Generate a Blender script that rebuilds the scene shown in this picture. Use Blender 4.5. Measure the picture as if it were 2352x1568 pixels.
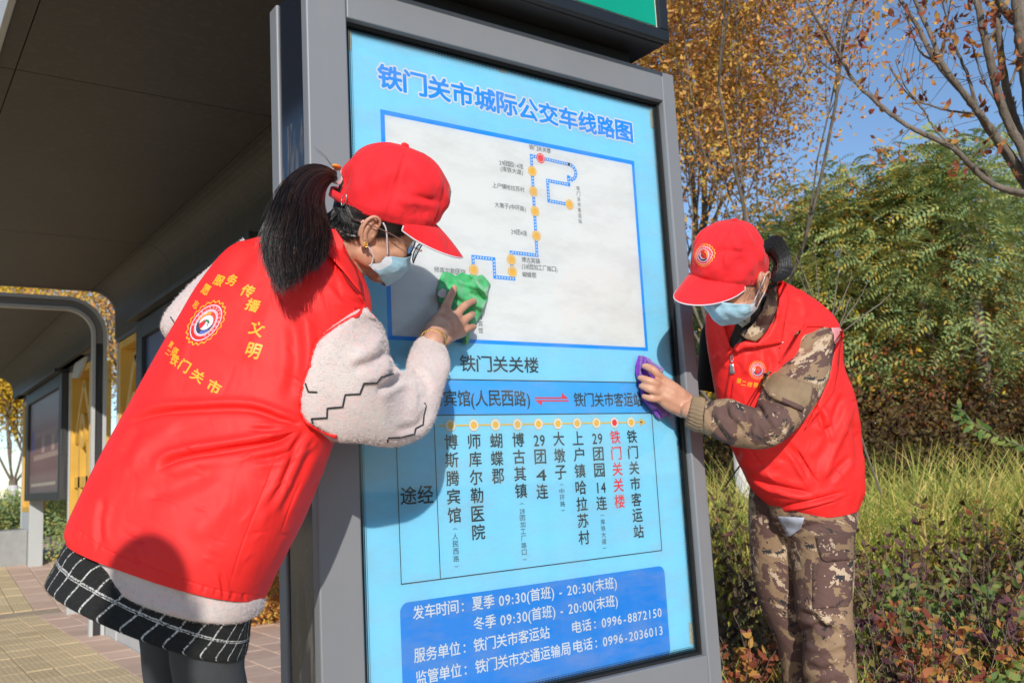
import bpy, bmesh, math, random
import numpy as np
from mathutils import Vector, Matrix
from mathutils.bvhtree import BVHTree

scene = bpy.context.scene
for o in list(bpy.data.objects):
    bpy.data.objects.remove(o)
COL = scene.collection
PI = math.pi

# ------------------------------------------------------------------ camera
YAW, PITCH, ROLL, FPX = 0.62115, 0.14062, -0.05353, 2097.395
CAM = np.array([-0.91766, -1.92476, 1.0])
fw = np.array([math.sin(YAW)*math.cos(PITCH), math.cos(YAW)*math.cos(PITCH), math.sin(PITCH)])
_r0 = np.array([math.cos(YAW), -math.sin(YAW), 0.0]); _u0 = np.cross(_r0, fw)
rt = _r0*math.cos(ROLL)+_u0*math.sin(ROLL); up = -_r0*math.sin(ROLL)+_u0*math.cos(ROLL)
cam = bpy.data.cameras.new('camera'); camo = bpy.data.objects.new('camera', cam); COL.objects.link(camo)
cam.sensor_width = 36.0; cam.lens = 36.0*FPX/2352.0; cam.clip_start = 0.05; cam.clip_end = 3000
M = Matrix(((rt[0], up[0], -fw[0], CAM[0]), (rt[1], up[1], -fw[1], CAM[1]), (rt[2], up[2], -fw[2], CAM[2]), (0, 0, 0, 1)))
camo.matrix_world = M
cam.dof.use_dof = True; cam.dof.focus_distance = 2.15; cam.dof.aperture_fstop = 6.3
scene.camera = camo
# ------------------------------------------------------------------ sky, sun, exposure
SUNT = np.array([0.65, 1.0, -0.49]); SUNT = SUNT/np.linalg.norm(SUNT)
w = bpy.data.worlds.new('World'); scene.world = w; w.use_nodes = True
nt = w.node_tree; nt.nodes.clear()
sky = nt.nodes.new('ShaderNodeTexSky'); sky.sky_type = 'NISHITA'; sky.sun_disc = False
sky.sun_elevation = math.asin(-SUNT[2]); sky.sun_rotation = math.atan2(-SUNT[0], -SUNT[1])
sky.altitude = 900; sky.air_density = 1.0; sky.dust_density = 0.25; sky.ozone_density = 3.0
bg = nt.nodes.new('ShaderNodeBackground'); bg.inputs[1].default_value = 0.15
wo = nt.nodes.new('ShaderNodeOutputWorld'); nt.links.new(sky.outputs[0], bg.inputs[0]); nt.links.new(bg.outputs[0], wo.inputs[0])
sl = bpy.data.lights.new('sun', 'SUN'); sl.energy = 4.2; sl.angle = math.radians(0.53); sl.color = (1.0, 0.95, 0.88)
so = bpy.data.objects.new('sun', sl); COL.objects.link(so); so.location = (-5, -8, 6)
so.rotation_euler = Vector(SUNT).to_track_quat('-Z', 'Y').to_euler()
scene.view_settings.view_transform = 'Standard'; scene.view_settings.look = 'None'
scene.view_settings.exposure = 0.0; scene.view_settings.gamma = 1.0; scene.view_settings.use_curve_mapping = False
scene.render.engine = 'CYCLES'
scene.cycles.max_bounces = 7; scene.cycles.transparent_max_bounces = 12; scene.cycles.use_denoising = True

# ------------------------------------------------------------------ geometry helpers
def ray(x, y): return rt*(x-1176)/FPX - up*(y-784)/FPX + fw
def P(x, y, d): return CAM + ray(x, y)*d            # picture position (2352 wide) at distance d -> world point
def hit(x, y, ax, v):
    d = ray(x, y); return CAM + d*((v-CAM[ax])/d[ax])
def proj(V):
    d = np.asarray(V, float)-CAM; Z = d@fw
    return np.stack([1176+FPX*(d@rt)/Z, 784-FPX*(d@up)/Z, Z], -1)
def lin(r, g=None, b=None):
    if g is None: g = b = r
    f = lambda c: (c/255/12.92) if c <= 10 else ((c/255+0.055)/1.055)**2.4
    return (f(r), f(g), f(b), 1.0)
def tag(o, label=None, cat=None, group=None, kind=None):
    if label: o['label'] = label
    if cat: o['category'] = cat
    if group: o['group'] = group
    if kind: o['kind'] = kind
    return o
def empty(name, loc=(0, 0, 0)):
    o = bpy.data.objects.new(name, None); COL.objects.link(o); o.location = loc; o.empty_display_size = 0.1
    return o
def mesh_obj(name, verts, faces, mat=None, parent=None, smooth=False, uvs=None, loc=None):
    me = bpy.data.meshes.new(name)
    verts = np.asarray(verts, float)
    if loc is not None: verts = verts-np.asarray(loc)
    if isinstance(faces, np.ndarray):
        nf, k = faces.shape
        me.vertices.add(len(verts)); me.vertices.foreach_set('co', verts.astype(np.float32).ravel())
        me.loops.add(nf*k); me.loops.foreach_set('vertex_index', faces.astype(np.int32).ravel())
        me.polygons.add(nf); me.polygons.foreach_set('loop_start', (np.arange(nf)*k).astype(np.int32))
        me.update(calc_edges=True)
    else:
        me.from_pydata([tuple(v) for v in verts], [], faces)
    if uvs is not None:
        ul = me.uv_layers.new(name='UVMap')
        li = np.zeros(len(me.loops), np.int32); me.loops.foreach_get('vertex_index', li)
        ul.data.foreach_set('uv', np.asarray(uvs, np.float32)[li].ravel())
    if smooth: me.polygons.foreach_set('use_smooth', np.ones(len(me.polygons), bool))
    if mat: me.materials.append(mat)
    me.update()
    o = bpy.data.objects.new(name, me); COL.objects.link(o)
    if loc is not None: o.location = loc
    if parent is not None:
        o.parent = parent
        if parent.type == 'EMPTY' or True:
            o.matrix_parent_inverse = parent_mw(parent).inverted()
    return o
def parent_mw(p):
    m = Matrix.Translation(p.location) @ p.rotation_euler.to_matrix().to_4x4() @ Matrix.Diagonal((*p.scale, 1))
    if p.parent: m = parent_mw(p.parent) @ p.matrix_parent_inverse @ m
    return m
def bmobj(name, bm, mat=None, parent=None, smooth=False):
    me = bpy.data.meshes.new(name); bm.to_mesh(me); bm.free()
    if mat: me.materials.append(mat)
    if smooth: me.polygons.foreach_set('use_smooth', np.ones(len(me.polygons), bool))
    o = bpy.data.objects.new(name, me); COL.objects.link(o)
    if parent is not None:
        o.parent = parent; o.matrix_parent_inverse = parent_mw(parent).inverted()
    return o
def box_bm(bm, x0, x1, y0, y1, z0, z1, bev=0.0):
    r = bmesh.ops.create_cube(bm, size=1.0)
    vs = r['verts']
    for v in vs:
        v.co = Vector((x0+(v.co.x+.5)*(x1-x0), y0+(v.co.y+.5)*(y1-y0), z0+(v.co.z+.5)*(z1-z0)))
    if bev > 0:
        es = set(e for v in vs for e in v.link_edges)
        bmesh.ops.bevel(bm, geom=list(es), offset=bev, segments=2, affect='EDGES', profile=0.5)
def box(name, x0, x1, y0, y1, z0, z1, mat, parent=None, bev=0.0):
    bm = bmesh.new(); box_bm(bm, x0, x1, y0, y1, z0, z1, bev)
    return bmobj(name, bm, mat, parent)
def catmull(pts, n):
    """pts (k,dim) -> n samples"""
    pts = np.asarray(pts, float); k = len(pts)
    if k == 2: return pts[0]+(pts[1]-pts[0])*np.linspace(0, 1, n)[:, None]
    q = np.vstack([2*pts[0]-pts[1], pts, 2*pts[-1]-pts[-2]])
    t = np.linspace(0, k-1-1e-9, n); i = t.astype(int); f = (t-i)[:, None]
    a, b, c, d = q[i], q[i+1], q[i+2], q[i+3]
    return 0.5*((2*b)+(-a+c)*f+(2*a-5*b+4*c-d)*f**2+(-a+3*b-3*c+d)*f**3)
def tube_arrays(pts, rad, seg=8, cap=True):
    pts = np.asarray(pts, float); n = len(pts)
    rad = np.broadcast_to(np.asarray(rad, float), (n,))
    T = np.gradient(pts, axis=0); T /= np.linalg.norm(T, axis=1)[:, None]+1e-12
    ref = np.array([0, 0, 1.0]) if abs(T[0][2]) < .9 else np.array([1.0, 0, 0])
    N = np.cross(T[0], ref); N /= np.linalg.norm(N)
    V = []
    for i in range(n):
        N = N-T[i]*(N@T[i]); N /= np.linalg.norm(N)+1e-12; B = np.cross(T[i], N)
        a = np.arange(seg)*2*PI/seg
        V.append(pts[i]+rad[i]*(np.cos(a)[:, None]*N+np.sin(a)[:, None]*B))
    V = np.vstack(V)
    F = []
    for i in range(n-1):
        a = i*seg+np.arange(seg); b = i*seg+(np.arange(seg)+1) % seg
        F.append(np.stack([a, b, b+seg, a+seg], 1))
    F = np.vstack(F)
    if cap:
        V = np.vstack([V, pts[0], pts[-1]]); c0 = n*seg; c1 = c0+1
        a = np.arange(seg); b = (a+1) % seg
        F = np.vstack([F, np.stack([b, a, np.full(seg, c0), np.full(seg, c0)], 1), np.stack([a+(n-1)*seg, b+(n-1)*seg, np.full(seg, c1), np.full(seg, c1)], 1)])
    return V, F
class MB:
    """collects vertex / quad arrays"""
    def __init__(s): s.V = []; s.F = []; s.n = 0
    def add(s, V, F):
        V = np.asarray(V, float); F = np.asarray(F, int)
        if F.shape[1] == 3: F = np.hstack([F, F[:, 2:3]])
        s.V.append(V); s.F.append(F+s.n); s.n += len(V)
    def tube(s, pts, rad, seg=6, cap=True): s.add(*tube_arrays(pts, rad, seg, cap))
    def arrays(s): return np.vstack(s.V), np.vstack(s.F)
    def build(s, name, mat, parent=None, smooth=False):
        V, F = s.arrays(); return quads_obj(name, V, F, mat, parent, smooth)
def quads_obj(name, V, F, mat, parent=None, smooth=False, uvs=None):
    """quads where the last index may repeat (triangle)"""
    F = np.asarray(F); tri = F[:, 2] == F[:, 3]
    me = bpy.data.meshes.new(name)
    nq = int((~tri).sum()); ntr = int(tri.sum())
    idx = np.concatenate([F[~tri].ravel(), F[tri][:, :3].ravel()]).astype(np.int32)
    st = np.concatenate([np.arange(nq)*4, nq*4+np.arange(ntr)*3]).astype(np.int32)
    me.vertices.add(len(V)); me.vertices.foreach_set('co', np.asarray(V, np.float32).ravel())
    me.loops.add(len(idx)); me.loops.foreach_set('vertex_index', idx)
    me.polygons.add(nq+ntr); me.polygons.foreach_set('loop_start', st)
    me.update(calc_edges=True)
    if uvs is not None:
        ul = me.uv_layers.new(name='UVMap'); ul.data.foreach_set('uv', np.asarray(uvs, np.float32)[idx].ravel())
    if smooth: me.polygons.foreach_set('use_smooth', np.ones(len(me.polygons), bool))
    if mat: me.materials.append(mat)
    me.validate(); me.update()
    o = bpy.data.objects.new(name, me); COL.objects.link(o)
    if parent is not None:
        o.parent = parent; o.matrix_parent_inverse = parent_mw(parent).inverted()
    return o

# ------------------------------------------------------------------ materials
class NT:
    def __init__(s, name):
        s.m = bpy.data.materials.new(name); s.m.use_nodes = True; s.t = s.m.node_tree; s.t.nodes.clear()
        s.out = s.t.nodes.new('ShaderNodeOutputMaterial')
    def n(s, typ, ins=None, **kw):
        nd = s.t.nodes.new(typ)
        for k, v in kw.items(): setattr(nd, k, v)
        for k, v in (ins or {}).items():
            sock = nd.inputs[k]
            if isinstance(v, bpy.types.NodeSocket): s.t.links.new(v, sock)
            else:
                if hasattr(sock.default_value, '__len__') and not hasattr(v, '__len__'): v = [v]*len(sock.default_value)
                sock.default_value = v
        return nd
    def math(s, op, a, b=0.0, c=None):
        ins = {0: a, 1: b}
        if c is not None: ins[2] = c
        return s.n('ShaderNodeMath', ins, operation=op).outputs[0]
    def mix(s, f, a, b, blend='MIX'):
        return s.n('ShaderNodeMix', {0: f, 6: a, 7: b}, data_type='RGBA', blend_type=blend).outputs[2]
    def noise(s, vec, scale, detail=4, rough=.55, dist=0.0):
        ins = {'Scale': scale, 'Detail': detail, 'Roughness': rough, 'Distortion': dist}
        if vec is not None: ins['Vector'] = vec
        return s.n('ShaderNodeTexNoise', ins).outputs[0]
    def ramp(s, f, stops, interp='LINEAR'):
        nd = s.n('ShaderNodeValToRGB', {0: f}); cr = nd.color_ramp; cr.interpolation = interp
        while len(cr.elements) < len(stops): cr.elements.new(0.5)
        for e, (p, c) in zip(cr.elements, stops): e.position = p; e.color = c if len(c) == 4 else (*c, 1)
        return nd.outputs[0]
    def obj(s): return s.n('ShaderNodeTexCoord').outputs['Object']
    def uv(s): return s.n('ShaderNodeTexCoord').outputs['UV']
    def bump(s, h, strength=.3, dist=.01, normal=None):
        ins = {'Height': h, 'Strength': strength, 'Distance': dist}
        if normal is not None: ins['Normal'] = normal
        return s.n('ShaderNodeBump', ins).outputs[0]
    def pbr(s, col, rough=.5, metal=0.0, normal=None, **kw):
        ins = {'Base Color': col, 'Roughness': rough, 'Metallic': metal}
        if normal is not None: ins['Normal'] = normal
        ins.update(kw)
        b = s.n('ShaderNodeBsdfPrincipled', ins)
        s.t.links.new(b.outputs[0], s.out.inputs[0]); return s.m
def simple(name, col, rough=.5, metal=0.0, var=.12, nscale=12, bump=0.0, bscale=60, **kw):
    t = NT(name); v = t.obj()
    n1 = t.noise(v, nscale, 5)
    dark = tuple(c*(1-var) for c in col[:3])+(1,); light = tuple(min(1, c*(1+var)) for c in col[:3])+(1,)
    c = t.ramp(n1, [(.3, dark), (.7, light)])
    nrm = t.bump(t.noise(v, bscale, 3), bump, .002) if bump else None
    return t.pbr(c, rough, metal, nrm, **kw)

# painted aluminium with faint dust and scuffs
def paint_mat(name, col, rough=.42, metal=.35, dust=.25):
    t = NT(name); v = t.obj()
    big = t.noise(v, 2.3, 6, .6); fine = t.noise(v, 90, 3)
    mp = t.n('ShaderNodeMapping', {'Vector': v, 'Scale': (30, 30, 1.2)}).outputs[0]
    streak = t.noise(mp, 1.0, 5, .6)
    c = t.mix(t.math('MULTIPLY', t.ramp(big, [(.4, (0, 0, 0)), (.75, (1, 1, 1))]), dust), col, tuple(min(1, a*1.25+.02) for a in col[:3])+(1,))
    c = t.mix(t.math('MULTIPLY', t.ramp(streak, [(.5, (0, 0, 0)), (.8, (1, 1, 1))]), .22), c, lin(150, 140, 125))
    r = t.math('ADD', rough, t.math('MULTIPLY', streak, .15))
    return t.pbr(c, r, metal, t.bump(fine, .06, .001))
MAT = {}
MAT['frame'] = paint_mat('grey_paint', (.225, .232, .245, 1), .5, .2)
t = NT('dark_glass_panel'); v = t.obj(); sm = t.noise(t.n('ShaderNodeMapping', {'Vector': v, 'Rotation': (.5, 0, 0), 'Scale': (10, 22, 3)}).outputs[0], 1.6, 6, .6)
hz0_ = t.n('ShaderNodeSeparateXYZ', {0: t.n('ShaderNodeNewGeometry').outputs['Position']}).outputs[2]
f_ = t.math('MULTIPLY', t.ramp(sm, [(.52, (0, 0, 0)), (.62, (1, 1, 1))]), t.math('MULTIPLY', t.math('LESS_THAN', hz0_, 1.86), .30))
MAT['frame_dark'] = t.pbr(t.mix(f_, (.012, .017, .028, 1), (.33, .29, .24, 1)), t.math('ADD', .12, f_), 0)
MAT['black'] = simple('black_rubber', (.012, .012, .013, 1), .55, bump=.1)
MAT['blackpaint'] = simple('black_box_paint', (.014, .016, .017, 1), .35, bump=.05)
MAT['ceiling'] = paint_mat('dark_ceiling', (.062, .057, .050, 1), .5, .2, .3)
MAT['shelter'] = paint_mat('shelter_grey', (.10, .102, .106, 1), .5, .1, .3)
MAT['shelter_light'] = paint_mat('shelter_light_grey', (.46, .47, .46, 1), .5, .1)
MAT['shelter_dark'] = paint_mat('shelter_dark_band', (.035, .036, .038, 1), .4, .2)
MAT['shelter_groove'] = paint_mat('shelter_groove', (.20, .20, .20, 1), .5, .1)
MAT['yellow'] = simple('yellow_lacquer', (.66, .38, .06, 1), .5, var=.1, nscale=5)
MAT['chrome'] = simple('bright_steel', (.6, .6, .6, 1), .3, .9)

# ------------------------------------------------------------------ ground
def gz(y): return .0 if y < 7 else (.37*(y-7)/2.7 if y < 9.7 else .37)
def gzx(x, y):
    return gz(y)
ys = [-60, -20, -6, -3, 0, 3, 5, 7, 7.3, 8, 9, 9.7, 10.2, 12, 16, 25, 60, 200, 900]
xs = [-900, -200, -60, -20, -8, -3, -1, 0, .8, 2, 4, 8, 15, 30, 80, 300, 900]
V = [(x, y, gz(y)-.03) for y in ys for x in xs]
F = [(j*len(xs)+i, j*len(xs)+i+1, (j+1)*len(xs)+i+1, (j+1)*len(xs)+i) for j in range(len(ys)-1) for i in range(len(xs)-1)]
t = NT('soil_and_leaf_litter'); v = t.obj()
c = t.ramp(t.noise(v, 3.0, 8, .7), [(.3, (.035, .026, .016)), (.5, (.075, .055, .03)), (.72, (.15, .11, .05))])
c = t.mix(t.ramp(t.noise(v, 25, 6, .7), [(.55, (0, 0, 0)), (.7, (1, 1, 1))]), c, (.17, .10, .035, 1))
soil = t.pbr(c, .95, 0, t.bump(t.noise(v, 30, 6, .7), .8, .03))
g = mesh_obj('ground', V, F, soil); tag(g, kind='structure')
# pavement: mortar bed plus laid pavers
t = NT('mortar_sand'); v = t.obj()
bed = t.pbr(t.ramp(t.noise(v, 40, 5, .7), [(.3, (.30, .23, .16)), (.7, (.45, .36, .26))]), .95, 0, t.bump(t.noise(v, 120, 4), .4, .004))
def strip(name, x0, x1, ylist, dz, mat):
    V = []; F = []
    for y in ylist: V += [(x0, y, gz(y)+dz), (x1, y, gz(y)+dz)]
    for i in range(len(ylist)-1): F.append((2*i, 2*i+1, 2*i+3, 2*i+2))
    return mesh_obj(name, V, F, mat)
pav = strip('pavement', -9.0, 2.6, [-8, 0, 4, 7, 7.5, 8.2, 9, 9.7, 12, 20, 40], -.006, bed)
tag(pav, kind='structure')
def paver_mat(name, c0, c1, rib=False):
    t = NT(name); v = t.obj(); gm = t.n('ShaderNodeNewGeometry')
    oi = t.n('ShaderNodeObjectInfo').outputs['Random']
    n = t.noise(v, 9, 7, .7)
    c = t.ramp(n, [(.3, c0), (.7, c1)])
    c = t.mix(.28, c, t.ramp(oi, [(0, tuple(a*.75 for a in c0[:3])), (1, tuple(a*1.2 for a in c1[:3]))]))
    c = t.mix(t.ramp(t.noise(v, 2.2, 6, .65), [(.45, (0, 0, 0)), (.8, (.6, .6, .6))]), c, (.58, .49, .38, 1))
    return t.pbr(c, .85, 0, t.bump(t.noise(v, 150, 4), .35, .003))
MAT['pink'] = paver_mat('pinkish_paver', (.55, .36, .265, 1), (.68, .50, .39, 1))
MAT['ypav'] = paver_mat('yellowish_paver', (.55, .42, .23, 1), (.68, .54, .33, 1))
def paver_mesh(name, w, l, h, rib, mat):
    bm = bmesh.new(); g_ = .004
    box_bm(bm, g_, w-g_, g_, l-g_, -.03, h, .004)
    if rib:
        for k in range(5):
            xx = w*(k+.5)/5
            box_bm(bm, xx-.009, xx+.009, .012, l-.012, h-.001, h+.0016)
    me = bpy.data.meshes.new(name); bm.to_mesh(me); bm.free(); me.materials.append(mat); return me
rng = random.Random(4)
pm = paver_mesh('paver', .20, .30, .0, False, MAT['pink']); ym = paver_mesh('tactile_paver', .15, .30, .002, True, MAT['ypav'])
def lay(me, name, x, y, w):
    o = bpy.data.objects.new(name, me); COL.objects.link(o); o.parent = pav
    slope = math.atan(.37/2.7) if 7 <= y < 9.7 else 0
    o.location = (x, y, gz(y)+rng.uniform(-.0015, .0015)); o.rotation_euler = (slope+rng.uniform(-.003, .003), rng.uniform(-.003, .003), 0)
cells = []
for i in range(-26, 30):
    for j in range(-14, 40):
        y = .30*j
        x = -.85+.15*i
        if x < .33-1e-6: cells.append(('y', x, y))
        elif abs(x-.35) < 1e9: pass
for i in range(-0, 11):
    for j in range(-14, 40):
        cells.append(('p', .35+.20*i, .30*j+(.15 if i % 2 else 0)))
vis = []
for k, x, y in cells:
    q = proj(np.array([x+.1, y+.15, gz(y)]))
    inside = q[2] > 0 and -15 < q[0] < 720 and 1240 < q[1] < 1600
    vis.append((q[2] if inside else 1e3+abs(q[2]), k, x, y))
vis.sort()
for n_, (_, k, x, y) in enumerate(vis[:290]):
    if k == 'y': lay(ym, 'tactile_paver', x, y, .15)
    else: lay(pm, 'paver', x, y, .2)
for kk, nm, mt in (('p', 'far_pavers', MAT['pink']), ('y', 'far_tactile_pavers', MAT['ypav'])):
    mb = MB()
    for _, k, x, y in vis[290:]:
        if k != kk: continue
        w_, h_ = (.2, .001) if k == 'p' else (.15, .002)
        a = gz(y+.004)+h_; b = gz(y+.296)+h_
        mb.add([(x+.004, y+.004, a), (x+w_-.004, y+.004, a), (x+w_-.004, y+.296, b), (x+.004, y+.296, b)], [[0, 1, 2, 3]])
    o = mb.build(nm, mt, pav); tag(o, kind='stuff')

# ------------------------------------------------------------------ information pillar
GZ0 = 0.4554; GH = 1.65; GW = 1.06
pil = empty('bus_stop_sign', (.5, .1, 0)); tag(pil, 'tall grey framed bus route information pillar with blue poster behind glass', 'bus stop sign')
FR = MAT['frame']
X0, X1, YF, YB, ZT = -.105, 1.115, -.03, .206, 2.2
box('post', X0, -.0015, YF, .003, .06, ZT, FR, pil, .004)
box('post', GW+.0015, X1, YF, .003, .06, ZT, FR, pil, .004)
box('top_rail', 0, GW, YF, .05, GZ0+GH, ZT, FR, pil, .003)
box('bottom_rail', 0, GW, YF, .05, .12, GZ0, FR, pil, .003)
box('plinth', X0-.02, X1+.02, YF-.02, YB+.02, -.02, .06, MAT['shelter'], pil, .006)
# casing behind the posts with dark side strips
box('casing', -.0, GW, .06, YB-.03, .06, ZT-.002, MAT['shelter'], pil, .002)
for sx in (0, 1):
    xa, xb = (X0, -.0015) if sx == 0 else (GW+.0015, X1)
    box('side_post', xa, xb, .158, YB, .06, ZT, FR, pil, .004)
    xs_ = (xa+.006, xb) if sx == 0 else (xa, xb-.006)
    t_ = box('side_panel', xs_[0], xs_[1], .006, .155, .06, ZT-.004, MAT['frame_dark'], pil, .001)
# rubber gasket round the glass
gk = .007
bm = bmesh.new()
box_bm(bm, 0.0005, gk, -.010, .006, GZ0+.0005, GZ0+GH-.0005); box_bm(bm, GW-gk, GW-.0005, -.010, .006, GZ0+.0005, GZ0+GH-.0005)
box_bm(bm, gk, GW-gk, -.010, .006, GZ0+.0005, GZ0+gk); box_bm(bm, gk, GW-gk, -.010, .006, GZ0+GH-gk, GZ0+GH-.0005)
bmobj('gasket', bm, MAT['black'], pil)

# poster and print
def flat_mat(name, col, var=.04, rough=.6):
    t = NT(name); v = t.obj()
    n1 = t.noise(t.n('ShaderNodeMapping', {'Vector': v, 'Scale': (14, 1, 1.4)}).outputs[0], 1.0, 6, .6)
    n2 = t.noise(v, 5, 6, .6)
    c = t.mix(t.math('MULTIPLY', t.ramp(n1, [(.35, (0, 0, 0)), (.8, (1, 1, 1))]), var*3), col, tuple(min(1, a*.75+.22) for a in col[:3])+(1,))
    c = t.mix(t.math('MULTIPLY', t.ramp(n2, [(.35, (1, 1, 1)), (.6, (0, 0, 0))]), var*3), c, tuple(a*.82 for a in col[:3])+(1,))
    return t.pbr(c, rough)
PM = {'sky': flat_mat('print_light_blue', (.21, .57, .77, 1), .08), 'band': flat_mat('print_mid_blue', (.035, .36, .78, 1), .04),
      'box': flat_mat('print_deep_blue', (.008, .215, .64, 1), .05), 'line': flat_mat('print_bright_blue', (.0, .25, .78, 1), .008),
      'white': flat_mat('print_white', (.64, .64, .645, 1), .03), 'black': flat_mat('print_black', (.022, .03, .036, 1), .01),
      'yellow': flat_mat('print_yellow', (.72, .40, .03, 1), .02), 'red': flat_mat('print_red', (.72, .03, .045, 1), .02),
      'grey': flat_mat('print_grey', (.10, .10, .10, 1), .01), 'cream': flat_mat('print_cream', (.66, .60, .45, 1), .01)}
YP = .0050
def pv(u, v, k=0): return (u, YP-.00028*k, v+GZ0)
poster = mesh_obj('poster', [pv(.006, .006), pv(GW-.006, .006), pv(GW-.006, GH-.006), pv(.006, GH-.006)], [(0, 1, 2, 3)], PM['sky'], pil)
def sheet(name, pts, k, mat, parent=None):
    return mesh_obj(name, [pv(u, v, k) for u, v in pts], [tuple(range(len(pts)))], mat, parent or poster)
def rect(u0, u1, v0, v1): return [(u0, v0), (u1, v0), (u1, v1), (u0, v1)]
def rrect(u0, u1, v0, v1, r, n=8):
    P_ = []
    for cx, cy, a0 in ((u1-r, v0+r, -90), (u1-r, v1-r, 0), (u0+r, v1-r, 90), (u0+r, v0+r, 180)):
        for i in range(n+1):
            a = math.radians(a0+90*i/n); P_.append((cx+r*math.cos(a), cy+r*math.sin(a)))
    return P_
def circle(u, v, r, n=28): return [(u+r*math.cos(2*PI*i/n), v+r*math.sin(2*PI*i/n)) for i in range(n)]
_gly = {}
def glyph(ch, off=0.0):
    key = (ch, off)
    if key in _gly: return _gly[key]
    cu = bpy.data.curves.new('g', 'FONT'); cu.body = ch; cu.size = 1.0; cu.offset = off; cu.resolution_u = 4; cu.fill_mode = 'FRONT'
    ob = bpy.data.objects.new('g', cu); COL.objects.link(ob)
    dg = bpy.context.evaluated_depsgraph_get(); dg.update()
    me = bpy.data.meshes.new_from_object(ob.evaluated_get(dg))
    n = len(me.vertices); co = np.zeros(n*3, np.float32); me.vertices.foreach_get('co', co); co = co.reshape(-1, 3)[:, :2].astype(float)
    fs = [tuple(p.vertices) for p in me.polygons]
    bpy.data.objects.remove(ob); bpy.data.curves.remove(cu); bpy.data.meshes.remove(me)
    _gly[key] = (co, fs); return _gly[key]
def text_geo(s, x0, x1, base, h, off=0.0, mono=False):
    """lay characters between x0 and x1 on a baseline; h = full-width character height"""
    adv = []
    for ch in s:
        wide = ord(ch) > 0x2000
        adv.append(1.0 if wide else (.32 if ch in '(): ' else .56))
    tot = sum(adv); k = (x1-x0)/tot
    V = []; F = []; n = 0; x = x0
    for ch, a in zip(s, adv):
        if ch != ' ':
            co, fs = glyph(ch, off)
            if len(co):
                wide = ord(ch) > 0x2000
                mn = co.min(0); mx = co.max(0)
                if wide and ch not in '一：':
                    sx = k*.92/max(mx[0]-mn[0], .55); sy = h/max(mx[1]-mn[1], .6)
                    c = (co-(mn+mx)/2)*[min(sx, k*1.15), min(sy, h*1.2)]+[x+k*a/2, base+h/2]
                elif ch == '：':
                    c = (co-(mn+mx)/2)*[k*.95, h*.95]+[x+k*a*.35, base+h*.38]
                else:
                    c = (co-[(mn[0]+mx[0])/2, 0])*[k*.98, h*1.10]+[x+k*a/2, base+h*.04]
                V.append(c); F += [tuple(i+n for i in f) for f in fs]; n += len(c)
        x += k*a
    return np.vstack(V), F
def bolden(V, F, r, n, k, dk=.02):
    """stack n shifted copies a hair apart in depth: a heavier stroke"""
    VV = [(a, b, k) for a, b in V]; FF = list(F); m = len(V)
    for i in range(n):
        a = 2*PI*i/n; dx, dy = r*math.cos(a), r*math.sin(a)
        VV += [(p[0]+dx, p[1]+dy, k-dk*(i+1)) for p in V]; FF += [tuple(q+m*(i+1) for q in f) for f in F]
    return VV, FF
def put_text(s, x0, x1, base, h, mat, off=0.012, k=3, name='lettering', n=None):
    V, F = text_geo(s, x0, x1, base, h, 0)
    n = (4 if off > 0 else 0) if n is None else n
    VV, FF = bolden(V, F, off*h*1.3, n, k)
    return mesh_obj(name, [pv(a, b, c) for a, b, c in VV], FF, mat, poster)
def put_vert(s, xc, vtop, vbot, wch, mat, off=.012, k=3, name='lettering', units=None):
    units = units or list(s); n = len(units); step = (vtop-vbot)/n; V = []; F = []; m = 0
    for i, chs in enumerate(units):
        g_, f_ = text_geo(chs, xc-wch/2, xc+wch/2, vtop-step*(i+1)+step*.1, step*.82, 0)
        if len(chs) > 1 or ord(chs[0]) < 0x2000:
            if chs in '()' :
                co, fs = glyph('(', 0); mn, mx = co.min(0), co.max(0); cc = (co-(mn+mx)/2)*wch*.8
                s_ = 1 if chs == ')' else -1
                g_ = np.stack([cc[:, 1]*s_, cc[:, 0]*s_], 1)+[xc, vtop-step*(i+.5)]; f_ = [tuple(reversed(f)) for f in fs]
        V.append(g_); F += [tuple(a+m for a in f) for f in f_]; m += len(g_)
    VV, FF = bolden(np.vstack(V), F, off*wch*1.1, 4 if off > 0 else 0, k)
    return mesh_obj(name, [pv(a, b, c) for a, b, c in VV], FF, mat, poster)

tt = '铁门关市城际公交车线路图'
put_text(tt, .094, .955, 1.508, .060, PM['white'], .085, 2, 'title_outline', 14)
put_text(tt, .094, .955, 1.508, .060, PM['line'], .028, 3, 'title', 6)
sheet('map_border', rect(.0995, .951, .871, 1.449), 1, PM['line'])
sheet('map_field', rect(.111, .9405, .881, 1.4365), 2, PM['white'])
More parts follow.
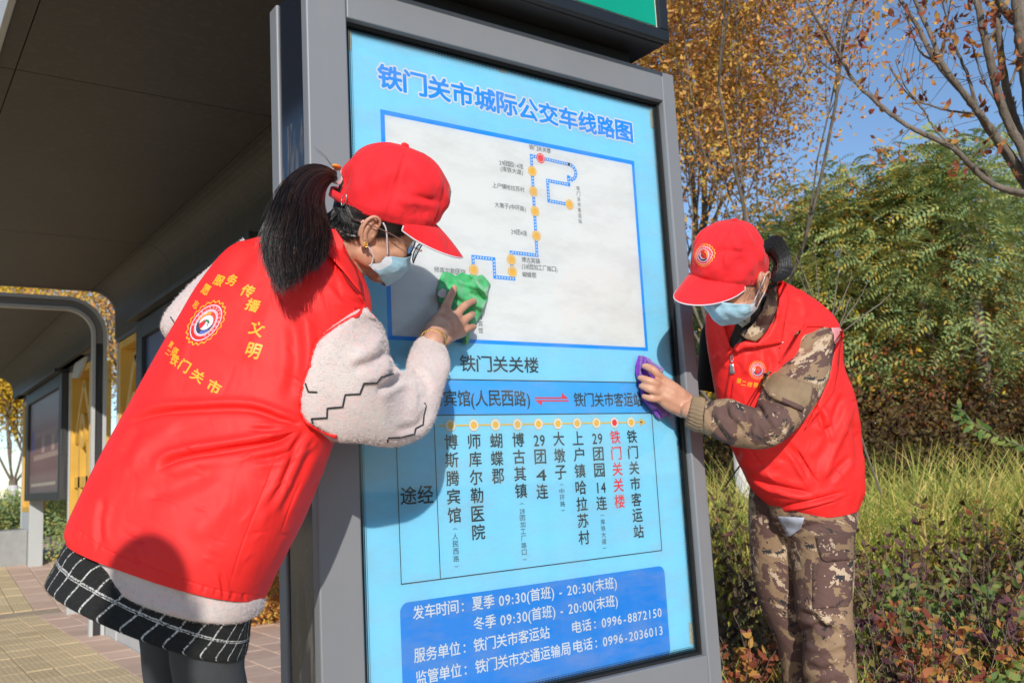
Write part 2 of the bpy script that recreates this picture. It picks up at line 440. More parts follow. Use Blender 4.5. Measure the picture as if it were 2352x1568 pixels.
# route line: blue ribbon with white squares
def ribbon(path, wd, k, mat, name='route_line'):
    path = np.array(path); V = []; F = []
    n = len(path); T = np.gradient(path, axis=0)
    seg = np.diff(path, axis=0); seg /= np.linalg.norm(seg, axis=1)[:, None]
    for i in range(n-1):
        nn = np.array([-seg[i][1], seg[i][0]])*wd/2; e = seg[i]*wd/2
        a, b = path[i]-e, path[i+1]+e; m = len(V)
        V += [a-nn, b-nn, b+nn, a+nn]; F.append((m, m+1, m+2, m+3))
        k2 = k
    Vs = []
    for i, v_ in enumerate(V): Vs.append(pv(v_[0], v_[1], k+.12*((i//4) % 2)))
    return tag(mesh_obj(name, Vs, F, mat, poster), kind='stuff')
def dashes(path, k):
    path = np.array(path); V = []; F = []
    for i in range(len(path)-1):
        d = path[i+1]-path[i]; L = np.linalg.norm(d); d = d/L; nn = np.array([-d[1], d[0]])*.0022
        s = .004
        while s < L-.002:
            a = path[i]+d*s; b = a+d*.0042; m = len(V); V += [a-nn, b-nn, b+nn, a+nn]; F.append((m, m+1, m+2, m+3)); s += .0088
    o = mesh_obj('route_dash', [pv(a, b, k) for a, b in V], F, PM['white'], poster); tag(o, kind='stuff')
arc = [(.695+.0235*math.cos(a)-.0, 1.3765+.0225*math.sin(a)) for a in np.linspace(PI/2, -PI/2+.35, 8)]
r1 = [(.353, 1.062), (.353, 1.0975), (.4185, 1.0975), (.4185, 1.0495), (.480, 1.0495)]
r2 = [(.4755, 1.068), (.4755, 1.121), (.562, 1.121), (.562, 1.403), (.594, 1.402), (.695, 1.399)]+arc+[(.6905, 1.361), (.6905, 1.3385), (.614, 1.3395), (.614, 1.281), (.688, 1.280)]
for r_ in (r1, r2): ribbon(r_, .0095, 3, PM['line']); dashes(r_, 4.2)
def stop(u, v, r=.0145, red=False):
    o = sheet('stop_marker', circle(u, v, r), 5, PM['red' if red else 'yellow'])
    ring = circle(u, v, r*.80)+circle(u, v, r*.70)
    n = 28; V = [pv(a, b, 5.6) for a, b in ring]; F = [(i, (i+1) % n, n+(i+1) % n, n+i) for i in range(n)]
    mesh_obj('marker_ring', V, F, PM['cream'], o)
for u, v in ((.562, 1.359), (.562, 1.301), (.5635, 1.245), (.5635, 1.176), (.475, 1.101), (.476, 1.068), (.353, 1.063), (.688, 1.280)): stop(u, v)
stop(.594, 1.401, .0145, True)
BK = PM['grey']
for s, a, b, z in (('铁门关关楼', .556, .632, 1.421), ('29团园14连', .451, .533, 1.360), ('(库铁大道)', .455, .530, 1.343), ('上户镇哈拉苏村', .425, .532, 1.294), ('大墩子(中环路)', .430, .533, 1.240),
                 ('29团4连', .478, .533, 1.172), ('博古其镇', .508, .571, 1.098), ('(28团加工厂路口)', .508, .630, 1.080), ('蝴蝶郡', .508, .556, 1.057), ('师库尔勒医院', .235, .329, 1.047)):
    put_text(s, a, b, z, .0145, BK, .008)
put_vert('铁门关市客运站', .7235, 1.340, 1.228, .0135, BK, .008)
put_vert('博斯腾宾馆', .366, .985, .896, .0145, BK, .008); put_vert('(人民西路)', .349, .985, .905, .0115, BK, .0)
# station name row
K = PM['black']
put_text('本站：', .146, .262, .800, .041, K, .012); put_text('铁门关关楼', .297, .547, .799, .041, K, .012)
sheet('route_band', rect(.1105, .9475, .689, .7775), 1, PM['band'])
put_text('博斯腾宾馆(人民西路)', .125, .512, .711, .040, K, .012)
put_text('铁门关市客运站', .658, .914, .709, .038, K, .012)
for s, (a, b) in ((1, (.527, .641)), (-1, (.641, .527))):
    zz = .7285+.0035*s
    sheet('arrow', [(a, zz-.0018*s), (b, zz-.0018*s), (b-.022*s, zz+.014*s), (b-.024*s, zz+.0022*s), (a, zz+.0022*s)][::s], 3, PM['red'])
# table lines
lw = .0014
for a, b, c_, d in ((.1105, .9475, .7765, .779), (.1105, .9475, .688, .6905), (.1105, .9475, .2985, .3010), (.1105, .1125, .3010, .7765), (.945, .9475, .3010, .688), (.2155, .2175, .3010, .688)):
    sheet('table_line', rect(a, b, c_, d), 4, K)
put_text('途经', .116, .208, .480, .042, K, .012)
sheet('timeline', rect(.228, .906, .6615, .6655), 3, PM['yellow'])
sheet('timeline_arrow', [(.899, .6525), (.922, .6635), (.899, .6745)], 3, PM['yellow'])
us = [.263, .331, .397, .466, .534, .599, .665, .734, .800, .863]
for i, u in enumerate(us):
    o = sheet('timeline_stop', circle(u, .6635, .0150), 4, PM['yellow'])
    mesh_obj('stop_disc', [pv(a, b, 4.8) for a, b in circle(u, .6635, .0138)], [tuple(range(28))], PM['white'], o)
    mesh_obj('stop_dot', [pv(a, b, 5.6) for a, b in circle(u, .6635, .0092)], [tuple(range(28))], PM['red' if i == 8 else 'yellow'], o)
cols = [(list('博斯腾宾馆'), .424, list('(人民西路)'), .316), (list('师库尔勒医院'), .378, None, 0), (list('蝴蝶郡'), .511, None, 0), (list('博古其镇'), .471, ['(', '28']+list('团加工厂路口')+[')'], .313),
        (['29', '团', '4', '连'], .465, None, 0), (list('大墩子'), .512, list('(中环路)'), .427), (list('上户镇哈拉苏村'), .337, None, 0), (['29', '团', '园', '14', '连'], .423, list('(库铁大道)'), .317),
        (list('铁门关关楼'), .424, None, 0), (list('铁门关市客运站'), .337, None, 0)]
for i, (ch, vb, sm, vs) in enumerate(cols):
    n_ = len(ch); st_ = (.645-vb)/n_
    u = us[i]; wch = .040 if st_ > .037 else .034
    put_vert('', u, .645, vb, wch, PM['red'] if i == 8 else K, .014, 3, units=ch)
    if sm: put_vert('', u, vb-.002, vs, .0175, K, .0, 3, units=sm)
sheet('timetable_box', rrect(.106, .951, -.02+.03, .2575, .022), 1, PM['box'])
Wt = PM['white']
put_text('发车时间：', .138, .296, .216, .031, Wt, .010); put_text('夏季 09:30(首班) - 20:30(末班)', .301, .770, .216, .031, Wt, .010)
put_text('冬季 09:30(首班) - 20:00(末班)', .303, .769, .169, .031, Wt, .010)
put_text('服务单位：', .137, .296, .120, .031, Wt, .010); put_text('铁门关市客运站', .300, .533, .119, .031, Wt, .010); put_text('电话：0996-8872150', .605, .929, .1195, .030, Wt, .010)
put_text('监管单位：', .139, .296, .070, .031, Wt, .010); put_text('铁门关市交通运输局', .302, .597, .069, .031, Wt, .010); put_text('电话：0996-2036013', .605, .929, .071, .030, Wt, .010)
# yellowed tape behind the glass
t = NT('old_tape'); v = t.obj()
tape = t.pbr(t.ramp(t.noise(v, 60, 5, .7), [(.3, (.30, .27, .19)), (.7, (.50, .46, .34))]), .7)
for pts in (rect(.004, .026, 1.585, 1.640), [(.442, 1.648), (.494, 1.640), (.493, 1.628), (.468, 1.630)], rect(1.033, 1.048, 1.57, 1.628), rect(1.030, 1.045, .03, .09)):
    sheet('tape', pts, 6, tape, pil)
# glass with printed black dot fringe
t = NT('glass_with_dot_fringe'); v = t.n('ShaderNodeNewGeometry').outputs['Position']
sp = t.n('ShaderNodeSeparateXYZ', {0: v})
du = t.math('MINIMUM', sp.outputs[0], t.math('SUBTRACT', GW, sp.outputs[0]))
zz = t.math('SUBTRACT', sp.outputs[2], GZ0); dv = t.math('MINIMUM', zz, t.math('SUBTRACT', GH, zz))
d = t.math('MINIMUM', du, dv)
cx = t.math('SINE', t.math('MULTIPLY', sp.outputs[0], 2*PI/.0046)); cz = t.math('SINE', t.math('MULTIPLY', sp.outputs[2], 2*PI/.0046))
dots = t.math('MULTIPLY', t.math('ADD', t.math('MULTIPLY', cx, .5), t.math('MULTIPLY', cz, .5)), 1.0)
lvl = t.math('SUBTRACT', t.math('MULTIPLY', d, 2.0/.019), 2.0)
mask = t.math('GREATER_THAN', t.math('ADD', dots, t.math('MULTIPLY', lvl, -1.0)), 0.0)
mask = t.math('MULTIPLY', mask, t.math('LESS_THAN', d, .030))
tr = t.n('ShaderNodeBsdfTransparent', {0: (.97, .99, .985, 1)}); gl = t.n('ShaderNodeBsdfGlossy', {'Color': (1, 1, 1, 1), 'Roughness': .03})
fr_ = t.n('ShaderNodeFresnel', {'IOR': 1.45}).outputs[0]
dirt = t.ramp(t.noise(t.n('ShaderNodeMapping', {'Vector': v, 'Rotation': (0, .6, 0), 'Scale': (3, 3, 9)}).outputs[0], 2.0, 7, .65), [(.45, (0, 0, 0)), (.80, (.20, .20, .20))])
hz_ = t.n('ShaderNodeBsdfDiffuse', {0: (.55, .54, .50, 1)})
m0 = t.n('ShaderNodeMixShader', {0: dirt, 1: tr.outputs[0], 2: hz_.outputs[0]})
m1 = t.n('ShaderNodeMixShader', {0: fr_, 1: m0.outputs[0], 2: gl.outputs[0]})
blk = t.n('ShaderNodeBsdfPrincipled', {'Base Color': (.006, .012, .014, 1), 'Roughness': .15})
m2 = t.n('ShaderNodeMixShader', {0: mask, 1: m1.outputs[0], 2: blk.outputs[0]})
t.t.links.new(m2.outputs[0], t.out.inputs[0])
mesh_obj('glass_pane', [(gk, 0, GZ0+gk), (GW-gk, 0, GZ0+gk), (GW-gk, 0, GZ0+GH-gk), (gk, 0, GZ0+GH-gk)], [(0, 1, 2, 3)], t.m, pil)
# sign box on top
sb = empty('sign_box', (.5, .05, 2.2)); tag(sb, 'black sign box with green face standing on top of the pillar', 'sign box')
box('neck', .075, .938, -.022, .19, 2.2, 2.236, MAT['blackpaint'], sb, .003)
zb = 2.236; zt = 2.62
box('case', .02, 1.0, -.112, .23, zb, zt, MAT['blackpaint'], sb, .004)
bm = bmesh.new()
box_bm(bm, .02, 1.0, -.135, -.114, zb, zb+.036, .003); box_bm(bm, .02, 1.0, -.135, -.114, zt-.036, zt, .003)
box_bm(bm, .02, .056, -.135, -.114, zb+.0365, zt-.0365, .003); box_bm(bm, .963, 1.0, -.135, -.114, zb+.0365, zt-.0365, .003)
bmobj('rim', bm, MAT['blackpaint'], sb)
box('white_border', .057, .962, -.124, -.1135, zb+.037, zt-.037, simple('cream_edge', (.55, .58, .52, 1), .5), sb)
box('green_face', .064, .955, -.1275, -.1245, zb+.044, zt-.044, simple('green_face', (.0, .30, .19, 1), .35, var=.04), sb)

# ------------------------------------------------------------------ shelters
XW = .55
def shelter_profile():
    """inner and outer outline of the roof and back wall section in (x,z)"""
    zc, r = 2.44, .16
    inner = [(-.60, zc)]+[(XW-r+r*math.sin(a), zc-r+r*math.cos(a)) for a in np.linspace(0, PI/2, 9)]+[(XW, 2.10)]
    return inner
def sweep_section(name, pts_in, pts_out, y0, y1, mat, parent, caps=True):
    n = len(pts_in); V = []
    for y in (y0, y1):
        V += [(x, y, z) for x, z in pts_in]+[(x, y, z) for x, z in pts_out]
    m = 2*n; F = []
    for i in range(n-1):
        F.append((i, i+1, m+i+1, m+i)); F.append((n+i+1, n+i, m+n+i, m+n+i+1))
        if caps: F.append((i+1, i, n+i, n+i+1)); F.append((m+i, m+i+1, m+n+i+1, m+n+i))
    F.append((0, m, m+n, n)); F.append((n-1, 2*n-1, m+2*n-1, m+n-1))
    return mesh_obj(name, V, F, mat, parent)
def offset_out(pts, d):
    zc, r = 2.44, .16
    out = [(-.60, zc+d)]+[(XW-r+(r+d)*math.sin(a), zc-r+(r+d)*math.cos(a)) for a in np.linspace(0, PI/2, 9)]+[(XW+d, pts[-1][1])]
    return out
def yellow_screen(sh, y0, y1, z0, z1):
    """yellow cut-out screen between y0 and y1"""
    Yl = MAT['yellow']; th = .16; e = empty('cutout_screen', (XW, (y0+y1)/2, z0)); e.parent = sh; e.matrix_parent_inverse = parent_mw(sh).inverted()
    bm = bmesh.new()
    fwid = .05
    box_bm(bm, XW+.002, XW+th, y0, y0+fwid, z0, z1, .002); box_bm(bm, XW+.002, XW+th, y1-fwid, y1, z0, z1, .002)
    box_bm(bm, XW+.002, XW+th, y0+fwid, y1-fwid, z1-fwid, z1, .002); box_bm(bm, XW+.002, XW+th, y0+fwid, y1-fwid, z0, z0+fwid, .002)
    bmobj('screen_frame', bm, Yl, e)
    ym_ = (y0+y1)/2; hw = (y1-y0)/2-fwid
    xa, xb = XW+.03, XW+th-.03
    def bar(name, ya, za, yb, zb_, wd):
        d = np.array([yb-ya, zb_-za]); L = np.linalg.norm(d); d /= L; nn = np.array([-d[1], d[0]])*wd/2
        c = [np.array([ya, za])-nn, np.array([yb, zb_])-nn, np.array([yb, zb_])+nn, np.array([ya, za])+nn]
        V = [(xa, p[0], p[1]) for p in c]+[(xb, p[0], p[1]) for p in c]
        mesh_obj(name, V, [(3, 2, 1, 0), (4, 5, 6, 7), (0, 1, 5, 4), (1, 2, 6, 5), (2, 3, 7, 6), (3, 0, 4, 7)], Yl, e)
    bar('slanted_bar', ym_-hw, 1.45, ym_, 1.93, .07); bar('slanted_bar', ym_+hw, 1.45, ym_, 1.93, .07)
    bar('upright_bar', ym_-hw*.45, z0+fwid, ym_-hw*.45, 1.42, .075); bar('upright_bar', ym_+hw*.45, z0+fwid, ym_+hw*.45, 1.42, .075)
    bar('cross_bar', ym_-hw, 1.10, ym_+hw, 1.10, .09); bar('cross_bar', ym_-hw, .62, ym_+hw, .62, .07)
    # ring
    mb = MB(); n = 24; R1, R2 = .13, .055; V = []
    for x in (xa-.01, xb+.01):
        for R in (R1, R2): V += [(x, ym_+R*math.cos(2*PI*i/n), 1.52+R*1.15*math.sin(2*PI*i/n)) for i in range(n)]
    F = []
    for i in range(n):
        j = (i+1) % n
        F += [(i, n+i, n+j, j), (2*n+i, 2*n+j, 3*n+j, 3*n+i), (i, j, 2*n+j, 2*n+i), (n+i, 3*n+i, 3*n+j, n+j)]
    mesh_obj('ring', V, F, Yl, e)
def lightbox(sh, y0, y1, pm):
    e = empty('light_box', (XW, (y0+y1)/2, .96)); e.parent = sh; e.matrix_parent_inverse = parent_mw(sh).inverted()
    D = MAT['shelter_dark']
    box('canopy_ledge', XW-.12, XW+.02, y0, y1, 2.075, 2.105, D, e, .003)
    bm = bmesh.new()
    box_bm(bm, XW-.06, XW+.12, y0, y0+.14, .96, 2.07, .004); box_bm(bm, XW-.06, XW+.12, y1-.14, y1, .96, 2.07, .004)
    box_bm(bm, XW-.06, XW+.12, y0+.141, y1-.141, 1.955, 2.07, .004); box_bm(bm, XW-.06, XW+.12, y0+.141, y1-.141, .96, 1.03, .004)
    bmobj('box_frame', bm, D, e)
    mesh_obj('poster_sheet', [(XW-.03, y0+.142, 1.032), (XW-.03, y1-.142, 1.032), (XW-.03, y1-.142, 1.953), (XW-.03, y0+.142, 1.953)], [(0, 3, 2, 1)], pm, e)
    box('backing', XW+.0, XW+.11, y0+.145, y1-.145, 1.035, 1.950, D, e)
    if pm is P_A:
        yc, hw = (y0+y1)/2, (y1-y0)/2-.16
        q = lambda a, b, c_, d: [(XW-.0305, yc+hw*a, c_), (XW-.0305, yc+hw*b, c_), (XW-.0305, yc+hw*b, d), (XW-.0305, yc+hw*a, d)]
        for nm, (a, b, c_, d), col in (('gate_roof', (-.75, .7, 1.58, 1.63), (.30, .20, .19, 1)), ('gate_column', (-.62, -.42, 1.42, 1.575), (.34, .24, .21, 1)), ('gate_column', (.0, .2, 1.42, 1.575), (.34, .24, .21, 1)), ('gate_base', (-.85, .75, 1.36, 1.41), (.30, .21, .17, 1)),
                                       ('blue_banner', (-.98, -.88, 1.50, 1.72), (.06, .10, .45, 1)), ('blue_banner', (.78, .88, 1.46, 1.66), (.10, .12, .42, 1)), ('stair_wall', (-.7, .9, 1.10, 1.13), (.34, .30, .24, 1))):
            mesh_obj(nm, q(a, b, c_, d), [(0, 3, 2, 1)], simple('faded_print', col, .6), e)
# faded landmark poster
def faded_poster(name, red):
    t = NT(name); v = t.n('ShaderNodeNewGeometry').outputs['Position']; sp = t.n('ShaderNodeSeparateXYZ', {0: v})
    hz_ = t.math('SUBTRACT', sp.outputs[2], 1.03)
    base = t.ramp(hz_, [(.0, (.10, .08, .08)), (.16, (.18, .10, .09)), (.22, (.13, .045, .04)), (.62, (.20, .08, .075)), (.72, (.24, .17, .18)), (.92, (.22, .22, .28))] if not red else
                  [(.0, (.35, .33, .30)), (.25, (.30, .30, .33)), (.5, (.03, .09, .20)), (.75, (.02, .06, .16)), (.92, (.02, .04, .12))])
    bl = t.n('ShaderNodeTexBrick', {'Vector': t.n('ShaderNodeCombineXYZ', {0: sp.outputs[1], 1: sp.outputs[2], 2: 0.0}).outputs[0], 'Scale': 2.6, 'Color1': (.5, .5, .5, 1), 'Color2': (.62, .58, .55, 1), 'Mortar': (.38, .3, .28, 1), 'Mortar Size': .06}).outputs[0]
    c = t.mix(t.math('MULTIPLY', t.noise(v, 5, 6, .7), .35), base, (.32, .28, .29, 1))
    return t.pbr(c, .45)
P_A = faded_poster('faded_gate_poster', False); P_B = faded_poster('faded_blue_poster', True)
def arch(d, r=.28, zc=2.44, xr=.543, zlow=2.10):
    """line of the projecting end frame, d metres inside its outer edge"""
    return [(-.60, zc-d)]+[(xr-r+(r-d)*math.sin(a), zc-r+(r-d)*math.cos(a)) for a in np.linspace(0, PI/2, 12)]+[(xr-d, zlow)]
def shelter(y0, y1, label, first):
    sh = empty('bus_shelter', (0, (y0+y1)/2, 0)); tag(sh, label, 'bus shelter', 'grey bus shelters in a row')
    pin = shelter_profile(); rim = .05
    if first:
        sweep_section('end_rim', offset_out(pin, .004), offset_out(pin, .125), y1-rim, y1, MAT['shelter'], sh)
        sweep_section('end_rim', offset_out(pin, .004), offset_out(pin, .125), y0, y0+rim, MAT['shelter'], sh)
    else:
        sweep_section('end_rim', arch(.101), arch(.077), y0, y0+rim, MAT['shelter_light'], sh)
        sweep_section('end_groove', arch(.0765), arch(.0255), y0+.014, y0+rim-.002, MAT['shelter_groove'], sh)
        sweep_section('end_rim', arch(.025), arch(0), y0, y0+rim, MAT['shelter_light'], sh)
        zb = gz(y0)-.02
        box('end_post', .442, .466, y0, y0+rim, zb, 2.099, MAT['shelter_light'], sh, .002)
        box('post_web', .4665, .5175, y0+.014, y0+rim-.002, zb, 2.099, MAT['shelter_dark'], sh)
        box('end_post', .518, .543, y0, y0+rim, zb, 2.099, MAT['shelter_light'], sh, .002)
    # ceiling panels with seams, then outer skin
    gap = .004
    edges = [y0+rim+.001]+([1.43, 3.6] if first else [y0+1.8, y0+3.4])+[y1-rim-.001]
    zc, r = 2.44, .16
    if first: ci = [(XW-r+r*math.sin(t_), zc+.006-r+r*math.cos(t_)) for t_ in np.linspace(0, PI/2, 10)]+[(XW, 2.10)]; co_ = [(XW-r+(r+.02)*math.sin(t_), zc+.006-r+(r+.02)*math.cos(t_)) for t_ in np.linspace(0, PI/2, 10)]+[(XW+.02, 2.10)]; xc, zp = XW-r-.003, zc+.006
    else: ci = arch(.096)[1:]; co_ = arch(.08)[1:]; xc, zp = .543-.28-.003, zc-.096
    for a, b in zip(edges[:-1], edges[1:]):
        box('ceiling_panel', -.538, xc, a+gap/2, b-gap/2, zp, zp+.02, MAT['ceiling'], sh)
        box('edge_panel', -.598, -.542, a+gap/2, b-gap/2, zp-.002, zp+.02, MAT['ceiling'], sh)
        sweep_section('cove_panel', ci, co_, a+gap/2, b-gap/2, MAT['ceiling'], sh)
    if first:
        box('fascia', -.622, -.601, y0, y1, zc-.012, zc+.15, MAT['shelter_light'], sh, .003)
        sweep_section('roof', offset_out(pin, .032), offset_out(pin, .13), y0+rim+.002, y1-rim-.002, MAT['shelter'], sh)
    else:
        box('fascia', -.622, -.601, y0, y1, zc-.11, zc+.0, MAT['shelter_light'], sh, .003)
        sweep_section('roof', arch(.07), arch(.012), y0+rim+.002, y1-.002, MAT['shelter'], sh)
        box('soffit', .452, XW+.12, y0+.65, y1-.01, 2.100, 2.128, MAT['shelter'], sh)
    return sh
def seg_wall(sh, y0, y1):   # low wall and pier under a screen
    box('low_wall', XW+.002, XW+.127, y0+.037, y1-.037, min(gz(y0), gz(y1))-.03, .42 if y0 < 8 else .84, MAT['shelter_light'], sh, .004)
    box('pier', XW-.004, XW+.13, y0, y0+.035, min(gz(y0), gz(y1))-.03, 2.06, MAT['shelter_light'], sh, .003)
    box('pier', XW-.004, XW+.13, y1-.035, y1, min(gz(y0), gz(y1))-.03, 2.06, MAT['shelter_light'], sh, .003)
sh1 = shelter(.34, 5.10, 'nearest dark grey bus shelter roof overhead, behind the woman in the plaid skirt', True)
box('upper_wall', XW+.001, XW+.12, .392, 5.048, 2.062, 2.098, MAT['shelter'], sh1)
seg_wall(sh1, 4.20, 4.995); yellow_screen(sh1, 4.237, 4.958, .422, 2.055)
lightbox(sh1, 1.9, 4.185, P_B)
sh2 = shelter(5.30, 9.75, 'second grey bus shelter with rounded end frame, farther along the row', False)
box('upper_wall', XW+.001, XW+.12, 5.945, 9.698, 2.062, 2.098, MAT['shelter'], sh2)
box('base_block', .549, .98, 5.0, 5.34, -.03, .40, MAT['shelter_light'], sh1, .006); box('base_block', .5485, 1.02, 6.80, 6.862, -.03, .40, MAT['shelter_light'], sh2, .006)
gp = [hit(x, y, 0, .53) for x, y in ((188, 722), (200, 745), (212, 771), (207.8, 779.5), (190, 842), (178, 868), (166, 868), (171, 842), (193, 779), (194, 760))]
gp = [(p_[1], p_[2]) for p_ in gp]; n_ = len(gp)
mesh_obj('corner_gusset', [(.525, a, b) for a, b in gp]+[(.549, a, b) for a, b in gp], [tuple(range(n_))[::-1], tuple(range(n_, 2*n_))]+[(i, (i+1) % n_, n_+(i+1) % n_, n_+i) for i in range(n_)], MAT['shelter_light'], sh2)
yellow_screen(sh2, 5.95, 6.80, .422, 2.055); box('pier', XW-.004, XW+.13, 6.802, 6.86, .402, 2.06, MAT['shelter_light'], sh2, .003)
lightbox(sh2, 6.865, 9.0, P_A)
seg_wall(sh2, 9.02, 9.69); yellow_screen(sh2, 9.058, 9.652, .842, 2.055)
# concrete bench block
bn = box('concrete_bench', -1.0, .55, 9.15, 9.55, gz(9.2)-.1, .66, simple('pale_concrete', (.30, .30, .29, 1), .7, var=.1, bump=.2), None, .01)
tag(bn, 'pale grey concrete bench block at the far end of the second shelter', 'bench')
# ================================================================== people
class Loft:
    """surface through rings; a ring = (ax,ay,ad, bx,by,bd, thickness, bowx, bowy): picture edge points with distances"""
    def __init__(s, rings, nr=90, ns=96, e=1.0, front_only=False):
        R = catmull(np.array(rings, float), nr); s.nr, s.ns = nr, ns
        th = np.arange(ns)*2*PI/ns; V = np.zeros((nr, ns, 3)); UV = np.zeros((nr, ns, 2)); L = 0; prev = None
        for i, r in enumerate(R):
            A = P(r[0], r[1], r[2]); B = P(r[3], r[4], r[5]); c = (A+B)/2; a = (B-A)/2; mid = c-CAM; vd = mid/np.linalg.norm(mid)
            an = a/np.linalg.norm(a); b = vd-an*(vd@an); b = b/np.linalg.norm(b)*r[6]/2
            bow = np.zeros(3)
            if len(r) > 7:
                dep = mid@fw; bow = (rt*r[7]-up*r[8])*dep/FPX
            ct = np.sign(np.cos(th))*np.abs(np.cos(th))**e; st = np.sign(np.sin(th))*np.abs(np.sin(th))**e
            # fit the ring so that its outline, not its axis, meets the two edge points
            pA, pB = r[0:2], r[3:5]; dr = pB-pA; L_ = np.linalg.norm(dr); dr = dr/L_; pp_ = np.array([-dr[1], dr[0]]); want = (pA+pB)/2+(r[7:9] if len(r) > 7 else 0); k0, k1 = 0.0, 1.0; ex = np.zeros(3); dep = mid@fw
            for _ in range(3):
                R_ = c+k0*a+k1*ct[:, None]*a+st[:, None]*b+(np.clip(-st, 0 if front_only else -1, 1))[:, None]*bow+np.clip(-st, 0, 1)[:, None]*ex
                q_ = proj(R_)[:, :2]; sd = (q_-pA)@dr/L_; lo, hi = sd.min(), sd.max()
                if front_only and len(r) > 7 and abs(r[7]) > 5: lo, hi = 0.0, 1.0
                k1 = k1/(hi-lo); k0 = k0-((hi+lo)/2-.5)*2
                fr = q_[int(ns*3/4)]; er = (want-fr)@pp_; ex = ex+(rt*pp_[0]-up*pp_[1])*er*dep/FPX
            V[i] = c+k0*a+k1*ct[:, None]*a+st[:, None]*b+(np.clip(-st, 0 if front_only else -1, 1))[:, None]*bow+np.clip(-st, 0, 1)[:, None]*ex
            if prev is not None: L += np.linalg.norm(c-prev)
            prev = c
            rad = (np.linalg.norm(a)+r[6]/2)/2
            UV[i, :, 0] = th*rad; UV[i, :, 1] = L
        s.V = V; s.UV = UV
    def faces(s):
        nr, ns = s.nr, s.ns; i, j = np.meshgrid(np.arange(nr-1), np.arange(ns), indexing='ij'); j2 = (j+1) % ns
        F = np.stack([i*ns+j, (i+1)*ns+j, (i+1)*ns+j2, i*ns+j2], -1).reshape(-1, 4)
        # orientation test: outward
        V = s.V.reshape(-1, 3); f = F[(nr//2)*ns]; n = np.cross(V[f[1]]-V[f[0]], V[f[2]]-V[f[0]]); c = s.V[nr//2].mean(0)
        if n@(V[f[0]]-c) < 0: F = F[:, ::-1]
        return F
    def normals(s):
        V = s.V; du = np.gradient(V, axis=0); dv = np.roll(V, -1, 1)-np.roll(V, 1, 1); N = np.cross(du, dv)
        N /= np.linalg.norm(N, axis=2)[..., None]+1e-12
        c = V.mean(1)[:, None]; sg = np.sign(((V-c)*N).sum(2)); sg[sg == 0] = 1
        return N*sg[..., None]
    def stroke(s, pts, width, depth, kind='valley', taper=.25, pre=None):
        """press a fold along a picture polyline into the camera-facing side"""
        if pre is None: pre = s.prep()
        Q, NN, FC = pre; V = s.V.reshape(-1, 3)
        pts = catmull(np.array(pts, float), 24 if len(pts) > 3 else 12); mg = width*4.2
        ix = np.nonzero(FC & (Q[:, 0] > pts[:, 0].min()-mg) & (Q[:, 0] < pts[:, 0].max()+mg) & (Q[:, 1] > pts[:, 1].min()-mg) & (Q[:, 1] < pts[:, 1].max()+mg))[0]
        if not len(ix): return
        q = Q[ix, :2]; N = NN[ix]; best = np.full(len(ix), 1e9); bt = np.zeros(len(ix)); bs = np.zeros(len(ix))
        for k in range(len(pts)-1):
            a, b = pts[k], pts[k+1]; d = b-a; L2 = d@d; w_ = q-a; t_ = np.clip((w_@d)/L2, 0, 1); e = w_-t_[:, None]*d; ds = np.hypot(e[:, 0], e[:, 1])
            m = ds < best; best[m] = ds[m]; bt[m] = (k+t_[m])/(len(pts)-1); bs[m] = np.sign(d[0]*w_[m, 1]-d[1]*w_[m, 0])
        env = np.clip(np.minimum(bt, 1-bt)/taper, 0, 1); env = env*env*(3-2*env)
        x = best*bs/width
        if kind == 'valley': h = -np.exp(-x*x)+.45*np.exp(-(x-1.7)**2)+.45*np.exp(-(x+1.7)**2)
        elif kind == 'ridge': h = np.exp(-x*x)
        elif kind == 'step': h = -1.0*np.exp(-((x+.25)/.62)**2)+.75*np.exp(-((x-1.15)/.95)**2)+.28*np.exp(-((x+2.2)/1.3)**2)
        elif kind == 'seam': h = -np.exp(-x*x)
        V = V.copy(); V[ix] += N*(h*env*depth)[:, None]; s.V = V.reshape(s.V.shape)
    def prep(s):
        V = s.V.reshape(-1, 3); N = s.normals().reshape(-1, 3); return proj(V), N, ((CAM-V)*N).sum(1) > 0
    def noise(s, amp, scale, seed=0, stretch=(1, 1)):
        r = np.random.RandomState(seed); N = s.normals(); u = s.UV[..., 0]; v = s.UV[..., 1]; h = np.zeros(u.shape); U = u.max()+1e-6
        per = s.UV[:, -1, 0].max()
        th = np.arange(s.ns)*2*PI/s.ns
        for k in range(10):
            m = r.randint(1, max(2, int(scale*1.0*stretch[0]))+1); fv = r.uniform(.3, 1)*scale*6*stretch[1]
            h += np.sin(m*th[None, :]+fv*v+r.uniform(0, 6.3)+1.2*np.sin(fv*.5*v+r.uniform(0, 6)))*r.uniform(.5, 1)/(1+.3*m)
        s.V = s.V+N*(h*amp/3)[..., None]
    def inflate(s, d): s.V = s.V+s.normals()*d
    def obj(s, name, mat, parent, caps=False):
        V = s.V.reshape(-1, 3); F = s.faces(); uv = s.UV.reshape(-1, 2)
        if caps:
            n = len(V); V = np.vstack([V, s.V[0].mean(0), s.V[-1].mean(0)]); uv = np.vstack([uv, uv[0], uv[-1]]); j = np.arange(s.ns); j2 = (j+1) % s.ns
            o = (s.nr-1)*s.ns
            F = np.vstack([F, np.stack([j, j2, np.full(s.ns, n), np.full(s.ns, n)], 1), np.stack([o+j2, o+j, np.full(s.ns, n+1), np.full(s.ns, n+1)], 1)])
        ob = quads_obj(name, V, F, mat, parent, True, uv)
        return ob
    def bvh(s):
        V = s.V.reshape(-1, 3); return BVHTree.FromPolygons([tuple(v) for v in V], [tuple(f) for f in s.faces()])
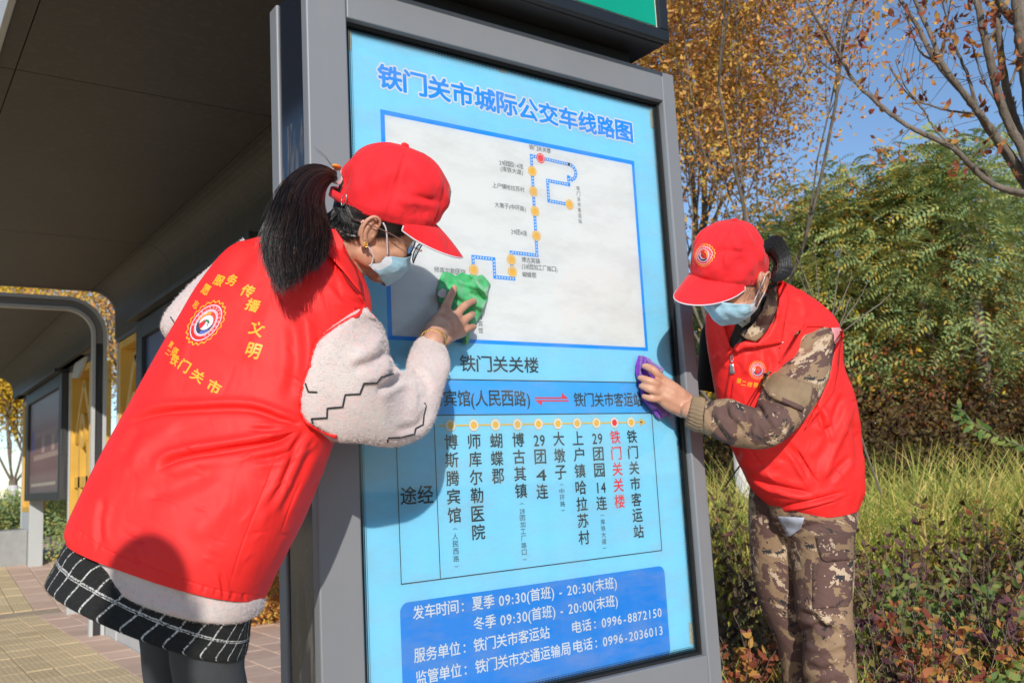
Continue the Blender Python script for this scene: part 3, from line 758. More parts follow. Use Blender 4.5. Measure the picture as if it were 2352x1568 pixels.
def cast(bvhs, x, y, off, default=None):
    d = ray(x, y); dn = d/np.linalg.norm(d); best = None
    for b in bvhs:
        r = b.ray_cast(Vector(CAM), Vector(dn))
        if r[0] is not None and (best is None or r[3] < best): best = r[3]
    if best is None: best = default if default else 2.0
    return CAM+dn*(best-off), best
def drape(name, poly, bvhs, off, mat, parent, cuts=3, thick=0.0, offfn=None, smooth=True, default=None, maxlen=9.0):
    """a piece of cloth or print lying on a surface: picture outline, resampled, dropped onto the mesh"""
    bm = bmesh.new(); pts = []
    n = len(poly)
    for i in range(n):
        a = np.array(poly[i], float); b = np.array(poly[(i+1) % n], float); k = max(1, int(np.linalg.norm(b-a)/maxlen))
        for j in range(k): pts.append(a+(b-a)*j/k)
    bm.faces.new([bm.verts.new((p[0], -p[1], 0)) for p in pts])
    bmesh.ops.triangulate(bm, faces=bm.faces[:])
    for _ in range(cuts):
        es = [e for e in bm.edges if e.calc_length() > maxlen]
        if not es: break
        bmesh.ops.subdivide_edges(bm, edges=es, cuts=1); bmesh.ops.triangulate(bm, faces=bm.faces[:])
    bm.verts.ensure_lookup_table(); uvs = []
    last = default
    for v in bm.verts:
        x, y = v.co.x, -v.co.y; uvs.append((x*.0012, y*.0012)); o_ = off+(offfn(x, y) if offfn else 0)
        p, last = cast(bvhs, x, y, o_, last); v.co = Vector(p)
    bmesh.ops.recalc_face_normals(bm, faces=bm.faces[:])
    for f in bm.faces:
        if f.normal.dot(Vector(CAM)-f.calc_center_median()) < 0: f.normal_flip()
    me = bpy.data.meshes.new(name); bm.to_mesh(me); bm.free()
    ul = me.uv_layers.new(name='UVMap')
    li = np.zeros(len(me.loops), np.int32); me.loops.foreach_get('vertex_index', li); ul.data.foreach_set('uv', np.array(uvs, np.float32)[li].ravel())
    me.materials.append(mat); me.polygons.foreach_set('use_smooth', np.full(len(me.polygons), smooth))
    o = bpy.data.objects.new(name, me); COL.objects.link(o); o.parent = parent; o.matrix_parent_inverse = parent_mw(parent).inverted()
    if thick:
        md = o.modifiers.new('thickness', 'SOLIDIFY'); md.thickness = thick; md.offset = -1
    return o
def ribbon_on(name, pts, w_, bvhs, off, mat, parent, tube=True, n=60, default=None):
    pp = catmull(np.array(pts, float), n); W = []; last = default
    for x, y in pp:
        p, last = cast(bvhs, x, y, off, last); W.append(p)
    mb = MB(); mb.tube(W, w_, 6); return mb.build(name, mat, parent, True)

# ---- fluid body: overlapping tapered limbs fused into one skin
class Body:
    def __init__(s): s.bm = bmesh.new()
    def limb(s, pts, radii, flat=1.0, seg=14):
        pts = catmull(pts, max(6, 5*len(pts))); radii = catmull(np.array(radii, float)[:, None], len(pts))[:, 0]
        V, F = tube_arrays(pts, radii, seg)
        vs = [s.bm.verts.new(tuple(v)) for v in V]
        for f in F:
            f = list(dict.fromkeys(int(a) for a in f))
            try: s.bm.faces.new([vs[a] for a in f])
            except ValueError: pass
        for c, r in ((pts[0], radii[0]), (pts[-1], radii[-1])): s.ball(c, (r, r, r))
    def ball(s, c, r, R=None):
        m = Matrix.Translation(Vector(c)) @ (R.to_4x4() if R is not None else Matrix.Identity(4)) @ Matrix.Diagonal((*r, 1))
        bmesh.ops.create_icosphere(s.bm, subdivisions=3, radius=1.0, matrix=m)
    def done(s, name, mat, parent, vox=.0035, smooth=4):
        me = bpy.data.meshes.new(name); s.bm.to_mesh(me); s.bm.free(); me.materials.append(mat)
        o = bpy.data.objects.new(name, me); COL.objects.link(o)
        md = o.modifiers.new('r', 'REMESH'); md.mode = 'VOXEL'; md.voxel_size = vox; md.use_smooth_shade = True
        sm = o.modifiers.new('s', 'SMOOTH'); sm.factor = .5; sm.iterations = smooth
        dg = bpy.context.evaluated_depsgraph_get(); dg.update()
        m2 = bpy.data.meshes.new_from_object(o.evaluated_get(dg)); m2.name = name
        o.modifiers.clear(); o.data = m2; bpy.data.meshes.remove(me)
        if not m2.materials: m2.materials.append(mat)
        m2.polygons.foreach_set('use_smooth', np.ones(len(m2.polygons), bool))
        o.parent = parent; o.matrix_parent_inverse = parent_mw(parent).inverted(); return o
def frame(F, U, origin):
    """head axes: x forward, y left, z up"""
    F = np.asarray(F, float); F /= np.linalg.norm(F); U = np.asarray(U, float); U = U-F*(U@F); U /= np.linalg.norm(U); Lf = np.cross(U, F)
    return Matrix(((F[0], Lf[0], U[0], origin[0]), (F[1], Lf[1], U[1], origin[1]), (F[2], Lf[2], U[2], origin[2]), (0, 0, 0, 1)))
def cv(a, b, c): return rt*a+up*b+fw*c

# ---- materials
t = NT('skin'); v = t.obj()
SK = t.pbr(t.ramp(t.noise(v, 30, 5, .6), [(.3, (.46, .21, .125)), (.7, (.61, .34, .225))]), .48, 0, t.bump(t.noise(v, 420, 3), .12, .0006), **{'Subsurface Weight': .12, 'Subsurface Radius': (.012, .005, .003), 'Subsurface Scale': .6})
def cloth_red(name, c0, c1, rough=.42, sheen=.1, wr=.35):
    t = NT(name); v = t.obj()
    big = t.noise(v, 6, 3, .5, .2); mid = t.noise(v, 22, 3, .5, .2)
    rg_ = t.math('ABSOLUTE', t.math('SUBTRACT', t.noise(t.n('ShaderNodeMapping', {'Vector': v, 'Rotation': (.3, .5, .2), 'Scale': (1, 1, .55)}).outputs[0], 11, 2, .5, .4), .5))
    rg2 = t.math('ABSOLUTE', t.math('SUBTRACT', t.noise(v, 5.3, 2, .5, .5), .5))
    cr = t.math('MULTIPLY', t.math('MINIMUM', t.math('MULTIPLY', rg_, 9.0), 1.0), .30); cr = t.math('ADD', cr, t.math('MULTIPLY', t.math('MINIMUM', t.math('MULTIPLY', rg2, 7.0), 1.0), .42))
    h = t.math('ADD', t.math('ADD', t.math('MULTIPLY', big, .8), t.math('MULTIPLY', mid, .22)), cr)
    n1 = t.bump(h, wr, .022); n2 = t.bump(t.noise(v, 900, 2), .12, .0004, n1)
    return t.pbr(t.ramp(t.noise(v, 14, 5), [(.3, c0), (.7, c1)]), rough, 0, n2, **{'Sheen Weight': sheen, 'Specular IOR Level': .35})
RED = cloth_red('red_polyester', (.86, .020, .018, 1), (.90, .026, .022, 1), .62, .0, .16)
RED_CAP = cloth_red('red_cotton', (.76, .013, .020, 1), (.82, .019, .027, 1), .8, .1, .40)
t = NT('fluffy_knit'); u_ = t.uv(); v = t.obj()
rib = t.math('SINE', t.math('MULTIPLY', t.n('ShaderNodeSeparateXYZ', {0: u_}).outputs[0], 2*PI/.0042))
col = t.ramp(t.noise(v, 95, 6, .75), [(.3, (.50, .40, .38)), (.5, (.66, .55, .52)), (.62, (.72, .47, .43)), (.75, (.78, .74, .71))])
col = t.mix(t.ramp(t.noise(v, 9, 4), [(.45, (0, 0, 0)), (.75, (.6, .6, .6))]), col, (.70, .66, .61, 1))
KNIT = t.pbr(col, .95, 0, t.bump(t.math('ADD', t.math('MULTIPLY', rib, .05), t.noise(v, 260, 4, .8)), .6, .003), **{'Sheen Weight': .5})
FUZZ = simple('fuzz_fibre', (.72, .62, .59, 1), .9, var=.15)
DARKYARN = simple('dark_yarn', (.02, .022, .026, 1), .9)
def camo_mat(name, shade=1.0):
    t = NT(name); u_ = t.uv()
    pxs = .0034
    sn = t.n('ShaderNodeVectorMath', {0: u_, 1: (pxs, pxs, pxs)}, operation='SNAP').outputs[0]
    def fld(sc, off, rough=.62):
        m = t.n('ShaderNodeMapping', {'Vector': sn, 'Location': (off, off*1.7, off*.3)}).outputs[0]
        return t.noise(m, sc, 5, rough, .3)
    k = lambda r, g, b: (r*shade, g*shade, b*shade, 1)
    tan, lt, br, dk = k(.27, .175, .10), k(.50, .38, .26), k(.115, .062, .050), k(.030, .028, .030)
    c = t.mix(t.math('GREATER_THAN', fld(11, 3.1), .49), tan, br)
    c = t.mix(t.math('GREATER_THAN', fld(17, 9.3, .7), .575), c, lt)
    c = t.mix(t.math('GREATER_THAN', fld(19, 21.3, .65), .625), c, dk)
    v = t.obj(); n1 = t.bump(t.noise(v, 16, 4, .6, 1.0), .35, .016); n2 = t.bump(t.noise(v, 700, 2), .15, .0005, n1)
    return t.pbr(c, .85, 0, n2)
CAMO = camo_mat('desert_camouflage')
t = NT('plain_khaki'); v = t.obj(); KHAKI = t.pbr(t.ramp(t.noise(v, 20, 4), [(.3, (.22, .15, .085)), (.7, (.29, .20, .115))]), .85, 0, t.bump(t.noise(v, 60, 4), .3, .003))
t = NT('plaid_boucle'); u_ = t.uv(); v = t.obj(); sp = t.n('ShaderNodeSeparateXYZ', {0: u_})
wob = t.math('MULTIPLY', t.math('SUBTRACT', t.noise(v, 40, 3), .5), .004)
def gline(c_, period, wd, ph):
    m = t.math('FRACT', t.math('ADD', t.math('DIVIDE', t.math('ADD', c_, wob), period), ph)); return t.math('LESS_THAN', t.math('ABSOLUTE', t.math('SUBTRACT', m, .5)), wd/period)
L1 = t.math('MAXIMUM', gline(sp.outputs[0], .034, .0016, .1), gline(sp.outputs[1], .050, .0014, .35)); L1 = t.math('MAXIMUM', L1, gline(sp.outputs[1], .050, .0008, .28))
yarn = t.ramp(t.noise(v, 330, 3, .7), [(.42, (.0, .0, .0)), (.50, (1, 1, 1))])
c = t.mix(t.math('MULTIPLY', L1, yarn), t.ramp(t.noise(v, 200, 4, .8), [(.3, (.006, .006, .006)), (.8, (.028, .028, .028))]), (.70, .69, .66, 1))
PLAID = t.pbr(c, .95, 0, t.bump(t.noise(v, 300, 4, .8), .9, .004))
TIGHTS = simple('dark_grey_knit_tights', (.048, .052, .056, 1), .8, var=.1, nscale=40, bump=.15, bscale=500)
t = NT('black_hair'); v = t.n('ShaderNodeNewGeometry'); HAIR = t.pbr((.010, .0075, .0065, 1), .34, 0, **{'Specular IOR Level': .55})
t = NT('dark_brown_hair'); HAIR2 = t.pbr((.045, .022, .015, 1), .36, 0, **{'Specular IOR Level': .55})
t = NT('mask_blue'); v = t.obj(); z_ = t.uv()
MASK = t.pbr(t.ramp(t.noise(v, 35, 4), [(.3, (.30, .52, .64)), (.7, (.40, .62, .73))]), .6, 0, t.bump(t.noise(v, 45, 3, .6, .5), .5, .006), **{'Subsurface Weight': .1, 'Subsurface Radius': (.01, .01, .01)})
MASKW = simple('mask_white', (.68, .72, .76, 1), .65, var=.05)
WHITE = simple('white_cord', (.62, .56, .58, 1), .7, var=.05)
GOLD = simple('gold', (.75, .47, .10, 1), .25, .9)
ROSE = simple('rose_gold', (.55, .30, .24, 1), .25, .9)
PINK = simple('pink_elastic', (.72, .36, .36, 1), .7)
ORANGE = simple('orange_bead', (.85, .28, .03, 1), .35)
PR = {'y': simple('gold_print', (.83, .40, .02, 1), .5, var=.05), 'w': simple('white_print', (.72, .66, .72, 1), .5, var=.03), 'r': simple('red_print', (.75, .06, .03, 1), .5, var=.03),
      'p': simple('pink_print', (.72, .33, .36, 1), .5, var=.03), 'n': simple('navy_print', (.02, .022, .06, 1), .5, var=.03), 'b': simple('blue_print', (.10, .13, .5, 1), .5), 'g': simple('green_print', (.03, .16, .05, 1), .5), 'o': simple('orange_print', (.88, .35, .04, 1), .5)}

def emblem(put, parent, detail=True):
    """round badge: wavy gold ring, white rings, red flame over navy swirl, small green gate. put(list of (x,y)) -> world points"""
    def poly(name, pts, lay, m, holes=None): return mesh_obj(name, put(pts, lay), [tuple(range(len(pts)))], PR[m], root)
    def annul(name, r0, r1, lay, m, n=64, wob=None):
        a = np.arange(n)*2*PI/n; w_ = (.045*np.cos(a*20) if wob else 0*a)
        pts = [((r0+w_[i])*math.cos(a[i]), (r0+w_[i])*math.sin(a[i])) for i in range(n)]+[((r1+w_[i])*math.cos(a[i]), (r1+w_[i])*math.sin(a[i])) for i in range(n)]
        o = mesh_obj(name, put(pts, lay), [(i, (i+1) % n, n+(i+1) % n, n+i) for i in range(n)], PR[m], root); return o
    root = parent
    base = annul('emblem', .90, .96, 1, 'y', 160, True); root = base
    annul('outer_ring', .75, .79, 1, 'w'); annul('inner_ring', .56, .59, 2, 'w')
    disc = [(.54*math.cos(a), .54*math.sin(a)) for a in np.arange(40)*2*PI/40]; poly('badge_disc', disc, 2, 'w')
    def cres(a0, a1, R, r_in, off, rot):
        A = np.linspace(a0, a1, 18); o_ = [(R*math.cos(a), R*math.sin(a)) for a in A]; i_ = [(r_in*math.cos(a)+off[0], r_in*math.sin(a)+off[1]) for a in A[::-1]]; return o_+i_
    poly('red_swirl', cres(math.radians(-5), math.radians(195), .50, .40, (.02, -.06), 0), 3, 'r')
    poly('orange_swirl', cres(math.radians(110), math.radians(190), .47, .42, (.02, -.05), 0), 4, 'o')
    poly('navy_swirl', cres(math.radians(175), math.radians(372), .50, .40, (-.02, .08), 0), 3, 'n')
    poly('blue_swirl', cres(math.radians(285), math.radians(340), .47, .43, (-.02, .06), 0), 4, 'b')
    poly('green_gate', [(-.22, -.10), (-.16, .02), (-.12, .02), (-.12, .12), (-.02, .12), (.02, .17), (.06, .12), (.16, .12), (.16, .02), (.22, -.08), (.14, -.04), (.10, .05), (-.05, .05), (-.10, -.04)], 4, 'g')
    ch = '第二师铁门关市新时代文明实践中心'; n = len(ch)
    V = []; F = []; m = 0
    for i, c_ in enumerate(ch):
        a = math.radians(215-250*i/(n-1)); g_, f_ = glyph(c_, 0); mn, mx = g_.min(0), g_.max(0); q = (g_-(mn+mx)/2)*.115
        ca, sa = math.cos(a-PI/2), math.sin(a-PI/2); q = np.stack([q[:, 0]*ca-q[:, 1]*sa, q[:, 0]*sa+q[:, 1]*ca], 1)+[.675*math.cos(a), .675*math.sin(a)]
        V.append(q); F += [tuple(k+m for k in f) for f in f_]; m += len(q)
    mesh_obj('ring_lettering', put(np.vstack(V), 3), F, PR['w'], root)
    return base

# ---- head furniture shared by both women, in head coordinates
def cap_surface(n=120, m=44):
    """crown of the cap; returns grid (m,n,3)"""
    G = np.zeros((m, n, 3))
    for i in range(m):
        s_ = i/(m-1)                         # 0 band .. 1 top
        for j in range(n):
            a = 2*PI*j/n
            front = max(0, math.cos(a))
            k = (1-s_**(2.7+1.0*front))**(1/(2.15+.5*front)) if s_ < 1 else 0
            ax = .112; ay = .088
            x = ax*k*math.cos(a); y = ay*k*math.sin(a)
            z = .018+.147*s_+.010*(front-.3)*(1-s_)-.006
            # 6 seams pull the cloth in a little; soft dents
            sm = abs(math.sin(3*(a-PI/6))); pul = .0052*math.exp(-(sm/.075)**2)*(.3+s_)
            dent = .0042*math.sin(3*a+5*s_)*math.sin(PI*s_)+.0030*math.sin(7*a-9*s_+1)*math.sin(PI*s_)+.0020*math.sin(12*a+13*s_)*math.sin(PI*s_)**2-.006*math.exp(-((s_-.42)/.05)**2-((abs(math.atan2(math.sin(a-5.3), math.cos(a-5.3))))/.35)**2)-.006*math.exp(-((s_-.60)/.05)**2-((abs(math.atan2(math.sin(a-.75), math.cos(a-.75))))/.3)**2)+.004*math.exp(-((s_-.34)/.06)**2-((abs(math.atan2(math.sin(a-5.2), math.cos(a-5.2))))/.4)**2)
            f_ = 1+(-pul+dent)/max(.03, math.hypot(x, y)) if k > 0 else 1
            tuck = 1-.06*max(0, 1-s_*9)
            G[i, j] = (x*f_*tuck-.004+.006*front*math.sin(PI*s_), y*f_*tuck, z)
    return G
def build_cap(person, M, emblem_on=True, label=None):
    G = cap_surface(); m, n = G.shape[:2]
    # opening at the back: an arch above the strap
    cap = empty('cap', M.translation); cap.parent = person; cap.matrix_parent_inverse = parent_mw(person).inverted()
    if label: cap['label'] = label
    T = np.array(M)
    tw = lambda V: (np.asarray(V) @ T[:3, :3].T)+T[:3, 3]
    V = G.reshape(-1, 3); F = []
    for i in range(m-1):
        for j in range(n):
            j2 = (j+1) % n; c_ = (G[i, j]+G[i+1, j2])/2; a = math.atan2(c_[1], c_[0]); da = abs(abs(a)-PI)
            if .030 < c_[2] < .030+.044*math.sqrt(max(0, 1-(da/.36)**2)) : continue
            F.append((i*n+j, i*n+j2, (i+1)*n+j2, (i+1)*n+j))
    crown = quads_obj('crown', tw(V), np.array(F), RED_CAP, cap, True)
    md = crown.modifiers.new('t', 'SOLIDIFY'); md.thickness = .0016; md.offset = 0
    bv = BVHTree.FromPolygons([tuple(p) for p in tw(V)], F)
    # seams as fine stitched ridges
    mb = MB()
    for k in range(6):
        a = PI/6+k*PI/3
        if abs(a-PI) < .3: continue
        j = int(round(a/(2*PI)*n)) % n
        for off in (-.10, .10):
            path = []
            for i in range(0, m-2):
                jj = (a+off*(1-i/(m-1)))/(2*PI)*n; j0 = int(jj) % n; f_ = jj-int(jj); p = G[i, j0]*(1-f_)+G[i, (j0+1) % n]*f_; path.append(p+np.array([p[0], p[1], .02])/max(1e-6, np.linalg.norm([p[0], p[1], .02]))*.0009)
            mb.tube(tw(path), .00045, 4)
    mb.build('stitching', simple('red_thread', (.70, .03, .03, 1), .8), crown, True)
    # button
    bm = bmesh.new(); bmesh.ops.create_uvsphere(bm, u_segments=14, v_segments=8, radius=1, matrix=M @ Matrix.Translation((-.004, 0, .1605)) @ Matrix.Diagonal((.0085, .0085, .0052, 1)))
    bmobj('button', bm, RED_CAP, cap, True)
    # brim
    nu, nv = 40, 12; top = []
    for i in range(nv):
        s_ = i/(nv-1)
        for j in range(nu):
            a = (j/(nu-1)*2-1)*1.22
            x0, y0 = .108*math.cos(a), .084*math.sin(a)
            ext = .078*max(0, math.cos(a/1.22*PI/2))**.52
            x = x0+ext*s_; y = y0*(1+.02*s_); z = .016+.010*math.cos(a)-.038*s_*ext/.078-.016*(y/.08)**2*s_-.012*(s_*ext/.078)**2
            top.append((x-.004, y, z))
    top = np.array(top); bot = top-np.array([0, 0, .0032]); F = []
    for i in range(nv-1):
        for j in range(nu-1):
            a = i*nu+j; F.append((a, a+nu, a+nu+1, a+1))
    K = nu*nv; F2 = [tuple(K+q for q in f[::-1]) for f in F]; ed = [i*nu for i in range(4, nv)]+[(nv-1)*nu+j for j in range(1, nu)]+[i*nu+nu-1 for i in range(nv-2, 3, -1)]
    brim = quads_obj('brim', tw(top), np.array([f[::-1] for f in F]), RED_CAP, cap, True)
    und = quads_obj('brim_lining', tw(bot), np.array([f[::-1] for f in F])[:, ::-1], RED_CAP, cap, True)
    rimp = [(top[e]+bot[e])/2 for e in ed]
    mb = MB(); mb.tube(tw(rimp), .0017, 6); mb.build('brim_piping', simple('white_piping', (.66, .62, .66, 1), .6), cap, True)
    # strap and buckle across the back gap
    band = []; 
    for h in (-.004, .012):
        band.append([(-.118*math.cos(b)-.004, .094*math.sin(b), .020+h) for b in np.linspace(-.75, .75, 16)])
    V = tw(np.array(band).reshape(-1, 3)); quads_obj('strap', V, np.array([(j, j+1, 17+j, 16+j) for j in range(15)]), RED_CAP, cap, True).modifiers.new('t', 'SOLIDIFY').thickness = .0018
    for sgn in (-1, 1):
        b = .74*sgn; c_ = np.array([-.121*math.cos(b)-.004, .0965*math.sin(b), .024]); tng = np.array([.118*math.sin(b), .094*math.cos(b), 0]); tng /= np.linalg.norm(tng)
        zz = np.array([0, 0, 1.0]); lp = [c_+tng*.0055*math.cos(q)+zz*.0115*math.sin(q) for q in np.linspace(0, 2*PI, 24)]
        mb = MB(); mb.tube(tw(lp), .0010, 6); mb.build('buckle', MAT['chrome'], cap, True)
    if emblem_on:
        def put(pts, lay):
            out = []
            for x, y in pts:
                o_ = Vector((.25, -x*.026, .086+y*.029)); wo_ = M @ o_; d_ = (M.to_3x3() @ Vector((-1, 0, 0)))
                r = bv.ray_cast(wo_, d_)
                out.append(tuple(r[0]-d_*(.0012+.0003*lay)) if r[0] is not None else tuple(M @ Vector((.1, -x*.026, .086+y*.029))))
            return out
        emblem(put, crown)
    return cap
def head_blobs(B, M, R3, face=1.0):
    f = lambda x, y, z: M @ Vector((x, y, z))
    k_ = M.to_scale()[0]; ball_ = B.ball; B_ = B
    class _S:
        def ball(s, c, r, R): B_.ball(c, tuple(q*k_ for q in r), R)
    B = _S()
    B.ball(f(-.012, 0, .040), (.094, .074, .092), R3); B.ball(f(.02, 0, .02), (.078, .068, .08), R3)
    B.ball(f(.030, 0, -.035), (.062, .058, .060), R3); B.ball(f(.058, 0, -.075), (.030, .032, .024), R3)
    B.ball(f(.088, 0, -.012), (.012, .011, .024), R3); B.ball(f(.098, 0, -.024), (.013, .014, .010), R3)
    B.ball(f(.084, 0, -.050), (.012, .022, .009), R3); B.ball(f(.082, 0, -.060), (.011, .019, .006), R3)
    for s_ in (-1, 1):
        B.ball(f(.060, .036*s_, -.018), (.030, .022, .024), R3); B.ball(f(.074, .032*s_, .026), (.022, .026, .010), R3)
        B.ball(f(.066, .031*s_, .006), (.020, .015, .012), R3)
        B.ball(f(.012, .048*s_, -.050), (.036, .016, .026), R3)
def under_cap(V, C, k=.955, zmin=.010):
    """keep hair and skull inside the crown of the cap"""
    V = np.asarray(V, float); sh_ = V.shape; V = V.reshape(-1, 3); Ci = np.array(C.inverted()); q = V @ Ci[:3, :3].T+Ci[:3, 3]
    e_ = np.stack([(q[:, 0]+.004)/.110, q[:, 1]/.087, (q[:, 2]-.012)/.150], 1); L = (np.abs(e_)**2.2).sum(1)**(1/2.2)
    m = (q[:, 2] > zmin) & (L > k); f = np.where(m, k/np.maximum(L, 1e-6), 1.0)
    cyl = (q[:, 2] <= zmin) & (q[:, 2] > -.034); ec = np.hypot((q[:, 0]+.004)/.108, q[:, 1]/.086); fc = np.where(cyl & (ec > k), k/np.maximum(ec, 1e-6), 1.0)
    q = np.stack([(q[:, 0]+.004)*fc-.004, q[:, 1]*fc, q[:, 2]], 1)
    # keep loose things outside the opening at the back untouched below the arch
    e_ = e_*f[:, None]; q2 = np.stack([e_[:, 0]*.110-.004, e_[:, 1]*.087, e_[:, 2]*.150+.012], 1); q2 = np.where(m[:, None], q2, q)
    C_ = np.array(C); return (q2 @ C_[:3, :3].T+C_[:3, 3]).reshape(sh_)
def clamp_mesh(o, C):
    n = len(o.data.vertices); co = np.zeros(n*3, np.float32); o.data.vertices.foreach_get('co', co); o.data.vertices.foreach_set('co', under_cap(co.reshape(-1, 3), C, .93).astype(np.float32).ravel()); o.data.update()
def mesh_bvh(o):
    n = len(o.data.vertices); co = np.zeros(n*3, np.float32); o.data.vertices.foreach_get('co', co); return BVHTree.FromPolygons([tuple(v) for v in co.reshape(-1, 3)], [tuple(p.vertices) for p in o.data.polygons])
def make_ear(person, M, s_, scale=1.0, lab=None):
    """ear with helix, antihelix and lobe"""
    T = np.array(M); tw = lambda V: (np.asarray(V) @ T[:3, :3].T)+T[:3, 3]
    B = Body(); c = np.array([-.014, .0680*s_, -.004])
    E = lambda x, y, z: tuple(tw([c+np.array([x*scale, y*s_*scale, z*scale])])[0])
    R3 = M.to_3x3().normalized()
    hel = [(.006, .004, .004), (.010, .008, .018), (.006, .013, .029), (-.006, .016, .032), (-.016, .017, .024), (-.020, .016, .008), (-.017, .013, -.008), (-.010, .010, -.022), (-.002, .007, -.029)]
    B.limb([E(*h) for h in hel], [.0022, .0028, .0032, .0034, .0034, .0034, .0032, .0038, .0052])
    anti = [(-.004, .009, .022), (-.010, .012, .012), (-.011, .012, 0), (-.007, .010, -.012), (0, .007, -.017)]
    B.limb([E(*h) for h in anti], [.002, .0028, .003, .003, .0028])
    B.ball(E(.008, .004, -.004), (.0045, .004, .007), R3); B.ball(E(-.002, .006, -.024), (.008, .0035, .009), R3)
    pan = [(-.006, .006, .022), (-.010, .008, .010), (-.010, .008, -.004), (-.005, .006, -.016)]
    B.limb([E(*h) for h in pan], [.006, .0065, .006, .006])
    B.ball(E(-.003, -.002, .002), (.019, .0105, .030), R3); B.ball(E(-.006, .004, .004), (.0125, .0045, .022), R3)
    return B.done('ear', SK, person, .0011, 2)
def strands(name, paths, mat, parent, r=.0009, seg=3, kind='stuff'):
    mb = MB()
    for p in paths:
        n = len(p); rr = r*np.concatenate([np.ones(n-2), [.7, .25]]); V, F = tube_arrays(np.array(p), rr, seg, False); mb.add(V, F)
    o = mb.build(name, mat, parent, True); tag(o, kind=kind); return o
def fuzz(name, L, count, ln, mat, parent, seed=0, region=None):
    r = np.random.RandomState(seed); nr, ns = L.nr, L.ns; N = L.normals(); mbV = []; mbF = []
    i = r.randint(0, nr-1, count); j = r.randint(0, ns, count); fu = r.rand(count)[:, None]; fv = r.rand(count)[:, None]; j2 = (j+1) % ns
    A = L.V[i, j]*(1-fu)+L.V[i+1, j]*fu; B_ = L.V[i, j2]*(1-fu)+L.V[i+1, j2]*fu; p = A*(1-fv)+B_*fv; n = N[i, j]
    if region is not None:
        q = proj(p); k = region(q); p, n = p[k], n[k]
    c = len(p); d = n+r.normal(0, .9, (c, 3)); d /= np.linalg.norm(d, axis=1)[:, None]; ln_ = ln*r.uniform(.4, 1.2, (c, 1))
    s = np.cross(d, r.normal(0, 1, (c, 3))); s /= np.linalg.norm(s, axis=1)[:, None]; s *= .00030
    V = np.stack([p-s, p+s, p+d*ln_+r.normal(0, .0006, (c, 3))], 1).reshape(-1, 3); a = np.arange(c)*3
    F = np.stack([a, a+1, a+2, a+2], 1); o = quads_obj(name, V, F, mat, parent); tag(o, kind='stuff'); return o
def finger_pts(plist):
    return [hit(x, y, 1, -h) for x, y, h in plist]

# ================================================================== woman on the left
WA = empty('person', (0, 0, 0)); WA.location = (-.95, -.75, 0)
tag(WA, 'woman with long ponytail in red vest and plaid skirt wiping poster with green cloth', 'person')
ADK = lambda x, y: (x, y)
vestL = Loft([
 (640, 535, 1.86, 800, 580, 1.80, .11, -8, -4),
 (585, 543, 1.86, 838, 645, 1.78, .16, -10, 0),
 (522, 566, 1.86, 852, 712, 1.77, .21, -12, 4),
 (457, 640, 1.85, 838, 800, 1.77, .25, -10, 8),
 (405, 725, 1.84, 815, 880, 1.76, .27, -8, 10),
 (357, 809, 1.83, 792, 950, 1.75, .28, -5, 12),
 (284, 941, 1.80, 772, 1012, 1.72, .29, -5, 18),
 (239, 1024, 1.77, 738, 1105, 1.69, .30, -5, 22),
 (194, 1112, 1.74, 700, 1198, 1.67, .31, -5, 27),
 (154, 1198, 1.72, 652, 1290, 1.65, .31, -6, 32),
 (160, 1227, 1.71, 604, 1385, 1.64, .31, -12, 38)], 420, 520, .80)
V_ = vestL
V_.noise(.003, 2.2, 3)
for st in (([(695, 968), (659, 966), (571, 938), (444, 940), (355, 948), (265, 982)], 11, .0085, 'step'),
           ([(705, 975), (634, 1011), (545, 1027), (444, 1043), (385, 1060), (358, 1088)], 12, .0110, 'step'),
           ([(695, 968), (659, 966), (571, 938), (444, 940), (375, 947)], 3.4, .0028, 'seam'), ([(705, 975), (634, 1011), (545, 1027), (444, 1043), (372, 1064)], 3.8, .0034, 'seam'),
           ([(700, 970), (640, 985), (560, 985)], 6, .004, 'valley'), ([(708, 980), (660, 1040), (560, 1060)], 9, .006, 'valley'),
           ([(690, 1000), (655, 1090), (600, 1190)], 9, .005, 'valley'), ([(725, 1012), (685, 1100), (640, 1195)], 9, .004, 'valley'),
           ([(700, 700), (708, 790), (704, 900)], 18, .010, 'ridge'), ([(672, 720), (680, 830), (660, 930)], 16, .005, 'valley'),
           ([(470, 700), (420, 800), (350, 930)], 20, .004, 'ridge'), ([(420, 960), (340, 1020), (250, 1110)], 22, .006, 'ridge'),
           ([(330, 975), (300, 1010), (275, 1080)], 14, .005, 'valley'), ([(520, 1060), (420, 1110), (300, 1150)], 24, .005, 'valley'),
           ([(560, 1100), (500, 1180), (430, 1240)], 26, .004, 'ridge'), ([(240, 1130), (228, 1200), (232, 1260)], 9, .005, 'valley'),
           ([(300, 1240), (310, 1280), (322, 1310)], 6, .003, 'valley'), ([(505, 1310), (512, 1345), (516, 1378)], 5, .003, 'valley'),
           ([(760, 640), (790, 680), (830, 705)], 8, .004, 'valley'), ([(640, 680), (600, 760), (560, 840)], 26, .004, 'ridge'), ([(590, 560), (560, 600), (520, 660)], 18, .003, 'valley'),
           ([(646, 1018), (608, 1119), (558, 1246), (520, 1368)], 1.6, .0016, 'seam'), ([(696, 1096), (670, 1155), (640, 1240)], 2.2, .002, 'seam'), ([(668, 1020), (630, 1120), (590, 1230)], 12, .004, 'ridge')):
    V_.stroke(*st)
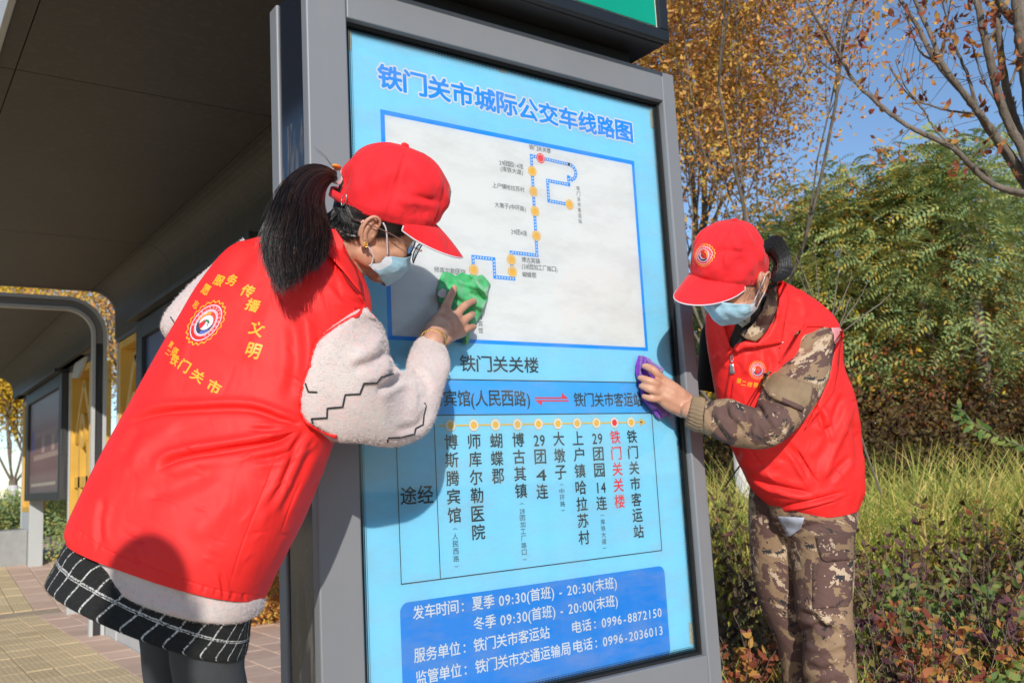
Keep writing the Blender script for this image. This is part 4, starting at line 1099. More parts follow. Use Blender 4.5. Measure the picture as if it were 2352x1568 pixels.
def small_creases(L, n, box_, ang, seed, w0=2.6, d0=.0014, inside=None):
    r_ = np.random.RandomState(seed); pre = L.prep()
    for _ in range(n):
        x, y = r_.uniform(box_[0], box_[2]), r_.uniform(box_[1], box_[3]); a = math.radians(ang(x, y)+r_.normal(0, 22)); ln_ = r_.uniform(22, 75); c_, s_ = math.cos(a)*ln_/2, math.sin(a)*ln_/2; k_ = r_.uniform(-7, 7)
        L.stroke([(x-c_, y-s_), (x-s_*k_/ln_*2, y+c_*k_/ln_*2), (x+c_, y+s_)], r_.uniform(w0, w0*2.6), r_.uniform(.5, 1.3)*d0, 'seam' if r_.rand() < .5 else 'ridge', .45, pre)
small_creases(V_, 34, (230, 1010, 720, 1330), lambda x, y: -28 if x > 520 else 18, 3)
small_creases(V_, 14, (560, 940, 760, 1120), lambda x, y: -35, 5, 3, .0018)
small_creases(V_, 14, (440, 560, 820, 900), lambda x, y: 70, 6)
small_creases(V_, 12, (740, 570, 850, 730), lambda x, y: 40, 7, 2.2, .0012)
for k_ in range(12):
    x_ = 185+k_*34+(k_*37 % 11); yb_ = np.interp(x_, [160, 245, 330, 420, 520, 603], [1222, 1284, 1317, 1352, 1380, 1386]); V_.stroke([(x_+6, yb_-26), (x_+1, yb_-12), (x_-2, yb_)], 4.5, .0016, 'valley', .4)
# hem stitching line
hemline = [(167, 1206), (245, 1262), (330, 1296), (420, 1330), (520, 1359), (600, 1368)]
V_.stroke(hemline, 1.8, .0014, 'seam', .02)
vo = V_.obj('vest', RED, WA); vo.modifiers.new('t', 'SOLIDIFY').thickness = .0015
vb = V_.bvh()
arm_edge = [(838, 702), (824, 722), (805, 731), (768, 754), (733, 782), (719, 811), (710, 844), (697, 883), (691, 921), (693, 949), (706, 969), (740, 989), (772, 1003)]
# sleeve
slv = Loft([
 (842, 706, 1.70, 772, 1004, 1.69, .12, -124, 20),
 (852, 720, 1.70, 785, 1007, 1.69, .14, -100, 16),
 (866, 734, 1.72, 806, 1010, 1.70, .14, -62, 6),
 (882, 752, 1.75, 836, 1013, 1.73, .145, -26, 0),
 (892, 785, 1.79, 868, 1020, 1.77, .140, 0, 0),
 (897, 815, 1.83, 908, 1022, 1.81, .135, 0, 0),
 (909, 842, 1.88, 950, 1010, 1.86, .13, 0, 0),
 (927, 855, 1.92, 984, 985, 1.91, .125, 0, 0),
 (936, 850, 1.96, 1005, 940, 1.96, .12, 0, 0),
 (940, 828, 2.00, 1022, 885, 2.01, .115, 0, 0),
 (948, 800, 2.04, 1034, 845, 2.05, .105, 0, 0),
 (958, 781, 2.08, 1030, 815, 2.08, .090, 0, 0),
 (972, 772, 2.10, 1019, 792, 2.10, .070, 0, 0)], 150, 130, .95, True)
slv.noise(.004, 3, 8)
for st in (([(880, 760), (850, 800), (790, 830)], 12, .006, 'ridge'), ([(897, 800), (860, 830), (800, 850)], 10, .006, 'valley'), ([(900, 830), (870, 860), (820, 880)], 9, .006, 'ridge'),
           ([(930, 862), (900, 880), (860, 900)], 9, .008, 'valley'), ([(936, 870), (950, 910), (940, 960)], 12, .006, 'ridge'), ([(945, 850), (975, 870), (990, 910)], 9, .006, 'valley'), ([(985, 930), (960, 975), (900, 990)], 10, .005, 'valley')):
    slv.stroke(*st)
def sink_outside(L, poly, deep=.07):
    """tuck the part of a sleeve that lies beyond the armhole under the vest"""
    V = L.V.reshape(-1, 3); q = proj(V); x, y = q[:, 0], q[:, 1]; pl = np.array(poly, float); n = len(pl); ins = np.zeros(len(V), bool); dm = np.full(len(V), 1e9)
    for i in range(n):
        a, b = pl[i], pl[(i+1) % n]
        c_ = ((a[1] > y) != (b[1] > y)) & (x < (b[0]-a[0])*(y-a[1])/(b[1]-a[1]+1e-9)+a[0]); ins ^= c_
        d = b-a; t_ = np.clip(((x-a[0])*d[0]+(y-a[1])*d[1])/(d@d), 0, 1); dm = np.minimum(dm, np.hypot(x-a[0]-d[0]*t_, y-a[1]-d[1]*t_))
    r_ = V-CAM; r_ /= np.linalg.norm(r_, axis=1)[:, None]; mv = np.where(ins, 0, np.minimum(deep, .014+dm*.004)); L.V = (V+r_*mv[:, None]).reshape(L.V.shape)
sink_outside(slv, arm_edge+[(800, 1060), (1100, 1060), (1100, 600), (900, 640), (846, 704)])
so_ = slv.obj('sweater_sleeve', KNIT, WA, True); sbv = slv.bvh()
fuzz('sleeve_fuzz', slv, 42000, .0045, FUZZ, so_, 2)
for z_ in ([(719, 972), (715, 962), (751, 960), (752, 938), (787, 935), (793, 907), (827, 905), (836, 881), (866, 880), (876, 866), (906, 858)], [(701, 880), (708, 900), (731, 901)], [(890, 1015), (892, 1006), (919, 1005), (952, 997), (955, 984), (972, 975), (974, 954), (979, 932), (974, 923)]):
    W = []; 
    for k in range(len(z_)-1):
        a, b = np.array(z_[k], float), np.array(z_[k+1], float); n_ = max(2, int(np.linalg.norm(b-a)/2.5))
        for q in range(n_):
            p_, _ = cast([sbv], *(a+(b-a)*q/n_), .0015, 1.75); W.append(p_+np.array([0, 0, (q % 2)*.0008]))
    mb = MB(); mb.tube(W, .0017, 5); mb.build('zigzag_yarn', DARKYARN, so_)
# armhole hem of the vest: a raised edge over the sleeve
ribbon_on('armhole_hem', arm_edge, .0040, [vb, sbv], .0035, RED, vo, default=1.75)
# far sleeve
s2 = Loft([(560, 548, 1.98, 610, 640, 1.98, .10), (527, 575, 1.98, 575, 680, 1.98, .11), (480, 618, 1.98, 520, 730, 1.98, .12), (425, 668, 1.98, 465, 780, 1.98, .12), (385, 712, 1.98, 425, 800, 1.98, .11), (371, 745, 1.99, 396, 785, 1.99, .07), (376, 762, 2.0, 384, 774, 2.0, .02)], 60, 60, 1.0)
s2.noise(.003, 3, 5); o2 = s2.obj('sweater_sleeve', KNIT, WA, True); fuzz('sleeve_fuzz', s2, 9000, .0055, FUZZ, o2, 3)
mb = MB(); W = [cast([s2.bvh()], x, y, .001, 1.95)[0] for x, y in [(392, 728), (402, 745), (400, 760), (410, 772), (405, 782)]]; mb.tube(catmull(W, 20), .0017, 5); mb.build('zigzag_yarn', DARKYARN, o2)
# sweater hem
sw = Loft([(240, 1190, 1.72, 600, 1290, 1.65, .27, -5, 30), (208, 1228, 1.71, 600, 1360, 1.64, .300, -8, 36), (222, 1258, 1.705, 604, 1395, 1.64, .300, -14, 48), (250, 1290, 1.70, 594, 1422, 1.64, .298, -18, 62), (262, 1296, 1.70, 578, 1424, 1.64, .262, -16, 60)], 60, 180, .92)
sw.noise(.0012, 6, 4); swo = sw.obj('sweater_hem', KNIT, WA); fuzz('hem_fuzz', sw, 9000, .004, FUZZ, swo, 4)
# skirt
sk = Loft([(290, 1150, 1.73, 610, 1230, 1.67, .20, 0, 20), (190, 1200, 1.715, 592, 1340, 1.65, .255, -8, 35), (158, 1232, 1.71, 572, 1440, 1.64, .272, -14, 40), (134, 1278, 1.705, 567, 1480, 1.64, .280, -14, 48), (111, 1322, 1.70, 560, 1513, 1.64, .285, -12, 52), (125, 1326, 1.70, 548, 1512, 1.64, .270, -12, 48)], 90, 200, .92)
for st in (([(243, 1275), (285, 1330), (300, 1370)], 9, .006, 'valley'), ([(262, 1290), (300, 1345), (318, 1400)], 8, .005, 'ridge')): sk.stroke(*st)
sko = sk.obj('skirt', PLAID, WA); fuzz('skirt_fuzz', sk, 12000, .003, simple('black_fibre', (.02, .02, .02, 1), .9), sko, 6)
# legs in tights, shoes on the pavement
lg = Loft([(395, 1440, 1.66, 572, 1470, 1.64, .17), (388, 1500, 1.66, 562, 1520, 1.64, .165), (398, 1570, 1.67, 570, 1575, 1.65, .155), (430, 1700, 1.70, 590, 1705, 1.68, .135), (470, 1850, 1.73, 605, 1855, 1.72, .12), (500, 2000, 1.78, 620, 2003, 1.77, .115), (525, 2120, 1.82, 615, 2123, 1.81, .09)], 50, 40)
lg.noise(.001, 3, 1); lg.obj('tights_leg', TIGHTS, WA, True)
lg2 = Loft([(305, 1430, 1.76, 470, 1470, 1.74, .15), (319, 1470, 1.76, 470, 1500, 1.74, .15), (330, 1570, 1.77, 465, 1575, 1.76, .14), (360, 1700, 1.80, 475, 1705, 1.79, .12), (385, 1850, 1.84, 485, 1853, 1.83, .105), (400, 1980, 1.90, 490, 1983, 1.89, .09)], 50, 40)
lg2.obj('tights_leg', TIGHTS, WA, True)
def shoe(parent, toe, heel, mat, w_=.042):
    B = Body(); toe = np.array(toe, float); heel = np.array(heel, float); d = toe-heel
    B.limb([heel+[0, 0, .035], heel+d*.4+[0, 0, .04], heel+d*.75+[0, 0, .032], toe+[0, 0, .028]], [.033, .036, .038, .026]); B.limb([heel+[0, 0, .035], heel+[0, 0, .12]], [.034, .036])
    return B.done('shoe', mat, parent, .006, 3)
SHOE = simple('black_shoe', (.015, .015, .016, 1), .45)
def to_ground(c): return np.array([c[0], c[1], 0.0])
a1 = P(570, 2122, 1.815); a2 = P(446, 1981, 1.895)
body = Body()
hA = P(853, 530, 1.905)          # near the ear
HM = frame(cv(.828, -.378, .415), cv(.432, .901, -.039), P(848.3, 528.1, 1.875)) @ Matrix.Scale(.94, 4); HR = HM.to_3x3().normalized()
CM = frame(cv(.93, -.267, .252), cv(.323, .921, -.219), P(882.5, 505.5, 1.893)) @ Matrix.Scale(.99, 4)
head_blobs(body, HM, HR)
nk = lambda x, y, z: np.array(HM @ Vector((x, y, z)))
sh = P(720, 640, 1.83)
body.limb([nk(-.035, 0, -.03), nk(-.05, 0, -.09), P(775, 625, 1.87), P(735, 660, 1.86)], [.056, .053, .056, .075])
body.limb([P(720, 670, 1.83), P(600, 860, 1.80), P(480, 1080, 1.75), P(400, 1300, 1.70)], [.085, .095, .095, .10])
body.limb([P(790, 790, 1.80), P(850, 900, 1.81), P(925, 960, 1.90)], [.045, .042, .038]); body.limb([P(925, 960, 1.90), P(970, 880, 2.0), P(995, 800, 2.11)], [.036, .032, .026])
body.limb([P(590, 640, 1.95), P(480, 700, 1.98), P(410, 750, 1.99)], [.045, .04, .034]); body.limb([P(410, 750, 1.99), P(520, 830, 2.02), P(640, 860, 2.05)], [.033, .03, .026])
# hidden far hand with its five fingers
hb = P(660, 862, 2.06)
for k in range(5):
    body.limb([hb+up*(.012*(k-2)), hb+rt*.05+up*(.015*(k-2)), hb+rt*(.09-.01*abs(k-2))+up*(.018*(k-2))], [.010, .008, .007])
body.limb([P(640, 860, 2.05), hb+rt*.03], [.026, .034])
for (c0, c1, c2, c3) in (((480, 1500, 1.65), (510, 1760, 1.70), (560, 2000, 1.78), (570, 2122, 1.815)), ((400, 1480, 1.75), (415, 1700, 1.80), (440, 1900, 1.86), (446, 1981, 1.895))):
    e_ = P(*c3); body.limb([P(*c0), P(*c1), P(*c2), e_, to_ground(e_)+[0, 0, .06]], [.048, .040, .034, .030, .026])
# wiping hand: back of the hand towards the camera, five spread fingers on the cloth
D_ = lambda x, y: (907.3+x*.14648, 597.2+y*.14648)
def hp(x, y, h): a, b = D_(x, y); return hit(a, b, 1, -h)
wr = hp(600, 1260, .125); 
body.limb([P(992, 800, 2.10), wr, hp(680, 1080, .085)], [.026, .025, .028])
body.limb([hp(560, 1150, .095), hp(700, 960, .075), hp(800, 830, .060)], [.021, .019, .016])
body.limb([hp(640, 1130, .090), hp(850, 960, .070), hp(960, 860, .056)], [.022, .020, .015])
body.limb([hp(700, 1180, .090), hp(880, 1060, .070), hp(1040, 980, .052)], [.022, .020, .015])
body.limb([hp(740, 1240, .090), hp(900, 1150, .068), hp(1050, 1110, .050)], [.020, .018, .0135])
for f_, r_ in ((((740, 880, .062), (800, 740, .056), (850, 610, .048), (905, 500, .040), (930, 435, .034)), (.0150, .0125, .0105, .0098, .0082)),
               (((930, 880, .060), (1010, 790, .060), (1100, 710, .054), (1180, 665, .044), (1238, 640, .034)), (.0125, .0108, .0100, .0092, .0078)),
               (((1010, 990, .056), (1090, 935, .058), (1150, 895, .052), (1200, 860, .040), (1225, 845, .032)), (.0125, .0108, .0100, .0092, .0078)),
               (((1020, 1110, .054), (1090, 1090, .056), (1160, 1065, .050), (1220, 1050, .038), (1240, 1045, .030)), (.0120, .0102, .0095, .0088, .0074)),
               (((940, 1190, .056), (1010, 1180, .050), (1060, 1165, .040), (1090, 1150, .028)), (.0105, .0090, .0082, .0070))):
    body.limb([hp(*q) for q in f_], r_, seg=12)
bo = body.done('body', SK, WA, .0034, 3); clamp_mesh(bo, CM); bbv = mesh_bvh(bo)
# collar and overlapping shoulder flap
clr = drape('collar', [(742, 520), (770, 527), (789, 553), (789, 570), (818, 612), (829, 648), (832, 676), (815, 655), (788, 620), (760, 590), (738, 560)], [vb, bbv], .012, RED, WA, 4, .0018, lambda x, y: .010*math.exp(-((x-790)**2+(y-600)**2)/1600), default=1.78)
drape('collar_stand', [(788, 556), (832, 650), (838, 690), (864, 735), (860, 745), (846, 712), (826, 680), (806, 640), (786, 600)], [vb, bbv], .006, RED, WA, 4, .0018, default=1.78)
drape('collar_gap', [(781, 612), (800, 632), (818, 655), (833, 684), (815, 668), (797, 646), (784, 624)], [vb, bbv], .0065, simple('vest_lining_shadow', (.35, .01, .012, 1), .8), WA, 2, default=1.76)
for c_ in (a1, a2):
    g_ = to_ground(c_); shoe(WA, g_+(fw*[1, 1, 0])*.16+rt*[.06, .06, 0], g_-(fw*[1, 1, 0])*.04, SHOE)
make_ear(WA, HM, -1, 1.05); make_ear(WA, HM, 1)
for (x, y, h, dx, dy) in ((930, 440, .0255, .1, 1), (1238, 640, .026, 1, .3)):
    c_ = hp(x-6*dx, y+14*dy, h+.0165); bm = bmesh.new(); bmesh.ops.create_uvsphere(bm, u_segments=12, v_segments=8, radius=1, matrix=Matrix.Translation(Vector(c_)) @ Matrix.Diagonal((.0052, .0020, .0052, 1)))
    bmobj('fingernail', bm, simple('nail', (.72, .42, .36, 1), .3), bo, True)
build_cap(WA, CM, True, 'red cap worn with the brim pointing down to the poster, ponytail through the back')
# hair: close-fitting scalp layer below the band, made of combed strands over a base
def scalp(parent, M, tie, seed, mat, C):
    T = np.array(M); tw = lambda V: (np.asarray(V) @ T[:3, :3].T)+T[:3, 3]
    tw0 = tw; tw = lambda V: under_cap(tw0(V), C)
    r = np.random.RandomState(seed); paths = []
    # base shell: back and sides of the skull under the cap
    n, m_ = 60, 24; V = []; F = []
    for i in range(m_):
        for j in range(n):
            a = PI-2.35+4.7*j/(n-1)          # around the back, from temple to temple
            low = -.055+.075*max(0, (abs(a-PI)-.85)/1.5)**.9
            z = .09+(low-.09)*i/(m_-1)
            k = math.sqrt(max(.05, 1-((z-.035)/.118)**2)); k = min(1, k*1.02)
            drop = 1-.12*max(0, (-z)/.06)
            V.append((-.014+.104*k*drop*math.cos(a), .0835*k*drop*math.sin(a), z))
    for i in range(m_-1):
        for j in range(n-1): a = i*n+j; F.append((a, a+n, a+n+1, a+1))
    V = np.array(V); o = quads_obj('hair', tw(V), np.array(F), mat, parent, True); o.modifiers.new('t', 'SOLIDIFY').thickness = .006
    # combed strands from the hairline towards the tie
    tie = np.array(tie)
    for k in range(1500):
        a = PI-2.3+4.6*r.rand(); low = -.058+.075*max(0, (abs(a-PI)-.85)/1.5)**.9
        z = low+r.rand()**1.5*.06; kk = math.sqrt(max(.05, 1-((z-.035)/.118)**2)); drop = 1-.12*max(0, -z/.06)
        p0 = np.array([-.014+.1055*kk*drop*math.cos(a), .085*kk*drop*math.sin(a), z]); pts = []
        for s_ in np.linspace(0, 1, 7):
            p = p0*(1-s_)+tie*s_; q = np.array([(p[0]+.014)/.107, p[1]/.0865, (p[2]-.035)/.120]); L = np.linalg.norm(q)
            if L < 1.0: q = q/L*(1.0+.006*r.rand())
            pts.append((q[0]*.107-.014, q[1]*.0865, q[2]*.120+.035))
        paths.append(tw(pts))
    strands('hair_strands', paths, mat, o, .0006)
    return o
tieL = (-.115, 0, .062)
tie_w = np.array(P(776, 410, 1.85)); tieL = tuple(np.array(HM.inverted() @ Vector(tie_w)))
hs = scalp(WA, HM, tieL, 3, HAIR, CM)
r = np.random.RandomState(5); paths = []; paths2 = []
Le = [(774, 396, 1.845), (742, 379, 1.80), (700, 380, 1.74), (655, 416, 1.68), (624, 490, 1.64), (606, 575, 1.62), (640, 668, 1.60)]
Ri = [(774, 415, 1.845), (758, 421, 1.82), (745, 446, 1.78), (744, 500, 1.75), (752, 548, 1.71), (742, 590, 1.68), (712, 632, 1.65)]
tipc = np.array([0, 0, 0])
for k in range(6500):
    s_ = np.clip(r.beta(1.05, 1.05), 0, 1); dth = r.normal(0, 1); ln = min(1.0, r.uniform(.72, 1.06)-.10*abs(s_-.25)); wv = r.normal(0, 1, 3)
    Lc = np.array(Le); Rc = np.array(Ri); C_ = Lc*(1-s_)+Rc*s_
    nth = np.array([.010, .016, .024, .030, .034, .036, .034])
    pts = []
    for q in range(7):
        x, y, d = C_[q]; dd = d-nth[q]*(abs(math.sin(PI*s_))**.7)*np.clip(dth*.5+.4, -.9, 1.05)
        pts.append(P(x+wv[0]*1.6*q/6*2, y+wv[1]*1.2*q/6, dd))
    full = catmull(np.array(pts), 17); cut = max(6, int(17*ln)); full = full[:cut]
    full[-4:] += np.outer([.3, .6, .85, 1], r.normal(0, 1, 3)*.006)
    (paths if r.rand() < .62 else paths2).append(full)
pt = strands('ponytail', paths, HAIR, WA, .00055); strands('brown_strands', paths2, HAIR2, pt, .00050)
# a dark core so the tail is not see-through
core = [np.array([(a+b)/2 for a, b in zip(l, rr)]) for l, rr in zip(Le, Ri)]
mb = MB(); cp = [P(c_[0]-4, c_[1]+4, c_[2]+.006) for c_ in core[:6]]; mb.tube(catmull(np.array(cp), 24), np.interp(np.linspace(0, 1, 24), [0, .25, .6, .85, 1], [.006, .012, .024, .026, .008]), 12); mb.build('ponytail_core', HAIR, pt, True)
mb = MB()
for k in range(6):
    cx, cy = 771+k*1.6, 404+k*.5; c_ = P(cx, cy, 1.845); ax = P(cx+5, cy+1.5, 1.86)-c_; ax /= np.linalg.norm(ax); e1 = np.cross(ax, up); e1 /= np.linalg.norm(e1); e2 = np.cross(ax, e1)
    mb.tube([c_+e1*.0125*math.cos(a)+e2*.0145*math.sin(a) for a in np.linspace(0, 2*PI, 20)], .0016, 5)
mb.build('hair_tie', PINK, WA, True)
bm = bmesh.new(); bmesh.ops.create_uvsphere(bm, u_segments=16, v_segments=8, radius=1, matrix=Matrix.Translation(Vector(P(773, 383, 1.835))) @ Matrix.Rotation(.6, 4, 'Z') @ Matrix.Diagonal((.0135, .008, .0042, 1))); bmobj('hair_bead', bm, ORANGE, WA, True)
# loose hairs round the ear and temple
paths = []
for k in range(90):
    x0, y0 = r.uniform(866, 915), r.uniform(512, 526); L_ = r.uniform(15, 52)
    paths.append(catmull(np.array([P(x0, y0, 1.835+.0008*(x0-872)), P(x0+r.uniform(-3, 6), y0+L_*.5, 1.835+.0008*(x0-872)), P(x0+r.uniform(-4, 12), y0+L_, 1.838+.0009*(x0-872))]), 8))
for k in range(60):
    x0, y0 = r.uniform(795, 825), r.uniform(520, 545); paths.append(catmull(np.array([P(x0, y0, 1.875), P(x0+r.uniform(-12, 2), y0+25, 1.88), P(x0+r.uniform(-5, 14), y0+r.uniform(40, 80), 1.89)]), 8))
strands('loose_hair', paths, HAIR, hs, .00032)
# fine stray hairs over the tie
paths = [catmull(np.array([P(765, 385, 1.84), P(748-k, 365-3*k, 1.84), P(725-2*k, 345-5*k+r.uniform(0, 8), 1.84)]), 10) for k in range(4)]
strands('stray_hair', paths, HAIR, hs, .00025)
# mask: pleated sheet wrapped round nose, mouth and jaw
def build_mask(person, M, white_top=True, puff=1.0):
    T = np.array(M); tw = lambda V: (np.asarray(V) @ T[:3, :3].T)+T[:3, 3]
    nu, nv = 44, 26; V = []; UV = []
    for i in range(nv):
        s_ = i/(nv-1)
        for j in range(nu):
            a = (j/(nu-1)*2-1)
            zt, zb_ = -.006-.030*abs(a)**1.3, -.098+.030*abs(a)**1.5
            z = zt+(zb_-zt)*s_
            prof = .108-.006*abs(s_-.25)*4*.3-.030*max(0, s_-.45)*1.3
            w_ = .070; y = w_*math.sin(a*1.25)/math.sin(1.25)
            x = prof-.068*abs(a)**1.9+puff*.006*math.sin(PI*s_)*(1-a*a)+.0052*abs(((s_*3.2+.15*a*a) % 1)-.5)*(1-.8*abs(a))+.0024*math.sin(9*a+3*s_)+.0016*math.sin(17*a-11*s_)
            if abs(a) > .9: y *= 1.0
            V.append((x, y, z)); UV.append((a, s_))
    F = [(i*nu+j, i*nu+j+1, (i+1)*nu+j+1, (i+1)*nu+j) for i in range(nv-1) for j in range(nu-1)]
    V = np.array(V); o = quads_obj('face_mask', tw(V), np.array(F), MASK, person, True, np.array(UV)); o.modifiers.new('t', 'SOLIDIFY').thickness = .0012
    G = V.reshape(nv, nu, 3)
    Gp = G+np.array([.0012, 0, 0])
    quads_obj('mask_band', tw(Gp[:4].reshape(-1, 3)), np.array([(i*nu+j, i*nu+j+1, (i+1)*nu+j+1, (i+1)*nu+j) for i in range(3) for j in range(nu-1)]), MASKW, o, True)
    for sd in (0, 1):
        js = slice(0, 4) if sd == 0 else slice(nu-4, nu); off = np.array([.0003, -.0013 if sd == 0 else .0013, 0]); q = (G[:, js]+off).reshape(-1, 3)
        quads_obj('mask_end', tw(q), np.array([(i*4+j, i*4+j+1, (i+1)*4+j+1, (i+1)*4+j) for i in range(nv-1) for j in range(3)]), MASKW, o, True)
        c0, c1 = G[0, 1 if sd == 0 else nu-2], G[-1, 1 if sd == 0 else nu-2]; s_ = -1 if sd == 0 else 1
        for p0, path in ((c0, [(.015, .081*s_, .012), (.000, .083*s_, .026)]), (c1, [(.012, .076*s_, -.045), (-.012, .080*s_, -.030)])):
            pts = catmull(np.array([p0]+[np.array(q_) for q_ in path]), 16); mb = MB(); mb.tube(tw(pts), .0016, 6); mb.build('ear_loop', WHITE, o, True)
    return o
build_mask(WA, HM)
# glasses
def glasses(person, M):
    T = np.array(M); tw = lambda V: (np.asarray(V) @ T[:3, :3].T)+T[:3, 3]
    g_ = empty('glasses', M @ Vector((.1, 0, .01))); g_.parent = person; g_.matrix_parent_inverse = parent_mw(person).inverted()
    t = NT('lens_glass'); tr = t.n('ShaderNodeBsdfTransparent', {0: (.80, .88, .86, 1)}); gl = t.n('ShaderNodeBsdfGlossy', {'Roughness': .03}); f_ = t.n('ShaderNodeFresnel', {'IOR': 1.6}).outputs[0]
    mx = t.n('ShaderNodeMixShader', {0: t.math('ADD', f_, .05), 1: tr.outputs[0], 2: gl.outputs[0]}); t.t.links.new(mx.outputs[0], t.out.inputs[0])
    for s_ in (-1, 1):
        lp = [(.112-.010*abs(math.cos(a))*(1 if math.cos(a) > 0 else .2), (.036+.0265*math.cos(a))*s_, .000+.0235*math.sin(a)-.003*math.cos(a)) for a in np.linspace(0, 2*PI, 32)]
        mb = MB(); mb.tube(tw(lp), .0013, 6); rim = mb.build('lens_rim', simple('dark_rim', (.03, .02, .018, 1), .3, .6), g_, True)
        V = tw(np.array(lp[:-1])); mesh_obj('lens', V, [tuple(range(31))], t.m, rim)
        mb = MB(); mb.tube(tw(catmull(np.array([(.104, .066*s_, .006), (.07, .077*s_, .009), (.02, .082*s_, .012), (-.02, .084*s_, .010), (-.045, .084*s_, .006)]), 20)), .0011, 6); mb.build('temple_arm', ROSE, g_, True)
        mb = MB(); mb.tube(tw([(.108, .060*s_, .008), (.102, .070*s_, .006)]), .0022, 6); mb.build('hinge', ROSE, g_, True)
    mb = MB(); mb.tube(tw(catmull(np.array([(.114, -.010, .008), (.118, 0, .011), (.114, .010, .008)]), 8)), .0011, 6); mb.build('bridge', ROSE, g_, True)
glasses(WA, HM)
# earring and hairpin, bracelet
c_ = P(841, 562, 1.800); mb = MB()
for q in range(3): mb.tube([c_+np.array([.0026*math.cos(a+q), .0012*math.sin(a*2), .0032*math.sin(a+q)])+np.array([0, 0, (q-1)*.0018]) for a in np.linspace(0, 2*PI, 12)], .0012, 5)
mb.build('earring', GOLD, WA, True)
mb = MB()
for q in range(3): mb.tube([P(806, 501+q*2.2, 1.815), P(845, 509+q*1.6, 1.800)], .0008, 5)
mb.build('hairpin', ROSE, WA, True)
mb = MB(); c_ = hp(600, 1255, .118); ax = hp(700, 1060, .085)-c_; ax /= np.linalg.norm(ax); e1 = np.cross(ax, [0, 0, 1.0]); e1 /= np.linalg.norm(e1); e2 = np.cross(ax, e1)
for q in range(40):
    a = 2*PI*q/40; p_ = c_+e1*.031*math.cos(a)+e2*.027*math.sin(a); p2 = c_+e1*.031*math.cos(a+.17)+e2*.027*math.sin(a+.17); mb.tube([p_-ax*.003, (p_+p2)/2+ax*.003], .0017, 5)
mb.build('bracelet', GOLD, WA, True)
# print on the back of the vest
def put_on(bv, cx, cy, ex, ey, off, dflt):
    def put(pts, lay):
        out = []
        for x, y in pts:
            p_, _ = cast(bv, cx+ex[0]*x+ey[0]*y, cy+ex[1]*x+ey[1]*y, off+.00015*lay, dflt); out.append(tuple(p_))
        return out
    return put
emblem(put_on([vb], 473, 741, (24, 25), (40, -46), .0005, 1.7), vo)
def vest_char(ch, x, y, ex, ey, bv=None, parent=None, dflt=1.7, slant=0.2):
    g_, f_ = glyph(ch, 0); mn, mx = g_.min(0), g_.max(0); q = (g_-(mn+mx)/2)/max(mx-mn)
    V, F = bolden(q, f_, .028, 4, 1.0, .0)
    put = put_on(bv or [vb], x, y, ex, ey, .0004, dflt)
    W = put([(a+slant*b, b) for a, b, c in V], 2); n0 = len(q)
    W = [tuple(np.array(w_)-fw*(.00006*(i//n0))) for i, w_ in enumerate(W)]
    mesh_obj('lettering', W, F, PR['y'], parent or vo)
for ch, x, y, ex, ey in (('志', 450, 699, (9, 8), (7, -18)), ('愿', 473, 665, (14, 9), (10, -23)), ('服', 503, 644, (19, 7), (9, -24)), ('务', 533, 643, (20, 7), (9, -25)),
                         ('传', 569, 668, (27, 8), (9, -27)), ('播', 581, 701, (28, 9), (8, -28)), ('文', 590, 755, (30, 10), (6, -32)), ('明', 582, 805, (31, 8), (6, -34)),
                         ('第', 393, 791, (7, 6), (7, -14)), ('二', 386, 809, (8, 6), (6, -12)), ('师', 401, 809, (11, 8), (9, -22)), ('铁', 401, 826, (15, 10), (9, -24)), ('门', 424, 840, (22, 14), (10, -26)), ('关', 454, 863, (26, 16), (8, -26)), ('市', 492, 888, (28, 16), (7, -28))):
    vest_char(ch, x, y, ex, ey)
# ================================================================== woman on the right
WB = empty('person', (0, 0, 0)); WB.location = (1.6, .2, 0)
tag(WB, 'woman in camouflage uniform and red vest leaning round the pillar wiping with purple cloth', 'person')
WA['label'] = 'woman with long ponytail in red vest and plaid skirt wiping poster with green cloth'
vR = Loft([
 (1708, 690, 2.70, 1800, 645, 2.78, .12, 0, 6),
 (1660, 700, 2.70, 1850, 668, 2.80, .17, 0, 10),
 (1625, 720, 2.70, 1893, 698, 2.82, .22, 0, 10),
 (1620, 755, 2.70, 1924, 732, 2.83, .25, 0, 10),
 (1625, 800, 2.70, 1936, 775, 2.83, .26, 0, 10),
 (1634, 855, 2.70, 1940, 835, 2.84, .27, 0, 12),
 (1645, 915, 2.71, 1962, 895, 2.85, .28, 0, 12),
 (1660, 970, 2.72, 1974, 955, 2.85, .29, 0, 12),
 (1678, 1025, 2.73, 1981, 1020, 2.86, .29, 0, 14),
 (1702, 1082, 2.74, 1986, 1075, 2.86, .30, 0, 18),
 (1728, 1135, 2.75, 1987, 1115, 2.86, .30, 0, 24),
 (1776, 1183, 2.76, 1970, 1148, 2.86, .29, 0, 30)], 300, 380, .88)
vR.noise(.0025, 2.4, 11)
